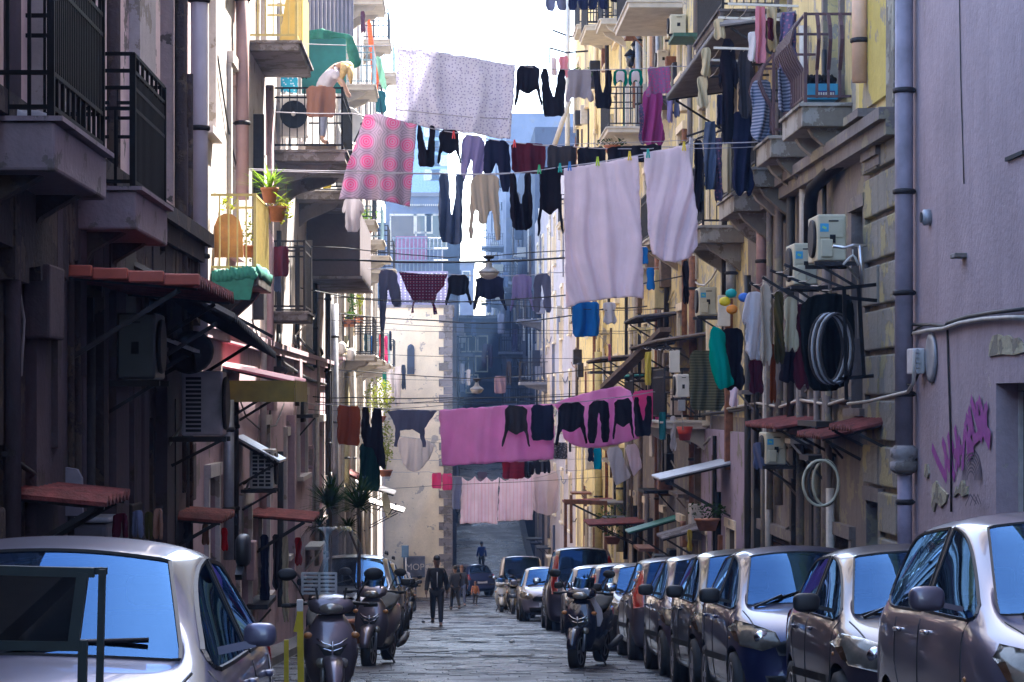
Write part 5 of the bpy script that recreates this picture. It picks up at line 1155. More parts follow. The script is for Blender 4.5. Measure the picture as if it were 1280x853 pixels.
G('bunch', 'hanging_clothes', 'blue jeans dangling under the maroon cloth', 'clothes', f_denim, 341, 336, 352, 366, 38.9)
for i, (x0, x1, y0, y1, f) in enumerate(((473, 479, 418, 450, f_red), (480, 485, 420, 455, f_hot), (486, 490, 414, 440, f_navy), (455, 460, 418, 440, f_teal), (463, 468, 420, 448, f_blue))):
    G('bunch', 'hanging_clothes', '%s garment on the low rack of the sunlit balcony front' % ('red', 'hot pink', 'navy', 'teal', 'bright blue')[i], 'clothes', f, x0, y0, x1, y1, 78, 'clothes on the racks of the sunlit front', wl=.15, step=1.2)
G('sheet', 'long_cloth', 'long white cloth hanging before the cream end wall, left', 'cloth', f_white2, 483, 462, 492, 510, 80, fold=.08)
G('sheet', 'long_cloth', 'long white cloth hanging before the cream end wall, right', 'cloth', f_white2, 493, 458, 501, 508, 80, fold=.08)
G('sheet', 'long_cloth', 'green cloth next to the long white ones', 'cloth', fabric('cloth_green2', (.03, .4, .3), .3), 478, 465, 483, 488, 80)
G('bunch', 'hanging_clothes', 'grey-blue clothes by the arched niche', 'clothes', f_denim, 501, 456, 508, 488, 82)
for i, (x0, x1, y0, y1, f) in enumerate(((166, 180, 638, 672, f_greyb), (181, 191, 640, 674, f_olive), (192, 204, 636, 674, f_tan), (142, 160, 642, 674, f_maroon), (228, 240, 652, 676, f_char), (252, 262, 655, 682, f_tan), (276, 285, 660, 690, f_red), (368, 378, 672, 708, f_red), (340, 352, 668, 740, f_char), (324, 338, 668, 760, f_navy), (352, 362, 668, 780, f_cream))):
    Y_ = (17.2, 17.2, 17.2, 17.2, 25.5, 25.5, 25.5, 36, 36, 36, 36)[i]
    G('pants' if i < 4 else 'bunch', 'hanging_clothes', ('grey-blue rag', 'olive rag', 'tan rag', 'dusky red rag', 'charcoal rag', 'brown rag', 'red rag', 'red cloth', 'charcoal cloth', 'navy cloth', 'cream cloth')[i] + ' hanging under the ' + ('farthest-left low red awning' if i < 4 else 'middle low red awning' if i < 7 else 'low red awning beside the scooters'), 'cloth', f, x0, y0, x1, y1, Y_, 'rags under the low red awnings', wl=.1, fold=.04)

# right balcony washing (hung on arms sticking out from the wall)
def rack(label, Y, p0, p1, n=3, r=.02, dz=0, mat=None):
    t = thing('drying_rack', label, 'rack', P(*p0, Y)); m = MB(); a, b = P(*p0, Y), P(*p1, Y)
    m.bar(a, b, r * 1.6); m.bar(a + Vector((0, 1.2, 0)), b + Vector((0, 1.2, 0)), r * 1.6); m.build('arm', mat or m_iron, t)
    m = MB()
    for i in range(n): u = (i + .5) / n; q = a.lerp(b, u); m.tube([q, q + Vector((0, .6, -.03)), q + Vector((0, 1.2, 0))], .006, 4)
    m.build('wire', m_cablew, t); return t
rack('white tubular rack near the top right with pink and cream clothes', 33, (910, 5), (998, 8), 5, mat=m_white)
rack('second white tubular rack just under the first', 34, (892, 60), (955, 62), 4, mat=m_white)
rack('iron rack holding two black coats beside the corrugated canopy', 35, (888, 83), (975, 80), 4)
rack('dark iron rack with jeans and dark clothes near the second white sheet', 37, (858, 171), (920, 150), 5)
rack('slanting iron rack with white tee and lace above the green bag', 28.5, (953, 347), (1008, 381), 6)
rack('long slanting iron arm from the wall above the coiled hoses', 27.8, (980, 331), (1055, 360), 5)
rack('short rack with green pegs beside the olive mat', 43, (808, 434), (852, 436), 5)
RG = 'washing hung on the right-hand balconies'
Rg = [('sheet', f_pinkl, 944, 8, 957, 80, 33, 'soft pink towel at the top right'), ('bunch', f_white2, 934, 40, 947, 78, 33, 'white cloth left of the soft pink towel'), ('bunch', f_cream, 957, 5, 972, 66, 33.2, 'cream ruffled cloth right of the soft pink towel'), ('bunch', f_maroon, 958, 22, 968, 52, 33, 'dark red scrap in front of the cream ruffled cloth'),
      ('bunch', f_cream, 891, 24, 908, 50, 34.5, 'uppermost cream rag beside the black coats'), ('bunch', f_cream, 876, 60, 890, 98, 34.8, 'middle cream rag beside the black coats'), ('bunch', f_cream, 870, 96, 886, 136, 35, 'lowest cream rag beside the black coats'),
      ('upright', f_black, 898, 48, 922, 180, 34.2, 'long black coat with white label, left of the pair'), ('upright', f_char, 920, 62, 942, 148, 34.2, 'dark olive-black coat, right of the pair'), ('bunch', f_navy, 912, 140, 944, 248, 34.4, 'navy cloth hanging long under the black coats'),
      ('sheet', f_denim, 880, 152, 895, 238, 36.6, 'light blue jeans hanging beside the second white sheet'), ('sheet', f_print, 893, 172, 903, 252, 36.7, 'purple printed cloth right of the light blue jeans'), ('sheet', f_cream, 903, 178, 914, 242, 36.4, 'cream cloth between printed and navy ones'), ('bunch', f_black, 866, 175, 880, 270, 36.4, 'black jacket touching the second white sheet'), ('sheet', f_white2, 861, 172, 866, 240, 36.5, 'thin white cloth at the edge of the black jacket'),
      ('bunch', f_navy, 895, 118, 905, 162, 37, 'navy shirt tucked under the rack by the jeans'), ('bunch', f_lav, 833, 112, 842, 155, 48, 'lilac clothes below the corrugated canopy, left'), ('bunch', f_greyb, 842, 108, 850, 148, 48, 'grey-blue clothes below the corrugated canopy, right'),
      ('upright', f_white2, 926, 365, 960, 450, 28.4, 'white tee hanging beside the green bag'), ('bunch', f_beige, 949, 355, 965, 460, 28.3, 'beige cloth in front of the white tee'), ('bunch', f_olive, 966, 365, 981, 458, 28.8, 'olive-brown cloth behind the beige one'), ('bunch', f_cream, 978, 372, 999, 441, 28.5, 'cream lace cloth on the slanting rack'),
      ('bunch', f_maroon, 990, 380, 1015, 490, 28.6, 'dark maroon cloth at the end of the slanting rack'), ('bunch', f_maroon, 934, 450, 956, 494, 29, 'maroon cloth under the white tee'), ('bunch', f_brown, 960, 430, 971, 506, 29, 'orange-brown cloth under the beige one'), ('bunch', f_black, 900, 410, 932, 490, 29.5, 'black clothes behind the green bag'),
      ('bunch', f_black, 972, 440, 1000, 480, 29.5, 'black clothes under the lace cloth'), ('bunch', f_white, 911, 478, 923, 510, 30.5, 'pale rag below the green bag'), ('bunch', f_greyb, 940, 553, 956, 588, 33.2, 'grey-blue rag beside the low cream air conditioner'),
      ('sheet', f_print, 976, 15, 995, 92, 31, 'striped dark dress against the bulging rails, upper'), ('sheet', fabric('cloth_stripe_grey', (.12, .12, .18), .2, 'bands', (.4, .4, .5)), 972, 84, 998, 140, 31, 'grey striped cloth against the bulging rails, lower'), ('bunch', fabric('cloth_stripe_blue', (.10, .13, .22), .2, 'bands', (.4, .42, .55)), 936, 100, 968, 180, 33, 'blue-grey striped cloth over the second bulging balcony'),
      ('sheet', f_yellow, 806, 440, 814, 482, 45, 'narrow yellow cloth by the rust-orange pipe'), ('bunch', f_white2, 837, 520, 846, 565, 46, 'white and pink striped cloth left of the red plastic bucket'), ('bunch', f_pinkl, 760, 430, 764, 452, 56, 'small pink cloth under the wooden canopy'), ('sheet', f_teal, 824, 515, 832, 550, 46, 'teal strips beside the bright pink towel'),
      ('bunch', f_yellow, 858, 662, 866, 690, 44, 'yellow cloth behind the dark cars')]
for kind, f, x0, y0, x1, y1, Y_, lab in Rg: G(kind, 'hanging_clothes', lab, 'clothes', f, x0, y0, x1, y1, Y_, RG, wl=.16, fold=.06)
cloth('plastic_bag', 'bright green plastic bag hanging from the lower right rack', 'bag', f_green, [(889, 408), (900, 410), (907, 418), (906, 435), (913, 462), (919, 480), (910, 484), (899, 488), (893, 474), (888, 455), (886, 430)], 28.9, .07, .3)
# olive woven mat
cloth('woven_mat', 'olive-green woven mat hanging on the wall left of the green bag', 'mat', fabric('mat_olive', (.07, .075, .045), .1, 'bands', (.15, .15, .10)), tp('sheet', 862, 438, 906, 514), 38, .05, .3)
# black netting and coiled hoses at right
cloth('shade_net', 'black shade net hanging behind the coiled hoses', 'netting', fabric('net_black', (.012, .014, .014), .15, var=.4), [(1000, 385), (1012, 370), (1040, 366), (1066, 370), (1068, 420), (1064, 480), (1040, 490), (1012, 488), (1002, 450)], 28.0, .08, .3)
t = thing('hose_coil', 'big coil of grey hoses on an iron rack on the crumbling wall', 'hose', P(1040, 440, 27.4))
for k in range(5):
    m = MB(); c = P(1046 - k * 1.2, 436, 27.3 + .05 * k); m.tube([c + Vector((-.19 * math.cos(a) - .02 * k, 0, .40 * math.sin(a))) for a in [2*PI*i/24 for i in range(25)]], .017, 6, False); m.build('hose_loop', m_grey if k % 2 else m_iron, t)
t = thing('wire_rack', 'iron wall rack with a ladder bar beside the coiled hoses', 'rack', P(1060, 440, 27.2)); m = MB()
for a, b in (((1055, 360), (1058, 500)), ((1073, 358), (1080, 472)), ((1040, 362), (1095, 356)), ((1048, 474), (1092, 470)), ((1055, 372), (1096, 376))): m.bar(P(*a, 27.2), P(*b, 27.2), .04)
m.build('frame', m_black, t)
t = thing('hose_coil', 'cream and black hoses looped above the grey shutter', 'hose', P(1028, 605, 28.6))
for k in range(3):
    m = MB(); c = P(1026 + k * 3, 604, 28.3 + .05 * k); m.tube([c + Vector(((.21 - .03*k) * math.cos(a), 0, .27 * math.sin(a))) for a in [2*PI*i/24 for i in range(25)]], .018, 6, False); m.build('hose_loop', m_cable if k == 1 else m_cream, t)
# coat hanger
t = thing('coat_hanger', 'empty white coat hanger below the uppermost cream air conditioner', 'hanger', P(1065, 322, 27.3)); m = MB(); m.tube([P(1054, 331, 27.3), P(1062, 322, 27.3), P(1066, 319, 27.3), P(1069, 322, 27.3), P(1073, 332, 27.3)], .014, 6); m.tube([P(1066, 320, 27.3), P(1066, 312, 27.3)], .008, 5); m.build('hook_and_arms', m_white, t)
m = MB(); m.tube([P(1041, 308, 27.3), P(1056, 310, 27.3), P(1066, 307, 27.3), P(1083, 307, 27.3)], .02, 6); m.tube([P(1075, 307, 27.3), P(1078, 356, 27.3)], .025, 6); tag(m.build('bracket_post', m_steel, org=P(1075, 307, 27.3)), 'pale metal post and arm carrying the empty coat hanger', 'post')
# pinwheel
t = thing('pinwheel', 'toy pinwheel with yellow, orange, blue and teal petals', 'pinwheel', P(918, 375, 30)); c = P(919, 376, 30)
for i, (col_, dx, dz) in enumerate(((('teal_petal', (.0, .35, .32)), -.05, .09), (('yellow_petal', (.85, .6, .02)), -.13, -.01), (('orange_petal', (.85, .25, .02)), -.04, -.11), (('blue_petal', (.03, .15, .55)), .11, .04))):
    m = MB(); m.ball(c + Vector((dx, 0, dz)), (.075, .03, .06), 2); m.build('petal', M(*col_, .5), t)
# blue box on near balcony
a = P(1008, 126, 30.1); b = P(1046, 104, 30.1); t = thing('pet_food_box', 'blue printed box on the nearest right balcony floor', 'box', a); m = MB(); m.box((a.x, 30.0, a.z), (b.x, 30.3, b.z - .02), .01); m.build('box', M('box_blue', (.03, .28, .5), .5), t)
m = MB(); m.box((a.x + .10, 29.985, a.z + .03), (b.x - .04, 29.997, a.z + .11)); lb = m.build('printed_label', M('label_navy', (.03, .02, .15), .5), t)
m = MB()
for i in range(7): m.box((a.x + .13 + i * .03, 29.975, a.z + .05), (a.x + .147 + i * .03, 29.982, a.z + .09))
m.build('print', m_white, lb)
m = MB(); 
for i in range(7): m.ball((a.x + .03 + .05 * i, 30.15, b.z + .04), (.06, .08, .07), 2, .6)
tag(m.build('rubbish_bag', m_black, org=a), 'black rubbish bag slumped on top of the blue box', 'bag')
# red bucket
m = MB(); c = P(856, 540, 45); m.lathe([(.10, -.16), (.15, .1), (.155, .1), (.10, -.14)], c, 'Z', 16); tag(m.build('red_bucket', M('red_plastic', (.45, .03, .02), .5), org=c), 'red plastic bucket hung on the wall below the grey meter box', 'bucket')
# window flower box etc.
t = thing('metal_frame_stand', 'rust-red pole frame with a flat top beyond the hatchbacks', 'frame', (4, 66, ground(66))); m = MB()
for x, y in ((P(707, 0, 66).x, 66), (P(757, 0, 66).x, 66), (P(714, 0, 70).x, 70)): m.bar((x, y, ZZ(690, 66)), (x, y, ZZ(626, 66)), .08)
m.bar(P(705, 627, 66), P(759, 629, 66), .12); m.build('frame', m_rust, t)

# ---- dim washing, balconies and struts crowding the alley
f_al = [fabric('cloth_haze_blue', (.10, .13, .22), .2), fabric('cloth_haze_pale', (.34, .34, .42), .3), f_navy, f_denim, fabric('cloth_haze_rose', (.30, .20, .26), .3), f_char]  # blue, pale and rose cloth colours include the alley's shade and haze
rr = random.Random(3); spots = []
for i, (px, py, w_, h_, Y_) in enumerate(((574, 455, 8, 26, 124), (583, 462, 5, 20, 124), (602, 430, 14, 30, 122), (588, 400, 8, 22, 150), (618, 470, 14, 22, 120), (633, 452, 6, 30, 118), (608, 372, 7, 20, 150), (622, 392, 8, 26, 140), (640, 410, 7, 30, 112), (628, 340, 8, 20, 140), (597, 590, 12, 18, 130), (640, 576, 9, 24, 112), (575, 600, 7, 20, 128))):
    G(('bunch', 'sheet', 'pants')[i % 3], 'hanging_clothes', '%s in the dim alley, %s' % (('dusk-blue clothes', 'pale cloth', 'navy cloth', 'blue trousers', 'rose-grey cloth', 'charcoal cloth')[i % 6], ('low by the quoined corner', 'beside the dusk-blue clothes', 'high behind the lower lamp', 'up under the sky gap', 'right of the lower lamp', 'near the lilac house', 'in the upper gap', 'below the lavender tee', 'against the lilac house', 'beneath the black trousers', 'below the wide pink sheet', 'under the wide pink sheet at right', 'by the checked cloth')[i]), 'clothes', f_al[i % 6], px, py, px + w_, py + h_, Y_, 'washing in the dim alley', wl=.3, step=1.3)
m_haze_slab = M('haze_slab', (.16, .17, .22), .8)  # alley haze and shade mixed into the slab colour
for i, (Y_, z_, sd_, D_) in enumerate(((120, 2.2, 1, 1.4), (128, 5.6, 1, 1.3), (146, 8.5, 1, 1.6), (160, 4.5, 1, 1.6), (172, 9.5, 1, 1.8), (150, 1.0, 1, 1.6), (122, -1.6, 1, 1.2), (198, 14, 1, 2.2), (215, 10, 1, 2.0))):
    balcony(sd_, Y_, 3.2, z_, D_, 'dim balcony in the alley, %s' % ('first by the lilac house at mid height', 'above the lower lamp', 'seen beside the navy top', 'lower one behind the lamp', 'small and high under the sky gap', 'just above the pink sheets', 'lowest by the lilac house', 'hazy one far up under the beige bodysuit', 'hazy one far up behind the upper lamp')[i], 'plain', m_haze_slab, m_iron, 'dim balconies in the alley')
for i, (Y_, z_, L_) in enumerate(((132, -1.4, 3), (140, 2.6, 2.5), (150, 4.2, 3), (156, .2, 2.5))):
    x_ = .45; t = thing('balcony', 'dim balcony on the left of the alley, %s' % ('lowest', 'second from the top', 'topmost', 'far low one')[i], 'balcony', (x_, Y_, z_), 'dim balconies in the alley'); m = MB(); m.box((x_, Y_, z_ - .2), (x_ + 1.1, Y_ + L_, z_)); m.build('slab', m_haze_slab, t); m = MB()
    for k in range(9): m.bar((x_ + 1.05, Y_ + L_ * k / 8, z_), (x_ + 1.05, Y_ + L_ * k / 8, z_ + 1), .05)
    for k in range(4): m.bar((x_ + 1.05 * k / 3, Y_, z_), (x_ + 1.05 * k / 3, Y_, z_ + 1), .05)
    m.bar((x_ + 1.05, Y_, z_ + 1), (x_ + 1.05, Y_ + L_, z_ + 1), .06); m.bar((x_, Y_, z_ + 1), (x_ + 1.05, Y_, z_ + 1), .06); m.build('railing', m_iron, t)
# ================================================================ cars
def paint(name, col, metal=.45, rough=.33):
    return M('paint_' + name, tuple(c * k for c, k in zip(col, (.46, .42, .47))), rough, metal, .12, 1.3, 0, .7)
m_glass = glassmat('car_glass', (.34, .38, .40), 1.62, .012, .7, (.15, .40, .95))  # blue of the reflected sky put into the gloss colour
m_lamp = M('lamp_clear', (.30, .27, .22), .12, .35, .35, 9, 0, 1.0)
m_tail = M('lamp_red', (.55, .02, .015), .15, 0, .2, 20, 0, 1.0)
m_trim = M('trim_black', (.015, .015, .017), .5, 0, .2, 20)
m_plate = M('plate_white', (.6, .6, .62), .5, 0, .05)
m_chrome = M('chrome', (.65, .65, .68), .15, 1, .1)
m_rim = M('alloy', (.38, .38, .41), .35, .8, .1)
m_amber = M('amber', (.42, .16, .04), .3)
def superball(m, c, r, e=.62):
    q = bmesh.ops.create_icosphere(m.b, subdivisions=3, radius=1)
    for v in q['verts']:
        v.co = Vector(tuple(c[i] + r[i] * math.copysign(abs(v.co[i]) ** e, v.co[i]) for i in range(3)))
        for f in v.link_faces: f.smooth = True
def stations(kind, H):
    h = H - 1.5
    if kind == 'mpv':
        return [(2.02,.34,.60,.62,.54,.68,.46),(1.92,.20,.80,.76,.70,.84,.58),(1.60,.18,.85,.92,.77,1.0,.62),(1.15,.17,.87,1.04,.80,1.08,.70),(.30,.17,.87,1.06,.81,H-.06,.60),(-.22,.17,.87,1.07,.81,H,.61),(-.31,.17,.87,1.07,.81,H,.61),(-1.15,.17,.87,1.08,.81,H-.01,.60),(-1.65,.17,.86,1.09,.80,H-.05,.59),(-1.92,.18,.84,1.08,.77,1.14,.68),(-2.02,.22,.80,.85,.72,.90,.62),(-2.06,.34,.68,.6,.6,.66,.5)]
    if kind == 'van':
        return [(1.95,.36,.66,.7,.6,.78,.5),(1.88,.22,.80,.85,.74,.93,.62),(1.62,.18,.84,1.0,.78,1.06,.66),(1.30,.17,.86,1.10,.80,1.14,.71),(.70,.17,.86,1.12,.81,H-.08,.70),(.2,.17,.87,1.12,.81,H,.70),(.1,.17,.87,1.12,.81,H,.70),(-1.2,.17,.87,1.13,.81,H,.70),(-1.86,.17,.86,1.13,.80,H-.03,.69),(-1.98,.18,.85,1.12,.79,1.14,.74),(-2.02,.22,.84,.9,.77,.95,.70),(-2.05,.34,.75,.6,.66,.66,.55)]
    return [(1.76,.34,.56,.60,.50,.66,.42),(1.68,.20,.74,.72,.66,.79,.55),(1.38,.18,.80,.86+h*.3,.72,.93+h*.3,.58),(.98,.17,.81,.95+h*.4,.74,1.0+h*.4,.65),(.26,.17,.81,.97+h*.4,.75,H-.06,.55),(-.22,.17,.81,.98+h*.4,.75,H,.56),(-.30,.17,.81,.98+h*.4,.75,H,.56),(-1.0,.17,.81,1.0+h*.4,.75,H-.01,.55),(-1.36,.17,.80,1.01+h*.4,.74,H-.06,.54),(-1.66,.18,.78,1.0+h*.4,.71,1.05+h*.4,.62),(-1.76,.22,.74,.82,.66,.87,.58),(-1.80,.34,.62,.6,.54,.66,.46)]
CACHE = {}
def car_shell(kind, H):
    key = (kind, H)
    if key in CACHE: return CACHE[key]
    st = stations(kind, H); b = bmesh.new(); rows = []; cl = b.edges.layers.float.new('crease_edge'); vl = b.verts.layers.float.new('crease_vert')
    for i, (x, zf, w, zb, wb, zt, wt) in enumerate(st):
        cab = 4 <= i <= 8; zm = zf + (zb - zf) * .5
        tilt = lambda z: 0
        if cab: prof = [(w*.80,zf),(w*.965,zf+.07),(w,zm),(w*.985,zb-.06),(wb+.01,zb),(wt+.02,zt-.075),(wt-.06,zt-.02),(wt*.45,zt+.015),(0,zt+.025)]
        else:
            prof = [(w*.80,zf),(w*.965,zf+.07),(w,zm),(w*.975,zb-.05),(wb,zb),(wb-.05 if i in (3,9) else wt+.06,zb+(zt-zb)*.45),(wt-.03,zt-.02),(wt*.45,zt),(0,zt+.01)]
        cv = (.20, .20, .19, .17, .11, .0, 0, 0, -.05, -.08, -.10, -.10)[i]; bx = lambda y: x - cv * (y / .75) ** 2
        L = [b.verts.new((bx(y), y, z)) for y, z in prof]; Rr = [b.verts.new((bx(y), -y, z)) for y, z in prof[:-1]] + [L[-1]]
        rows.append((L, Rr))
    for i in range(len(rows) - 1):
        for sgn in (0, 1):
            A, B = rows[i][sgn], rows[i+1][sgn]
            for k in range(8):
                f = b.faces.new((A[k], B[k], B[k+1], A[k+1]) if sgn == 0 else (A[k+1], B[k+1], B[k], A[k])); mi = 0
                if i == 3 and k >= 6: mi = 1
                if i == 8 and k >= 6: mi = 3
                if k == 4 and i in ((3, 4, 6) if kind != 'van' else (3, 4)): mi = 2
                if k == 4 and i == 7 and kind != 'van': mi = 2
                if k == 4 and i == 5 and kind != 'van': mi = 4
                f.material_index = mi
        b.faces.new((rows[i][0][0], rows[i][1][0], rows[i+1][1][0], rows[i+1][0][0]))
    for r, flip in ((rows[0], 0), (rows[-1], 1)):
        for k in range(7): b.faces.new((r[0][k], r[0][k+1], r[1][k+1], r[1][k]))
        b.faces.new((r[0][7], r[0][8], r[1][7]))
    # hold the glass edges crisper
    for e in b.edges:
        mi = {f.material_index for f in e.link_faces}
        if len(mi) > 1: e[cl] = .75
    for i in (3, 4, 8, 9):
        for sd in (0, 1): rows[i][sd][6][vl] = .7
    bmesh.ops.recalc_face_normals(b, faces=b.faces[:])
    me = bpy.data.meshes.new('cage'); b.to_mesh(me); b.free()
    for _ in range(5): me.materials.append(None)
    o = bpy.data.objects.new('cage', me); COL.objects.link(o); md = o.modifiers.new('s', 'SUBSURF'); md.levels = 3; md.render_levels = 3
    dg = bpy.context.evaluated_depsgraph_get(); ev = bpy.data.meshes.new_from_object(o.evaluated_get(dg)); bpy.data.objects.remove(o)
    full = bmesh.new(); full.from_mesh(ev); bvh = BVHTree.FromBMesh(full)
    parts = {}; wx = {'mpv': (1.32, -1.32), 'van': (1.27, -1.30), 'hatch': (1.13, -1.14)}[kind]; RA = .355
    for mi in range(5):
        c = full.copy(); bmesh.ops.delete(c, geom=[f for f in c.faces if f.material_index != mi], context='FACES')
        if mi == 0:
            dead = []
            for f in c.faces:
                p = f.calc_center_median()
                if abs(p.y) > .5 and any((p.x - w) ** 2 + (p.z - .30) ** 2 < RA * RA for w in wx): dead.append(f)
            bmesh.ops.delete(c, geom=dead, context='FACES')
            for e in c.edges:
                if len(e.link_faces) == 1:
                    for v in e.verts:
                        for w in wx:
                            d = math.hypot(v.co.x - w, v.co.z - .30)
                            if d < RA * 1.45 and d > .05 and abs(v.co.y) > .5 and v.co.z > .15: v.co.x = w + (v.co.x - w) * RA / d; v.co.z = .30 + (v.co.z - .30) * RA / d
        if mi in (1, 2, 3, 4):
            for f in c.faces: f.smooth = True
        for f in c.faces: f.smooth = True; f.material_index = 0
        parts[mi] = c
    CACHE[key] = (parts, bvh, wx); return CACHE[key]
def islands(b):
    seen, out = set(), []
    for f in b.faces:
        if f.index in seen: continue
        st, isl = [f], []
        seen.add(f.index)
        while st:
            g = st.pop(); isl.append(g.index)
            for e in g.edges:
                for h in e.link_faces:
                    if h.index not in seen: seen.add(h.index); st.append(h)
        out.append(isl)
    return out
WHEEL = {}
def wheel(parent, x, y, r, mrim=None, w=.18, n=5):
    key = (round(r, 3), w, n, (mrim or m_rim).name)
    if key not in WHEEL:
        m = MB(); m.lathe([(r*.66, -w*.42), (r*.80, -w*.5), (r*.96, -w*.45), (r, -w*.25), (r, w*.25), (r*.96, w*.45), (r*.80, w*.5), (r*.66, w*.42)], (0, 0, 0), 'Y', 28); ty = m.mesh('tyre'); ty.materials.append(m_rubber)
        m = MB(); m.lathe([(r*.66, -w*.38), (r*.68, -w*.46), (r*.62, -w*.44), (r*.60, -w*.2), (r*.60, w*.2), (r*.62, w*.44), (r*.68, w*.46), (r*.66, w*.38)], (0, 0, 0), 'Y', 24)
        for k in range(n):
            a = 2*PI*k/n; m.bar((r*.08*math.cos(a), 0, r*.08*math.sin(a)), (r*.63*math.cos(a), 0, r*.63*math.sin(a)), w*.86, r*.16)
        m.lathe([(r*.12, -w*.46), (r*.16, -w*.44), (r*.16, w*.44), (r*.12, w*.46)], (0, 0, 0), 'Y', 12); ri = m.mesh('rim'); ri.materials.append(mrim or m_rim); WHEEL[key] = (ty, ri)
    e = bpy.data.objects.new('wheel', None); COL.objects.link(e); e.parent = parent; e.location = (x, y, r)
    for n_, me in zip(('tyre', 'rim'), WHEEL[key]): o = bpy.data.objects.new(n_, me); COL.objects.link(o); o.parent = e
    return e
def proj_patch(bvh, outline, axis, off, step=.03):
    """sheet that follows the body, cut to an outline in the plane seen along axis ('+x','-x','+y','-y')"""
    edge = densify(outline, step); pts = [Vector(p) for p in edge]; ne = len(pts); pl = [(p[0], p[1]) for p in pts]
    x0, x1 = min(p[0] for p in pl), max(p[0] for p in pl); z0, z1 = min(p[1] for p in pl), max(p[1] for p in pl)
    z = z0 + step
    while z < z1:
        x = x0 + step
        while x < x1:
            if inside((x, z), pl) and min((x-q[0])**2 + (z-q[1])**2 for q in pl) > (step*.4)**2: pts.append(Vector((x, z)))
            x += step
        z += step
    vs, es, fs, *_ = delaunay_2d_cdt(pts, [], [list(range(ne))], 1, 1e-5)
    b = bmesh.new(); V = []
    sg = 1 if axis[0] == '+' else -1
    for v in vs:
        if axis[1] == 'x': o_, d_ = Vector((5 * sg, v[0], v[1])), Vector((-sg, 0, 0))
        else: o_, d_ = Vector((v[0], 5 * sg, v[1])), Vector((0, -sg, 0))
        hit = bvh.ray_cast(o_, d_)
        if hit[0] is None:
            h2 = bvh.find_nearest(o_ + d_ * (5 - (1.6 if axis[1] == 'x' else .7))); loc, nr = h2[0], h2[1]
        else: loc, nr = hit[0], hit[1]
        if nr.dot(-d_) < 0: nr = -nr
        V.append(b.verts.new(loc + nr * off))
    for f in fs:
        try: q = b.faces.new([V[i] for i in f]); q.smooth = True
        except ValueError: pass
    ext = bmesh.ops.solidify(b, geom=b.faces[:], thickness=off * .9); m = MB(); m.b.free(); m.b = b; return m
def proj_line(bvh, pts, axis, r, off=.001):
    out = []; P2 = [Vector(p) for p in pts]
    for a, b in zip(P2, P2[1:]):
        n = max(2, int((b - a).length / .05))
        for k in range(n + (1 if b is P2[-1] else 0)):
            v = a.lerp(b, k / n); sg = 1 if axis[0] == '+' else -1
            if axis[1] == 'x': o_, d_ = Vector((5 * sg, v[0], v[1])), Vector((-sg, 0, 0))
            elif axis[1] == 'z': o_, d_ = Vector((v[0], v[1], 5)), Vector((0, 0, -1))
            else: o_, d_ = Vector((v[0], 5 * sg, v[1])), Vector((0, -sg, 0))
            h = bvh.ray_cast(o_, d_)
            if h[0] is not None: out.append(h[0] + (h[1] if h[1].dot(-d_) > 0 else -h[1]) * off)
    m = MB()
    if len(out) > 1: m.tube(out, r, 5)
    return m
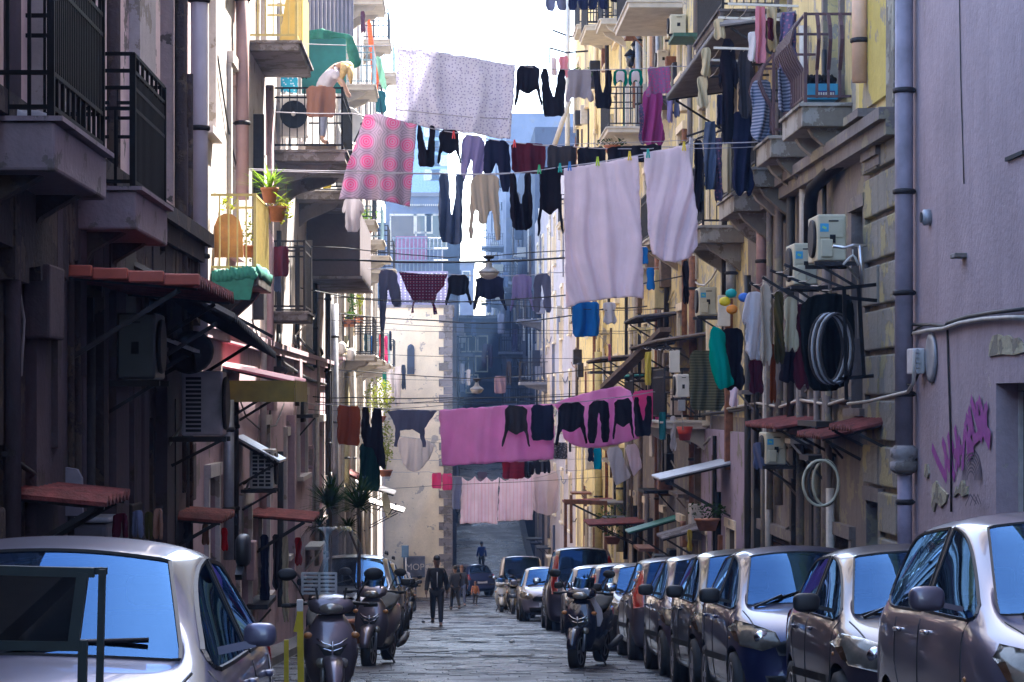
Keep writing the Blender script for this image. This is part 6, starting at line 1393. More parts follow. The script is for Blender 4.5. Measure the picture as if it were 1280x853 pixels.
def car(name, label, cat, kind, H, pm, X, Y, face='front', group=None, rails=False, tall_tail=False, yaw=0, detail=2, mirror=None, chrome=False, seats=False, scale=1.0, ms=1.0):
    parts, bvh, wx = car_shell(kind, H); rz = (-PI/2 if face == 'front' else PI/2) + yaw
    root = thing(name, label, cat, (X, Y, ground(Y) + .005), group, rz); root.rotation_euler = (0, math.atan(.073) * (1 if face == 'back' else -1) * 1, rz); root.scale = (scale,) * 3
    ORG[root.name] = Vector()
    def cp(mi): me = bpy.data.meshes.new('shell'); parts[mi].to_mesh(me); return me
    link('body', cp(0), pm, root)
    if len(parts[4].faces): link('door_pillar', cp(4), m_trim, root)
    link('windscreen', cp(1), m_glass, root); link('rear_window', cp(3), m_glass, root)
    b = parts[2]; b.faces.index_update(); b.faces.ensure_lookup_table()
    for isl in islands(b):
        keep = set(isl); c = b.copy(); c.faces.ensure_lookup_table(); bmesh.ops.delete(c, geom=[f for f in c.faces if f.index not in keep], context='FACES')
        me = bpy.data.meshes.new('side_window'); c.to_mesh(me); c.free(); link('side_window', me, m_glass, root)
    # rubber seals around every pane
    for mi, nm in ((1, 'windscreen_seal'), (2, 'window_seal'), (3, 'rear_seal')):
        q = parts[mi]; q.faces.index_update(); q.faces.ensure_lookup_table()
        for isl in islands(q):
            keep = set(isl); m = MB()
            for e in q.edges:
                if len(e.link_faces) == 1 and e.link_faces[0].index in keep: m.bar(e.verts[0].co * 1.0, e.verts[1].co, .014 if mi != 2 else .018, .016)
            m.build(nm, m_trim, root)
    m = MB()
    for w in wx:
        for s in (1, -1): m.lathe([(.30, -.10), (.352, -.10), (.352, .10), (.30, .10)][:4], (w, s * .62, .30), 'Y', 24)
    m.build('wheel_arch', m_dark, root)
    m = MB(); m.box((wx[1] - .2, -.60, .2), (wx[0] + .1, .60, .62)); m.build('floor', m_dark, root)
    w_ = stations(kind, H)[5][2]
    for w in wx:
        for s in (1, -1): wheel(root, w, s * (w_ - .10), .30, w=.18, n=6 if kind == 'hatch' else 5)
    m = MB()
    for s in (.36, -.36):
        m.box((-.25, s - .22, .5), (.28, s + .22, .72), .05); m.box((-.42, s - .22, .6), (-.24, s + .22, 1.12), .06); m.box((-.42, s - .12, 1.14), (-.32, s + .12, min(1.34, H - .14)), .04)
    m.box((-1.25, -.55, .55), (-1.1, .55, 1.1), .05)
    m.box((.75, -.6, .75), (1.0, .6, .93), .05); m.build('seats', M('seat_grey', (.10, .10, .11), .8), root)
    # front
    xf = stations(kind, H)[0][0]; zb = stations(kind, H)[2][3]
    for s in (1, -1):
        ol = [(s*.40, zb-.20), (s*.56, zb-.26), (s*.73, zb-.22), (s*.785, zb-.07), (s*.74, zb+.0), (s*.60, zb-.04), (s*.44, zb-.10)]
        hl = proj_patch(bvh, ol, '+x', .012).build('headlight', m_lamp, root)
        m = proj_patch(bvh, [(s*.73, zb-.19), (s*.755, zb-.18), (s*.775, zb-.10), (s*.745, zb-.09)], '+x', .016); m.build('indicator', m_amber if detail > 1 else m_lamp, hl)
        m = MB(); hh = bvh.ray_cast(Vector((5, s*.56, zb-.14)), Vector((-1, 0, 0)))[0]
        if hh: m.ball(hh + Vector((-.012, 0, 0)), (.035, .075, .065), 2); m.build('reflector', m_chrome, hl)
    proj_patch(bvh, [(-.42, zb-.30), (.42, zb-.30), (.46, zb-.20), (.34, zb-.16), (-.34, zb-.16), (-.46, zb-.20)], '+x', .010).build('grille', m_trim, root)
    proj_patch(bvh, [(-.5, .26), (.5, .26), (.54, .40), (-.54, .40)], '+x', .010).build('air_intake', m_trim, root)
    m = MB(); h = bvh.ray_cast(Vector((5, 0, .47)), Vector((-1, 0, 0)))[0]; m.box((h.x + .004, -.26, .42), (h.x + .022, .26, .53)); m.build('number_plate', m_plate, root)
    # rear
    zr = stations(kind, H)[8][3]
    for s in (1, -1):
        ol = [(s*.60, zr-.22), (s*.74, zr-.24), (s*.75, zr+.05), (s*.66, H-.22), (s*.56, H-.2), (s*.60, zr+.05)] if tall_tail else [(s*.58, zr-.26), (s*.75, zr-.26), (s*.75, zr-.02), (s*.62, zr-.0)]
        proj_patch(bvh, ol, '-x', .014).build('tail_light', m_tail, root)
    m = MB(); h = bvh.ray_cast(Vector((-5, 0, .62)), Vector((1, 0, 0)))[0]; m.box((h.x - .022, -.26, .57), (h.x - .004, .26, .68)); m.build('number_plate', m_plate, root)
    # sides
    m = MB()
    for s in ('+y', '-y'):
        for pts in (([(.92, .40), (.93, .7), (.88, zr - .06)], [(-.26, .30), (-.26, zr - .06)], [(-1.02, zr - .06), (-1.0, .75), (-.82, .55), (-.76, .32)], [(.92, .33), (-.74, .33)])):
            q = proj_line(bvh, pts, s, .006, .0); me = q.mesh('x'); m.b.from_mesh(me); bpy.data.meshes.remove(me)
    m.build('door_gap', m_trim, root)
    for pts in ([(stations(kind, H)[3][0] + .02, -.66), (1.45, -.60), (stations(kind, H)[1][0] - .02, -.5), (stations(kind, H)[1][0] - .0, 0), (stations(kind, H)[1][0] - .02, .5), (1.45, .60), (stations(kind, H)[3][0] + .02, .66)],):
        proj_line(bvh, pts, '+z', .006, .0).build('bonnet_gap', m_trim, root)
    for s in (1, -1):
        ax = '+y' if s > 0 else '-y'
        for xh in (-.02, -.88) if kind != 'van' else (.1,):
            h = bvh.ray_cast(Vector((xh, 5 * s, zr - .13)), Vector((0, -s, 0)))[0]
            if h: m = MB(); m.box((xh - .075, h.y - s*.005, zr - .15), (xh + .075, h.y + s*.03, zr - .12), .012); m.build('door_handle', pm if not chrome else m_chrome, root)
        proj_patch(bvh, [(-.9, .50), (.85, .50), (.85, .56), (-.9, .56)], ax, .014, .06).build('side_moulding', m_trim, root)
        mm = mirror or m_trim; mx = .70 if kind != 'van' else .95; yb = s * (w_ + .0); m = MB()
        superball(m, (mx, yb + s * .12 * ms, zr + .07), (.055 * ms, .10 * ms, .072 * ms)); m.bar((mx, yb - s * .08, zr + .01), (mx, yb + s * .06, zr + .04), .05, .03); mo = m.build('door_mirror', mm, root)
        m = MB(); superball(m, (mx - .036 * ms, yb + s * .12 * ms, zr + .07), (.024 * ms, .085 * ms, .060 * ms)); m.build('mirror_glass', m_chrome, mo)
        # side repeater
        h = bvh.ray_cast(Vector((1.02, 5 * s, .72)), Vector((0, -s, 0)))[0]
        if h: m = MB(); m.ball(h, (.03, .012, .018), 1); m.build('side_repeater', m_amber, root)
        if rails:
            m = MB(); y = s * (stations(kind, H)[5][6] - .02); m.tube([(.15, y, H + .03), (.05, y, H + .07), (-1.3, y, H + .07), (-1.42, y, H + .02)], .02, 6); m.build('roof_rail', m_trim, root)
    for y0, y1 in ((-.05, .48), (-.55, -.02)):
        a = bvh.ray_cast(Vector((stations(kind, H)[3][0] - .05, y0, 5)), Vector((0, 0, -1)))[0]; b_ = bvh.ray_cast(Vector((stations(kind, H)[3][0] - .18, y1, 5)), Vector((0, 0, -1)))[0]
        m = MB(); m.tube([a + Vector((0, 0, .02)), b_ + Vector((0, 0, .018))], .010, 5); m.bar(a + Vector((.04, 0, 0)), a.lerp(b_, .5) + Vector((0, 0, .035)), .02); m.build('wiper', m_trim, root)
    return root
GR = 'cars parked nose to tail along the right side'; GL = 'cars parked along the left side'
silver = paint('silver_mauve', (.30, .28, .33)); dgrey = paint('dark_mauve', (.12, .10, .125)); navy = paint('navy', (.03, .045, .16)); blackp = paint('black', (.03, .028, .035)); greyp = paint('grey', (.16, .15, .17)); whitep = paint('white', (.62, .60, .60), .0); silver2 = paint('silver', (.45, .45, .50)); redp = paint('red', (.22, .02, .02), .2); bluep = paint('blue', (.02, .06, .20)); beigep = paint('beige', (.52, .46, .42), .0); purplep = paint('violet_grey', (.13, .10, .15))
# right row: X of the body centre, Y of the middle of the car
car('parked_car', 'large silver-mauve people carrier nearest the camera on the right, cut off by the frame', 'car', 'mpv', 1.66, silver, 3.68, 14.1, group=GR, mirror=silver, chrome=True)
car('parked_car', 'dark mauve-grey hatchback second from the camera on the right', 'car', 'hatch', 1.52, dgrey, 3.60, 18.5, group=GR)
car('parked_car', 'navy city car with a black mirror, third from the camera on the right', 'car', 'hatch', 1.56, navy, 3.36, 22.9, group=GR)
car('parked_car', 'black car fourth from the camera on the right, chrome strip on its side', 'car', 'hatch', 1.58, blackp, 3.46, 27.4, group=GR)
car('parked_car', 'dark violet-grey car fifth from the camera on the right, just before the red tail lights', 'car', 'hatch', 1.56, purplep, 3.50, 31.8, group=GR)
car('parked_car', 'grey hatchback with tall red tail lights facing away', 'car', 'hatch', 1.56, greyp, 3.52, 37.4, 'back', GR, tall_tail=True)
car('parked_car', 'black compact car facing the camera between the two cars with tall red lights', 'car', 'hatch', 1.50, blackp, 3.50, 42.2, group=GR)
car('parked_car', 'white hatchback with tall red tail lights and dark rear glass', 'car', 'hatch', 1.52, whitep, 3.42, 47.3, 'back', GR, tall_tail=True)
car('parked_car', 'pale silver car facing the camera behind the white hatchback', 'car', 'hatch', 1.5, silver2, 3.30, 52.0, group=GR, detail=1)
car('parked_car', 'tall dark estate with red lights and roof spoiler, beyond the white hatchback', 'car', 'mpv', 1.95, dgrey, 3.15, 57.5, 'back', GR, tall_tail=True, detail=1)
car('parked_car', 'silver hatchback facing the camera, parked farthest out into the road on the right', 'car', 'hatch', 1.52, silver2, 2.78, 68, group=GR, detail=1, mirror=silver2)
car('parked_car', 'small silver car tucked behind the silver hatchback on the right', 'car', 'hatch', 1.45, silver2, 3.1, 73, group=GR, detail=1)
car('parked_van', 'boxy beige-white van at the far end of the right row', 'van', 'van', 2.0, beigep, 2.75, 91, 'back', GR, detail=1)
# left row
car('parked_car', 'silver car with a big blue-reflecting windscreen filling the lower left corner', 'car', 'hatch', 1.41, paint('silver_left', (.27, .30, .42)), -1.62, 9.8, group=GL, scale=1.02, ms=.62, mirror=paint('silver_left', (.27, .30, .42)), seats=True)
car('parked_car', 'dark people carrier with roof bars behind the two front scooters', 'car', 'mpv', 1.68, paint('blue_grey', (.07, .08, .12)), -1.80, 46.5, group=GL, rails=True)
car('parked_car', 'black car with roof bars directly behind the people carrier on the left', 'car', 'mpv', 1.62, blackp, -1.78, 51.5, group=GL, rails=True)
car('parked_car', 'dark red car in the left row', 'car', 'hatch', 1.5, redp, -1.72, 56.3, group=GL, detail=1)
car('parked_car', 'white car in the left row behind the dark red one', 'car', 'hatch', 1.45, whitep, -1.85, 61, group=GL, detail=1)
car('parked_car', 'silver car in the left row, sixth from the camera', 'car', 'hatch', 1.45, silver2, -1.9, 66, group=GL, detail=1)
car('parked_car', 'black car in the left row behind the small row of scooters', 'car', 'hatch', 1.45, blackp, -1.95, 78, group=GL, detail=1)
car('parked_car', 'dark car at the far end of the left row', 'car', 'hatch', 1.45, dgrey, -1.95, 86, group=GL, detail=1)
car('parked_car', 'dark blue car standing across the bottom of the alley behind the man and child', 'car', 'hatch', 1.5, bluep, .9, 116, 'back', None, yaw=.45, detail=1)
# the black horn on the near car's roof edge
p = P(303, 690, 9.9); m = MB(); superball(m, P(304, 688, 10.6), (.034, .09, .072)); m.bar(P(302, 700, 10.6), P(298, 722, 10.5), .03)
tag(m.build('far_mirror_housing', m_trim, org=p), 'dark upright mirror housing rising at the roof edge of the silver left car', 'mirror')
# dark-green framed glass panel in front of the near car
t = thing('glass_panel', 'dark green metal frame with reflecting glass standing in front of the silver left car', 'panel', P(60, 853, 7.6))
g = M('frame_green', (.008, .022, .026), .45, .0); Yg = 7.6
m = MB()
m.bar(P(104, 716, Yg), P(92, 806, Yg), .035); m.bar(P(-40, 712, Yg), P(118, 716, Yg), .03); m.bar(P(-40, 806, Yg), P(104, 808, Yg), .03); m.bar(P(128, 712, Yg + .03), P(121, 1000, Yg + .03), .022); m.bar(P(104, 800, Yg), P(100, 1000, Yg), .028)
m.bar(P(-40, 712, Yg + .05), P(134, 714, Yg + .05), .022); m.bar(P(-40, 1000, Yg), P(-40, 712, Yg), .03); m.build('frame', g, t)
m = MB(); m.quad(P(-38, 716, Yg), P(103, 718, Yg), P(92, 804, Yg), P(-38, 804, Yg)); sm = m.build('pane', glassmat('panel_glass', (.12, .13, .12), 1.7, .01, .5), t); sm.modifiers.new('t', 'SOLIDIFY').thickness = .006
t2 = None
# ================================================================ scooters
def scooter(name, label, pm, X, Y, rz, tall_screen=False, seatm=None, group=None, bag=False, lean=.0, scale=1.0, simple=False):
    root = thing(name, label, 'scooter', (X, Y, ground(Y) + .004), group, rz); root.rotation_euler = (lean, .0, rz); root.scale = (scale,) * 3; ORG[root.name] = Vector()
    def b(m, n, mat, par=root): return m.build(n, mat, par)
    e = wheel(root, .62, 0, .27, m_rim, .13, 5); wheel(root, -.62, 0, .26, m_rim, .14, 5)
    m = MB()
    for s in (1, -1): m.tube([(.62, s*.085, .27), (.56, s*.085, .50), (.50, s*.06, .62)], .02, 8)
    b(m, 'fork', m_steel)
    m = MB(); n = 12; prev = None
    for i in range(n + 1):
        a = math.radians(10 + 150 * i / n); r = .315; w = .085 * (1 - .35 * abs(i / n - .5) * 2) + .01
        ring = [m.b.verts.new((.62 + (r + dz) * math.cos(a), y, .27 + (r + dz) * math.sin(a))) for y, dz in ((-w, -.03), (-w*.8, .01), (0, .025), (w*.8, .01), (w, -.03))]
        if prev:
            for k in range(4): m.b.faces.new((prev[k], prev[k+1], ring[k+1], ring[k])).smooth = True
        prev = ring
    o = b(m, 'mudguard', pm); o.modifiers.new('t', 'SOLIDIFY').thickness = .008
    def loft(secs, nseg=14, sq=2.6):
        m = MB(); rings = []
        for (x, z, hw, hh, tilt) in secs:
            ring = []
            for k in range(nseg):
                a = 2*PI*k/nseg; cu, su = math.cos(a), math.sin(a); y = hw * abs(cu) ** (2/sq) * (1 if cu > 0 else -1); d = hh * abs(su) ** (2/sq) * (1 if su > 0 else -1)
                ring.append(m.b.verts.new((x + d * math.cos(tilt), y, z + d * math.sin(tilt))))
            rings.append(ring)
        for A, B in zip(rings, rings[1:]):
            for k in range(nseg): m.b.faces.new((A[k], A[(k+1) % nseg], B[(k+1) % nseg], B[k])).smooth = True
        m.b.faces.new(rings[0]); m.b.faces.new(rings[-1]); return m
    # leg shield / front apron: sections going up, half-depth along x
    b(loft([(.36, .28, .13, .05, 0), (.42, .42, .20, .09, 0), (.46, .58, .23, .11, 0), (.45, .72, .22, .12, .1), (.41, .84, .17, .10, .2), (.37, .92, .12, .07, .2)]), 'front_apron', pm)
    m = MB(); m.prism([(.575, -.07, .60), (.575, .07, .60), (.585, .13, .70), (.57, .06, .665), (.57, -.06, .665), (.585, -.13, .70)], (.012, 0, 0)); b(m, 'grille', m_trim)
    m = MB()
    for k, zz in enumerate((.70, .655)): m.tube([(.555, -.13, zz + .04), (.59, -.07, zz), (.60, 0, zz - .02), (.59, .07, zz), (.555, .13, zz + .04)], .007, 6)
    m.tube([(.60, 0, .72), (.60, 0, .60)], .010, 6); b(m, 'chrome_trim', m_chrome)
    for s in (1, -1): m = MB(); m.ball((.545, s*.085, .53), (.05, .06, .055), 2); b(m, 'headlight', m_lamp)
    # handlebar cowl with lamp
    b(loft([(.48, .98, .10, .03, PI/2), (.45, 1.00, .19, .07, PI/2), (.36, 1.02, .20, .08, PI/2), (.26, 1.02, .12, .05, PI/2)]), 'handlebar_cowl', pm)
    m = MB(); m.ball((.48, 0, .985), (.05, .11, .05), 2); b(m, 'headlamp', m_lamp)
    m = MB(); m.tube([(.30, -.36, 1.00), (.34, -.2, 1.02), (.34, .2, 1.02), (.30, .36, 1.00)], .014, 8); hb = b(m, 'handlebar', m_trim)
    for s in (1, -1):
        m = MB(); m.lathe([(.018, -.06), (.021, 0), (.018, .06)], (.30, s*.35, 1.00), 'Y', 10); b(m, 'grip', m_rubber, hb)
        m = MB(); m.tube([(.36, s*.22, 1.04), (.36, s*.28, 1.16), (.37, s*.34, 1.24)], .008, 6); m.ball((.37, s*.37, 1.27), (.025, .085, .055), 3); b(m, 'mirror', m_trim)
        m = MB(); m.ball((.50, s*.20, .76), (.03, .04, .03), 2); b(m, 'indicator', m_amber)
    b(loft([(.30, .30, .15, .05, PI/2), (.10, .27, .17, .06, PI/2), (-.12, .30, .18, .08, PI/2), (-.2, .36, .17, .10, PI/2)]), 'footboard', m_trim)
    b(loft([(-.10, .44, .12, .14, PI/2), (-.28, .52, .18, .20, PI/2), (-.55, .58, .19, .18, PI/2), (-.82, .66, .14, .11, PI/2), (-.95, .72, .08, .05, PI/2)]), 'rear_body', pm)
    b(loft([(-.04, .74, .09, .03, PI/2), (-.2, .77, .15, .05, PI/2), (-.5, .79, .15, .05, PI/2), (-.58, .83, .15, .05, PI/2), (-.85, .86, .12, .05, PI/2), (-.93, .86, .08, .03, PI/2)]), 'seat', seatm or m_rubber)
    m = MB(); m.tube([(-.3, .2, .24), (-.6, .2, .26), (-.9, .2, .32)], [.03, .05, .045], 10); b(m, 'exhaust', m_iron)
    m = MB(); m.box((-.7, -.16, .2), (-.35, -.06, .38), .03); m.box((-.92, -.1, .40), (-.72, .1, .46), .02); b(m, 'engine', m_grey)
    m = MB(); m.ball((-.96, 0, .72), (.03, .10, .04), 2); b(m, 'tail_light', m_tail)
    m = MB(); m.tube([(-.1, .08, .25), (-.2, .18, .01), (-.1, .2, .005)], .014, 6); m.tube([(-.1, -.08, .25), (-.2, -.18, .01)], .014, 6); b(m, 'stand', m_iron)
    # screen
    m = MB(); rings = []; H_ = .62 if tall_screen else .16
    for i in range(9):
        v = i / 8; z = 1.05 + H_ * v; hw = (.24 + .05 * math.sin(PI * v)) * (1 if v < .8 else 1 - (v - .8) * 1.3); hw = hw if tall_screen else .14
        rings.append([m.b.verts.new((.46 - .16 * v - .10 * (u / 4) ** 2 * 1.0, hw * u / 4, z)) for u in range(-4, 5)])
    for A, B in zip(rings, rings[1:]):
        for k in range(8): m.b.faces.new((A[k], A[k+1], B[k+1], B[k])).smooth = True
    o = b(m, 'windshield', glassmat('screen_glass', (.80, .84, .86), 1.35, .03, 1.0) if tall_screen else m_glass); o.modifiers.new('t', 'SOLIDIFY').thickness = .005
    m = MB()
    for s in (1, -1): m.bar((.44, s*.1, .98), (.44, s*.13, 1.16), .018)
    b(m, 'screen_bracket', m_trim)
    return root
sg = M('scooter_grey', (.16, .13, .15), .3, .6, .1, 4, 0, 1.0); sn = M('scooter_navy', (.02, .03, .08), .25, .3, .1, 4, 0, 1.0); sb = M('scooter_black', (.025, .025, .03), .3, .2, .1, 4, 0, 1.0); sw = M('scooter_white', (.5, .5, .52), .3, 0, .1, 4, 0, 1.0)
GS = 'parked scooters'
scooter('scooter', 'dark silver scooter with a tall clear windshield beside the near car', sg, -1.10, 21.9, -PI/2 + .12, True, group=GS, scale=1.05)
scooter('scooter', 'brownish silver scooter, second on the left, in front of the roof-barred car', sg, -1.0, 34.6, -PI/2 - .18, group=GS, scale=1.08)
scooter('scooter', 'navy scooter with a pale bag on its side, parked out in the road at right', M('scooter_blueblack', (.010, .014, .035), .25, .3, .1, 4, 0, 1.0), 2.0, 34.0, -PI/2 - .32, group=GS, scale=1.06)
cloth('plastic_bag', 'pale plastic bag hanging from the navy scooter', 'bag', f_white2, [(733, 745), (740, 742), (746, 752), (753, 765), (754, 776), (748, 784), (739, 776), (735, 762)], 33.7, .05, .2)
scooter('scooter', 'black scooter in front of the far silver cars on the right', sb, 2.15, 80, -PI/2, group=GS)
scooter('scooter', 'white scooter half behind the black one near the beige van', sw, 1.85, 83.5, -PI/2, group=GS)
for i in range(1): scooter('scooter', 'small dark scooter in the far left row beside the walking man', (sb, sg, sn)[i], -1.25 - .08 * i, 69.5 + 2.2 * i, -PI/2 + .2, group=GS)
# yellow post beside the tall-screen scooter
t = thing('bollard', 'bright yellow bent steel barrier post beside the tall-screened scooter', 'post', P(374, 853, 19.5)); m = MB(); m.bar(P(375, 762, 19.5), P(378, 1000, 19.5), .045, .05); m.bar(P(375, 765, 19.5), P(370, 790, 19.5), .04); m.build('post', M('post_yellow', (.62, .48, .02), .5), t)
m = MB(); m.bar(P(375, 750, 19.5), P(375, 764, 19.5), .05); m.build('cap', m_white, t)
t = thing('bollard', 'thin yellow post glimpsed between the silver car and the bent yellow post', 'post', P(358, 853, 21)); m = MB(); m.bar(P(358, 800, 21), P(358, 1000, 21), .04); m.build('post', M('post_yellow', (.62, .48, .02), .5), t)
t = thing('white_crate', 'white slatted crate rack behind the tall windshield', 'crate', P(390, 740, 23)); m = MB()
for i in range(6): m.bar(P(378, 717 + 5 * i, 23.5), P(420, 717 + 5 * i, 23.5), .02)
for x in (378, 399, 420): m.bar(P(x, 716, 23.5), P(x, 744, 23.5), .022)
m.build('slats', m_white, t)
# ================================================================ people
def skin_mesh(name, joints, edges, mat, parent, sub=2):
    me = bpy.data.meshes.new(name); me.from_pydata([Vector(j[0]) for j in joints], edges, []); o = bpy.data.objects.new(name, me); COL.objects.link(o)
    o.modifiers.new('k', 'SKIN'); 
    for i, v in enumerate(me.skin_vertices[0].data): r = joints[i][1]; v.radius = (r, r) if not isinstance(r, tuple) else r; v.use_root = (i == 0)
    s = o.modifiers.new('s', 'SUBSURF'); s.levels = sub; s.render_levels = sub
    dg = bpy.context.evaluated_depsgraph_get(); dg.update(); ev = bpy.data.meshes.new_from_object(o.evaluated_get(dg)); bpy.data.objects.remove(o)
    for p in ev.polygons: p.use_smooth = True
    ev.materials.clear(); return link(name, ev, mat, parent)
m_skin = M('skin', (.20, .11, .08), .55, 0, .08, 6); m_skinp = M('skin_pale', (.55, .34, .26), .55, 0, .08, 6)
def person(label, loc, rz, h, top, bottom, hairm, stride=.22, skin=None, pose='walk', arm=.12, long_hair=False, shoes=None, group=None):
    """standing or walking figure, local +x is forward"""
    k = h / 1.75; root = thing('person', label, 'person', loc, group, rz); root.scale = (k, k, k); ORG[root.name] = Vector(); skin = skin or m_skin
    pel = (0, 0, .93); ch = (.02, 0, 1.28); nk = (.02, 0, 1.48)
    J = [(pel, .13), ((.01, 0, 1.10), .12), (ch, (.15, .12)), ((.02, 0, 1.42), .07), (nk, .055), ((.03, 0, 1.56), .075), ((.035, 0, 1.65), .095), ((.03, 0, 1.73), .06)]
    E = [(i, i + 1) for i in range(7)]
    def add(p, r, par): J.append((p, r)); E.append((par, len(J) - 1)); return len(J) - 1
    limbs = {}
    for s in (1, -1):
        f = stride * s
        a = add((.02, s*.17, 1.40), .06, 2); b = add((.0 - f * .25, s*.23, 1.14), .047, a); c = add((.07 - f * .7 + (.05 if s > 0 else 0), s*.26, .90), .036, b); d = add((.09 - f*.8, s*.26, .82), .03, c)
        g = add((0, s*.09, .86), .095, 0); kx = f * .75 + (.06 if s < 0 else .03); kn = add((kx, s*.10, .48), .06, g); an = add((f * 1.15 - (.10 if s < 0 else 0), s*.10, .09 + (.07 if s < 0 and stride else 0)), .042, kn); fx = J[an][0]; add((fx[0] + .15, s*.11, .04 + (fx[2] - .09) * .6), .035, an); limbs[s] = (a, b, c, d, g, kn, an)
    skin_mesh('body', J, E, skin, root)
    # jacket and trousers over the same joints
    jj = [((0, 0, .84), .165), ((.01, 0, 1.08), .16), (ch, (.20, .16)), ((.02, 0, 1.46), .095)]; ee = [(0, 1), (1, 2), (2, 3)]
    for s in (1, -1):
        a, b, c, d, *_ = limbs[s]; i0 = len(jj); jj += [(J[a][0], .088), (J[b][0], .068), (J[c][0], .055)]; ee += [(2, i0), (i0, i0 + 1), (i0 + 1, i0 + 2)]
    skin_mesh('jacket', jj, ee, top, root)
    jj = [((0, 0, .92), .14)]; ee = []
    for s in (1, -1):
        g, kn, an = limbs[s][4:]; i0 = len(jj); jj += [(J[g][0], .108), (J[kn][0], .075), ((J[an][0][0], J[an][0][1], J[an][0][2] + .03), .06)]; ee += [(0, i0), (i0, i0 + 1), (i0 + 1, i0 + 2)]
    skin_mesh('trousers', jj, ee, bottom, root)
    for s in (1, -1):
        an = J[limbs[s][6]][0]; m = MB(); m.ball((an[0] + .06, s * .105, an[2] - .045), (.14, .05, .045), 2); m.build('shoe', shoes or m_rubber, root)
        hd = J[limbs[s][3]][0]; m = MB()
        for q in range(4): m.tube([(hd[0] + .012 * (q - 1.5), hd[1], hd[2] - .0), (hd[0] + .014 * (q - 1.5) + .01, hd[1] - s*.006, hd[2] - .055), (hd[0] + .014 * (q - 1.5) + .018, hd[1] - s*.02, hd[2] - .09 - .006 * (q in (1, 2)))], [.011, .010, .007], 6)
        m.tube([(hd[0] + .02, hd[1], hd[2] + .02), (hd[0] + .045, hd[1] - s*.01, hd[2] - .03), (hd[0] + .045, hd[1] - s*.015, hd[2] - .055)], [.012, .011, .008], 6); m.build('fingers', skin, root)
    m = MB(); m.ball((.02, 0, 1.70), (.105, .088, .095), 3); 
    if long_hair: m.ball((-.05, 0, 1.55), (.06, .085, .16), 2)
    m.build('hair', hairm, root)
    m = MB(); m.ball((.135, 0, 1.635), (.022, .014, .028), 2); m.ball((.12, .035, 1.665), (.012, .014, .008), 1); m.ball((.12, -.035, 1.665), (.012, .014, .008), 1); m.ball((.125, 0, 1.59), (.01, .028, .008), 1)
    m.ball((.03, .092, 1.64), (.022, .012, .032), 2); m.ball((.03, -.092, 1.64), (.022, .012, .032), 2); m.build('face', skin, root)
    return root
c_blk = M('wear_black', (.014, .014, .018), .8); c_dk = M('wear_dark', (.03, .03, .038), .85); c_jean = M('wear_jeans', (.07, .09, .16), .85); c_blue = M('wear_blue', (.02, .06, .28), .8); h_blk = M('hair_black', (.01, .008, .008), .6)
def on(px, py): # foot point on the street below a picture column at a given depth
    return None
man = person('man in a black jacket walking towards the camera down the middle of the street', (P(546, 0, 60).x, 60, ground(60) + .006), -PI/2, 1.76, c_blk, c_dk, h_blk, .20)
m = MB(); m.tube([(.175, .01, 1.38), (.185, .01, 1.2), (.165, .01, 1.0)], .012, 5); m.build('zip', m_white, man)
person('dark-clothed person half hidden behind the walking man', (P(569, 0, 88).x, 88, ground(88) + .006), PI/2 + .3, 1.62, c_dk, c_blk, h_blk, .15)
person('man in a dark jacket and jeans holding a small child\'s hand', (P(577, 0, 100).x, 100, ground(100) + .006), -PI/2 + .2, 1.68, c_dk, c_jean, M('hair_brown', (.12, .05, .03), .7), .12)
person('small child in an orange-brown patterned jacket beside the man in jeans', (P(594, 0, 99).x, 99, ground(99) + .006), -PI/2, 1.02, M('wear_rust', (.35, .13, .06), .85, 0, .8, 14), c_dk, M('hair_brown', (.12, .05, .03), .7), .1)
person('lone man in a blue shirt walking up the blue-hazed alley', (P(602, 0, 134).x, 134, ground(134) + .006), PI/2, 1.66, c_blue, c_blk, h_blk, .14)
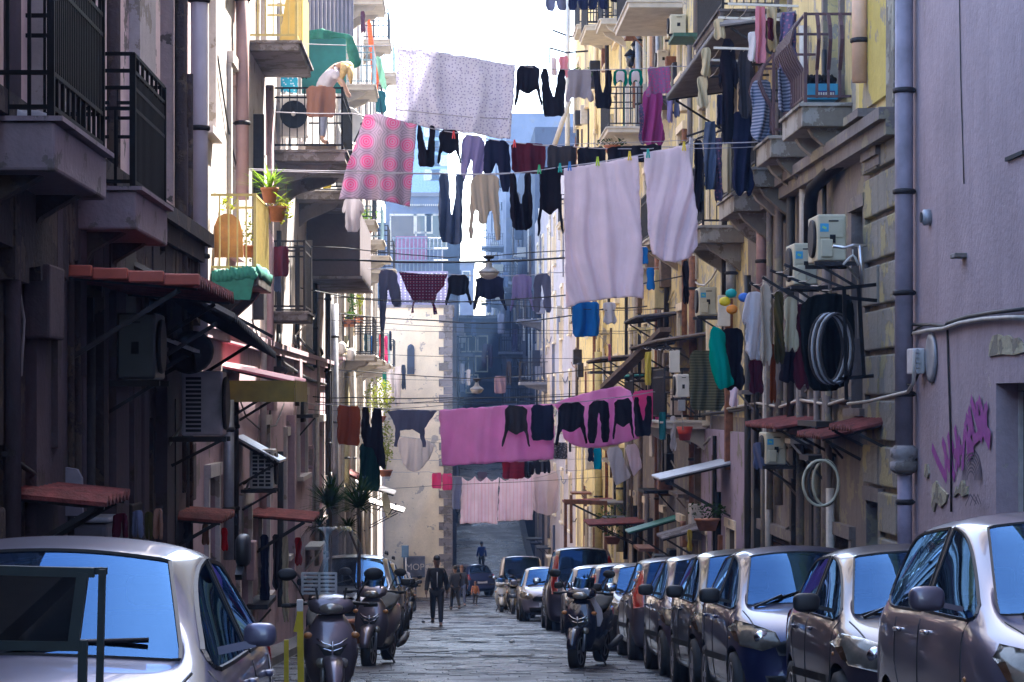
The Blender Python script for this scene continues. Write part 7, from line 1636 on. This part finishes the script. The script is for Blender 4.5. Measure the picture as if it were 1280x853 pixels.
# leaning woman on the balcony, seen from behind her shoulder
def woman():
    zf = ZZ(187, 40.8) + .27; base = P(404, 187, 42.6); x0, y0 = base.x, 42.6
    t = thing('person', 'blonde woman in a white tee leaning over her balcony rail to look down', 'person', (x0, y0, zf)); o = Vector((x0, y0, zf))
    def q(x, y, z): return (x0 + x, y0 + y, zf + z)
    J = [(q(-.02, 0, .92), .14), (q(.02, -.02, 1.08), .13), (q(.12, -.04, 1.27), (.15, .13)), (q(.24, -.05, 1.37), .09), (q(.31, -.06, 1.41), .055), (q(.37, -.07, 1.42), .085), (q(.46, -.08, 1.31), .095), (q(.50, -.09, 1.25), .06)]
    E = [(i, i + 1) for i in range(7)]; A = []
    for s in (1, -1):
        i = len(J); J += [(q(.22, s*.17, 1.27), .062), (q(.36, s*.20, 1.06), .047), (q(.44, s*.12, .90), .036), (q(.48, s*.08, .86), .03)]; E += [(2, i), (i, i+1), (i+1, i+2), (i+2, i+3)]; A.append(i)
        i = len(J); J += [(q(-.02, s*.09, .84), .10), (q(.0, s*.10, .46), .06), (q(-.02, s*.10, .08), .042), (q(.10, s*.11, .03), .035)]; E += [(0, i), (i, i+1), (i+1, i+2), (i+2, i+3)]
    for n in range(len(J)): J[n] = (Vector(J[n][0]) - o, J[n][1])
    skin_mesh('body', J, E, m_skinp, t)
    jj = [((-.02, 0, .90), .155), ((.02, -.02, 1.08), .155), ((.12, -.04, 1.25), (.18, .155)), ((.26, -.05, 1.33), .10)]; ee = [(0, 1), (1, 2), (2, 3)]
    for s in (1, -1): i = len(jj); jj += [((.22, s*.18, 1.26), .085), ((.30, s*.20, 1.14), .075)]; ee += [(2, i), (i, i+1)]
    skin_mesh('t_shirt', jj, ee, M('wear_white', (.62, .56, .64), .85), t)
    jj = [((-.02, 0, .90), .15)]; ee = []
    for s in (1, -1): i = len(jj); jj += [((-.02, s*.09, .80), .115), ((0, s*.1, .46), .08), ((-.02, s*.1, .12), .06)]; ee += [(0, i), (i, i+1), (i+1, i+2)]
    skin_mesh('trousers', jj, ee, M('wear_grey_blue', (.25, .26, .36), .85), t)
    hm = M('hair_blonde', (.62, .42, .17), .55, 0, .3, 25); m = MB()
    m.ball((x0 + .43, y0 - .10, zf + 1.36), (.12, .11, .11), 3); m.tube([(x0 + .40, y0 - .18, zf + 1.40), (x0 + .36, y0 - .2, zf + 1.25), (x0 + .30, y0 - .2, zf + 1.05)], [.08, .06, .02], 10); m.tube([(x0 + .47, y0 - .15, zf + 1.36), (x0 + .49, y0 - .16, zf + 1.2), (x0 + .50, y0 - .16, zf + 1.06)], [.07, .05, .02], 10); m.build('hair', hm, t)
    m = MB(); m.ball((x0 + .53, y0 - .06, zf + 1.27), (.02, .02, .02), 1); m.ball((x0 + .50, y0 + .0, zf + 1.26), (.02, .02, .01), 1); m.build('face', m_skinp, t)
woman()
m = MB(); _b = P(404, 187, 42.6); _z = ZZ(187, 40.8); m.box((_b.x - .3, 42.3, _z), (_b.x + .25, 42.95, _z + .26), .02); tag(m.build('step_stool', m_wood, org=(_b.x, 42.6, _z)), 'low wooden step the leaning woman stands on', 'stool')

# ================================================================ plants
m_leafy = None
def leafmat(name, c1, c2, trans=.35):
    if name in MATS: return MATS[name]
    m, nt, b, out = nodes(name); nt.nodes.remove(b); v = coords(nt); c = mixc(nt, ramp(nt, noi(nt, v, 9, 3), [(.35, 0), (.65, 1)]), c1, c2)
    d = nt.nodes.new('ShaderNodeBsdfDiffuse'); t = nt.nodes.new('ShaderNodeBsdfTranslucent'); mx = nt.nodes.new('ShaderNodeMixShader'); mx.inputs[0].default_value = trans
    nt.links.new(c, d.inputs[0]); nt.links.new(c, t.inputs[0]); nt.links.new(d.outputs[0], mx.inputs[1]); nt.links.new(t.outputs[0], mx.inputs[2]); nt.links.new(mx.outputs[0], out.inputs[0]); MATS[name] = m; return m
lf_bright = leafmat('leaf_bright', (.09, .18, .02), (.22, .34, .03), .4); lf_dark = leafmat('leaf_dark', (.015, .035, .012), (.03, .07, .02), .2); lf_yel = leafmat('leaf_yellow', (.14, .20, .02), (.34, .34, .04), .4); lf_mid = leafmat('leaf_mid', (.04, .09, .02), (.08, .15, .03), .3)
def blades(m, c, n, L, w, up=.5, droop=.5):
    for i in range(n):
        a = R.uniform(0, 2*PI); el = R.uniform(up - .5, up + .7); l = L * R.uniform(.7, 1.15); d = Vector((math.cos(a) * math.cos(el), math.sin(a) * math.cos(el), math.sin(el))); s = d.cross(Vector((0, 0, 1))).normalized(); prev = None
        for k in range(6):
            t = k / 5; p = Vector(c) + d * l * t - Vector((0, 0, droop * l * t * t * .5)); ww = w * (1 - t) ** .7 * (.6 + .8 * t if t < .5 else 1); cur = (m.b.verts.new(p - s * ww), m.b.verts.new(p + s * ww))
            if prev: m.b.faces.new((prev[0], prev[1], cur[1], cur[0]))
            prev = cur
def leaves(m, c, rad, n, size):
    for i in range(n):
        while 1:
            v = Vector((R.uniform(-1, 1), R.uniform(-1, 1), R.uniform(-1, 1)))
            if v.length < 1: break
        if noise.noise(v * 2.1 + Vector(c)) < -.12: continue
        p = Vector(c) + Vector((v.x * rad[0], v.y * rad[1], v.z * rad[2])); q = Matrix.Rotation(R.uniform(0, 6), 3, 'Z') @ Matrix.Rotation(R.uniform(-1, 1), 3, 'X') @ Matrix.Rotation(R.uniform(0, 6), 3, 'Y'); s = size * R.uniform(.6, 1.3)
        m.b.faces.new([m.b.verts.new(p + q @ Vector(u) * s) for u in ((0, -1, 0), (.45, 0, .1), (0, 1, 0), (-.45, 0, .1))])
def pot(c, r, h, parent, mat=None): m = MB(); m.lathe([(r * .7, 0), (r, h * .85), (r * 1.1, h * .86), (r * 1.1, h), (r * .9, h)], c, 'Z', 18); return m.build('pot', mat or m_terra, parent)
# yucca & trailing plant in terracotta pots on the yellow balcony's outer end
for i, (px, py, Y, nb, L, lm, lab) in enumerate(((337, 252, 31.6, 34, .52, lf_bright, 'bright green yucca in a terracotta pot hung on the yellow-railed balcony'), (346, 264, 31.9, 26, .26, lf_yel, 'trailing light-green plant in the lower terracotta pot beside the yucca'))):
    c = P(px, py, Y); t = thing('potted_plant', lab, 'plant', c); pot(c + Vector((0, 0, -.02)), .11 if i == 0 else .12, .20, t) if i == 0 else pot(c + Vector((0, 0, -.14)), .12, .20, t)
    m = MB(); blades(m, c + Vector((0, 0, .12)), nb, L if i == 0 else .3, .022, .35, .5)
    if i == 0: m.tube([c, c + Vector((0, 0, .25))], .02, 6); blades(m, c + Vector((0, 0, .26)), 22, .34, .022, .55, .4)
    else: leaves(m, c + Vector((.03, 0, .02)), (.2, .12, .22), 220, .03)
    m.build('leaves', lm, t)
t = thing('potted_plant', 'yellow-green bush behind the rusty board on the yellow-railed balcony', 'plant', P(312, 300, 31)); pot(P(312, 322, 31), .1, .15, t); m = MB(); leaves(m, P(312, 298, 31), (.10, .1, .35), 160, .03); leaves(m, P(285, 255, 31), (.12, .1, .12), 80, .03); m.build('leaves', lf_yel, t)
# two dark dracaenas on the left pavement
for i, (px, py, pb, Y, lab) in enumerate(((412, 640, 700, 44, 'left of two tall dark dracaena plants behind the tall windshield'), (448, 642, 700, 42, 'right of two tall dark dracaena plants beside the roof-barred car'))):
    c = P(px, py, Y); g = ground(Y) + .12; t = thing('dracaena', lab, 'plant', (c.x, Y, g)); pot((c.x, Y, g), .22, .4, t); m = MB(); m.tube([(c.x, Y, g + .38), (c.x + .02, Y, c.z - .1), (c.x, Y, c.z + .1)], [.035, .03, .025], 8); m.tube([(c.x, Y, c.z - .7), (c.x - .18, Y, c.z - .25)], .02, 6); m.build('trunk', m_wood, t)
    m = MB(); blades(m, c + Vector((0, 0, .1)), 150, .72, .026, .45, .45); blades(m, c + Vector((-.18, 0, -.25)), 60, .45, .02, .3, .5); blades(m, c + Vector((.05, 0, .35)), 40, .5, .02, .8, .3); m.build('leaves', lf_dark, t)
# leafy balcony plants along the sunlit front
for (px, py, Y, rx, rz, n, lm, lab) in ((474, 496, 72, .46, .6, 900, lf_yel, 'big yellow-green bush above the brown towel'), (482, 555, 72, .26, .8, 600, lf_yel, 'sunlit creeper hanging behind the dark green cloth'), (458, 272, 66, .35, .25, 260, lf_bright, 'bright leafy plant on the balcony below the pink circle blanket'), (441, 372, 66, .14, .55, 260, lf_mid, 'dark climbing plant on a sunlit balcony rail'), (450, 370, 67, .10, .6, 200, lf_yel, 'yellow-green climbing plant next to the dark one'), (436, 395, 64, .25, .12, 150, lf_mid, 'low shrubs in a balcony trough'),
        (766, 650, 62, .5, .45, 240, lf_mid, 'bush in a pot beyond the green sloping canopy'), (884, 638, 40, .35, .16, 200, lf_dark, 'dark shrubs on a ledge left of the green door'), (728, 92, 78, .35, .25, 160, lf_mid, 'plants on the flower-box balcony by the white pole'), (765, 178, 61, .5, .1, 90, lf_dark, 'weeds growing along the base of the bar-railed balcony')):
    c = P(px, py, Y); t = thing('balcony_plant', lab, 'plant', c, 'leafy plants along the walls'); pot(c + Vector((0, 0, -rz - .18)), min(rx, .2), .2, t); m = MB(); leaves(m, c, (rx, min(rx, .4), rz), n, .05 if Y > 50 else .035)
    for i in range(5): m.tube([c + Vector((0, 0, -rz)), c + Vector((R.uniform(-.6, .6) * rx, R.uniform(-.2, .2), R.uniform(-.1, .6) * rz))], .008, 4)
    m.build('leaves', lm, t)

# ================================================================ hanging lamps
def lamp(px, py, Y, s, label, sagY):
    c = P(px, py, Y); t = thing('street_lamp', label, 'street lamp', c)
    m = MB(); m.lathe([(.03, .36*s), (.10*s, .33*s), (.12*s, .20*s), (.16*s, .17*s), (.34*s, .05*s), (.36*s, .0), (.33*s, -.01)], c, 'Z', 24); m.build('shade', m_conc if s > 1.2 else m_grey, t)
    m = MB(); m.lathe([(.32*s, .0), (.32*s, -.05*s), (.24*s, -.16*s), (.10*s, -.22*s), (.02, -.23*s)], c, 'Z', 24); m.build('glass_bowl', M('bowl', (.55, .52, .48), .12, 0, .15, 6, 0, 1.0), t)
    m = MB(); m.tube([c + Vector((0, 0, .35*s)), P(px, sagY, Y)], .03, 6); m.ball(c + Vector((0, 0, .52*s)), (.2*s, .2*s, .08*s), 2); m.build('hanger', m_iron, t)
lamp(611, 341, 50, .62, 'street lamp hung from the thick cable, in front of the navy top', 322)
lamp(596, 487, 62, .50, 'lower street lamp hung farther down the street above the pink sheet', 474)
m = MB(); m.tube([P(520, 470, 62), P(596, 474, 62), P(700, 466, 62), (WR, 62, ZZ(455, 62))], .012, 5); m.tube([(WL, 62, ZZ(462, 62)), P(520, 470, 62)], .012, 5); tag(m.build('overhead_cable', m_cable, org=P(596, 474, 62)), 'cable carrying the lower street lamp', 'overhead cable')
for i, (px, py) in enumerate(((427, 437), (439, 445))):
    c = P(px, py, 62.5); t = thing('wall_lantern', ('left' if i == 0 else 'right') + ' small white wall lantern on the sunlit balcony front', 'lantern', c); m = MB(); m.lathe([(.05, -.12), (.10, -.1), (.12, .12), (.04, .2)], c, 'Z', 6); m.build('glass', m_white, t); m = MB(); m.tube([c + Vector((0, 0, .18)), (WL, c.y + .2, c.z + .35)], .02, 5); m.build('bracket', m_black, t)
# road sign and wall plate with chalky letters on the cream end wall
t = thing('road_sign', 'small dark blue road sign in front of the cream end wall', 'sign', P(507, 700, 104)); c0, c1 = P(502, 697, 104), P(511, 682, 104); m = MB(); m.box((c0.x, 104, c0.z), (c1.x, 104.04, c1.z)); m.build('plate', M('sign_blue', (.03, .08, .16), .5), t); m = MB(); m.tube([(c1.x - .12, 104.08, ground(104)), (c1.x - .12, 104.08, c1.z)], .03, 6); m.build('post', m_grey, t)
t = thing('scrawled_panel', 'dark panel scrawled with pale letters at the foot of the cream end wall', 'sign', P(517, 705, 112)); c0, c1 = P(504, 722, 111.9), P(531, 697, 111.9); m = MB(); m.box((c0.x, 111.9, c0.z), (c1.x, 112.85, c1.z)); m.build('panel', M('panel_slate', (.08, .09, .13), .7, 0, .5, 3), t)
cu = bpy.data.curves.new('letters', 'FONT'); cu.body = 'MOPO'; cu.size = .42; cu.extrude = .01; tmp = bpy.data.objects.new('t', cu); COL.objects.link(tmp); lm_ = bpy.data.meshes.new_from_object(tmp.evaluated_get(bpy.context.evaluated_depsgraph_get())); bpy.data.objects.remove(tmp); lt = bpy.data.objects.new('letters', lm_); COL.objects.link(lt); lm_.materials.clear()
lt.rotation_euler = (PI/2, 0, 0); lt.location = Vector((c0.x + .1, 111.87, c0.z + .35)) - Vector(P(517, 705, 112)); lm_.materials.append(m_frame); lt.parent = t
# low walls of parked clutter: bins & boxes by the doors
for i, (x, y, w, h, c, lab) in enumerate(((4.65, 36.5, .3, .9, (.12, .08, .05), 'stack of brown boards by the green door'), (-2.7, 24.6, .35, 1.1, (.05, .05, .06), 'dark bin standing under the slotted air conditioner'), (-2.75, 18.6, .3, 1.6, (.10, .10, .12), 'grey dome-topped cabinet behind the silver car'))):
    t = thing('storage_box', lab, 'box', (x, y, ground(y) + .12)); m = MB(); m.box((x - w/2, y - .3, ground(y) + .12), (x + w/2, y + .3, ground(y) + .12 + h), .04); m.build('box', M('box%d' % i, c, .7), t)
    m = MB(); m.box((x - w/2 - .02, y - .32, ground(y) + .12 + h), (x + w/2 + .02, y + .32, ground(y) + .16 + h), .015); m.build('lid', m_grey, t)
c = P(81, 608, 18); m = MB(); m.prism([P(58, 645, 18), P(60, 596, 18), (P(66, 586, 18)), P(80, 584, 18), P(96, 587, 18), P(102, 598, 18), P(103, 645, 18)], (0, .08, 0)); tag(m.build('dome_board', M('board_grey', (.24, .23, .28), .7), org=c), 'grey round-topped board behind the far-left low red awning', 'board')
# ================================================================ air, light, camera
HAZE = .0008
if HAZE:
    m = MB(); m.box((-60, -30, -14), (60, 345, 34)); hz = m.build('haze', None); hz['kind'] = 'stuff'
    mt = bpy.data.materials.new('haze_air'); mt.use_nodes = True; nt = mt.node_tree; nt.nodes.clear(); out = nt.nodes.new('ShaderNodeOutputMaterial'); pv = nt.nodes.new('ShaderNodeVolumePrincipled')
    pv.inputs['Color'].default_value = (.32, .55, 1, 1); pv.inputs['Density'].default_value = HAZE; pv.inputs['Anisotropy'].default_value = .25
    nt.links.new(pv.outputs[0], out.inputs['Volume']); hz.data.materials.append(mt)
EL, AZ = math.radians(52), math.radians(32)
w = bpy.data.worlds.new('World'); S.world = w; w.use_nodes = True; nt = w.node_tree
bg = nt.nodes['Background']; sky = nt.nodes.new('ShaderNodeTexSky'); sky.sky_type = 'NISHITA'; sky.sun_disc = False; sky.sun_elevation = EL; sky.sun_rotation = AZ; sky.air_density = 1.0; sky.dust_density = 1.5; sky.ozone_density = 1.1
nt.links.new(sky.outputs[0], bg.inputs[0]); bg.inputs[1].default_value = .15
sd = Vector((math.sin(AZ) * math.cos(EL), math.cos(AZ) * math.cos(EL), math.sin(EL)))
l = bpy.data.lights.new('sun', 'SUN'); l.energy = 5.0; l.angle = math.radians(.5); l.color = (1, .95, .86); lo = bpy.data.objects.new('sun', l); COL.objects.link(lo); lo.rotation_euler = sd.to_track_quat('Z', 'Y').to_euler()
cam = bpy.data.cameras.new('camera'); co = bpy.data.objects.new('camera', cam); COL.objects.link(co); S.camera = co
cam.sensor_width = 36; cam.lens = 36 * F / 1280; cam.shift_x = (640 - CX) / 1280; cam.shift_y = -(426.5 - CY) / 1280; co.location = (0, 0, CZ); co.rotation_euler = (PI/2, 0, 0); cam.clip_end = 5000; cam.clip_start = .1
S.view_settings.view_transform = 'Standard'; S.view_settings.look = 'None'; S.view_settings.gamma = 1; S.view_settings.exposure = 2.75
S.cycles.use_denoising = True; S.cycles.max_bounces = 8; S.cycles.diffuse_bounces = 4; S.cycles.glossy_bounces = 3; S.cycles.transparent_max_bounces = 12; S.cycles.volume_bounces = 0
S.cycles.caustics_reflective = False; S.cycles.caustics_refractive = False
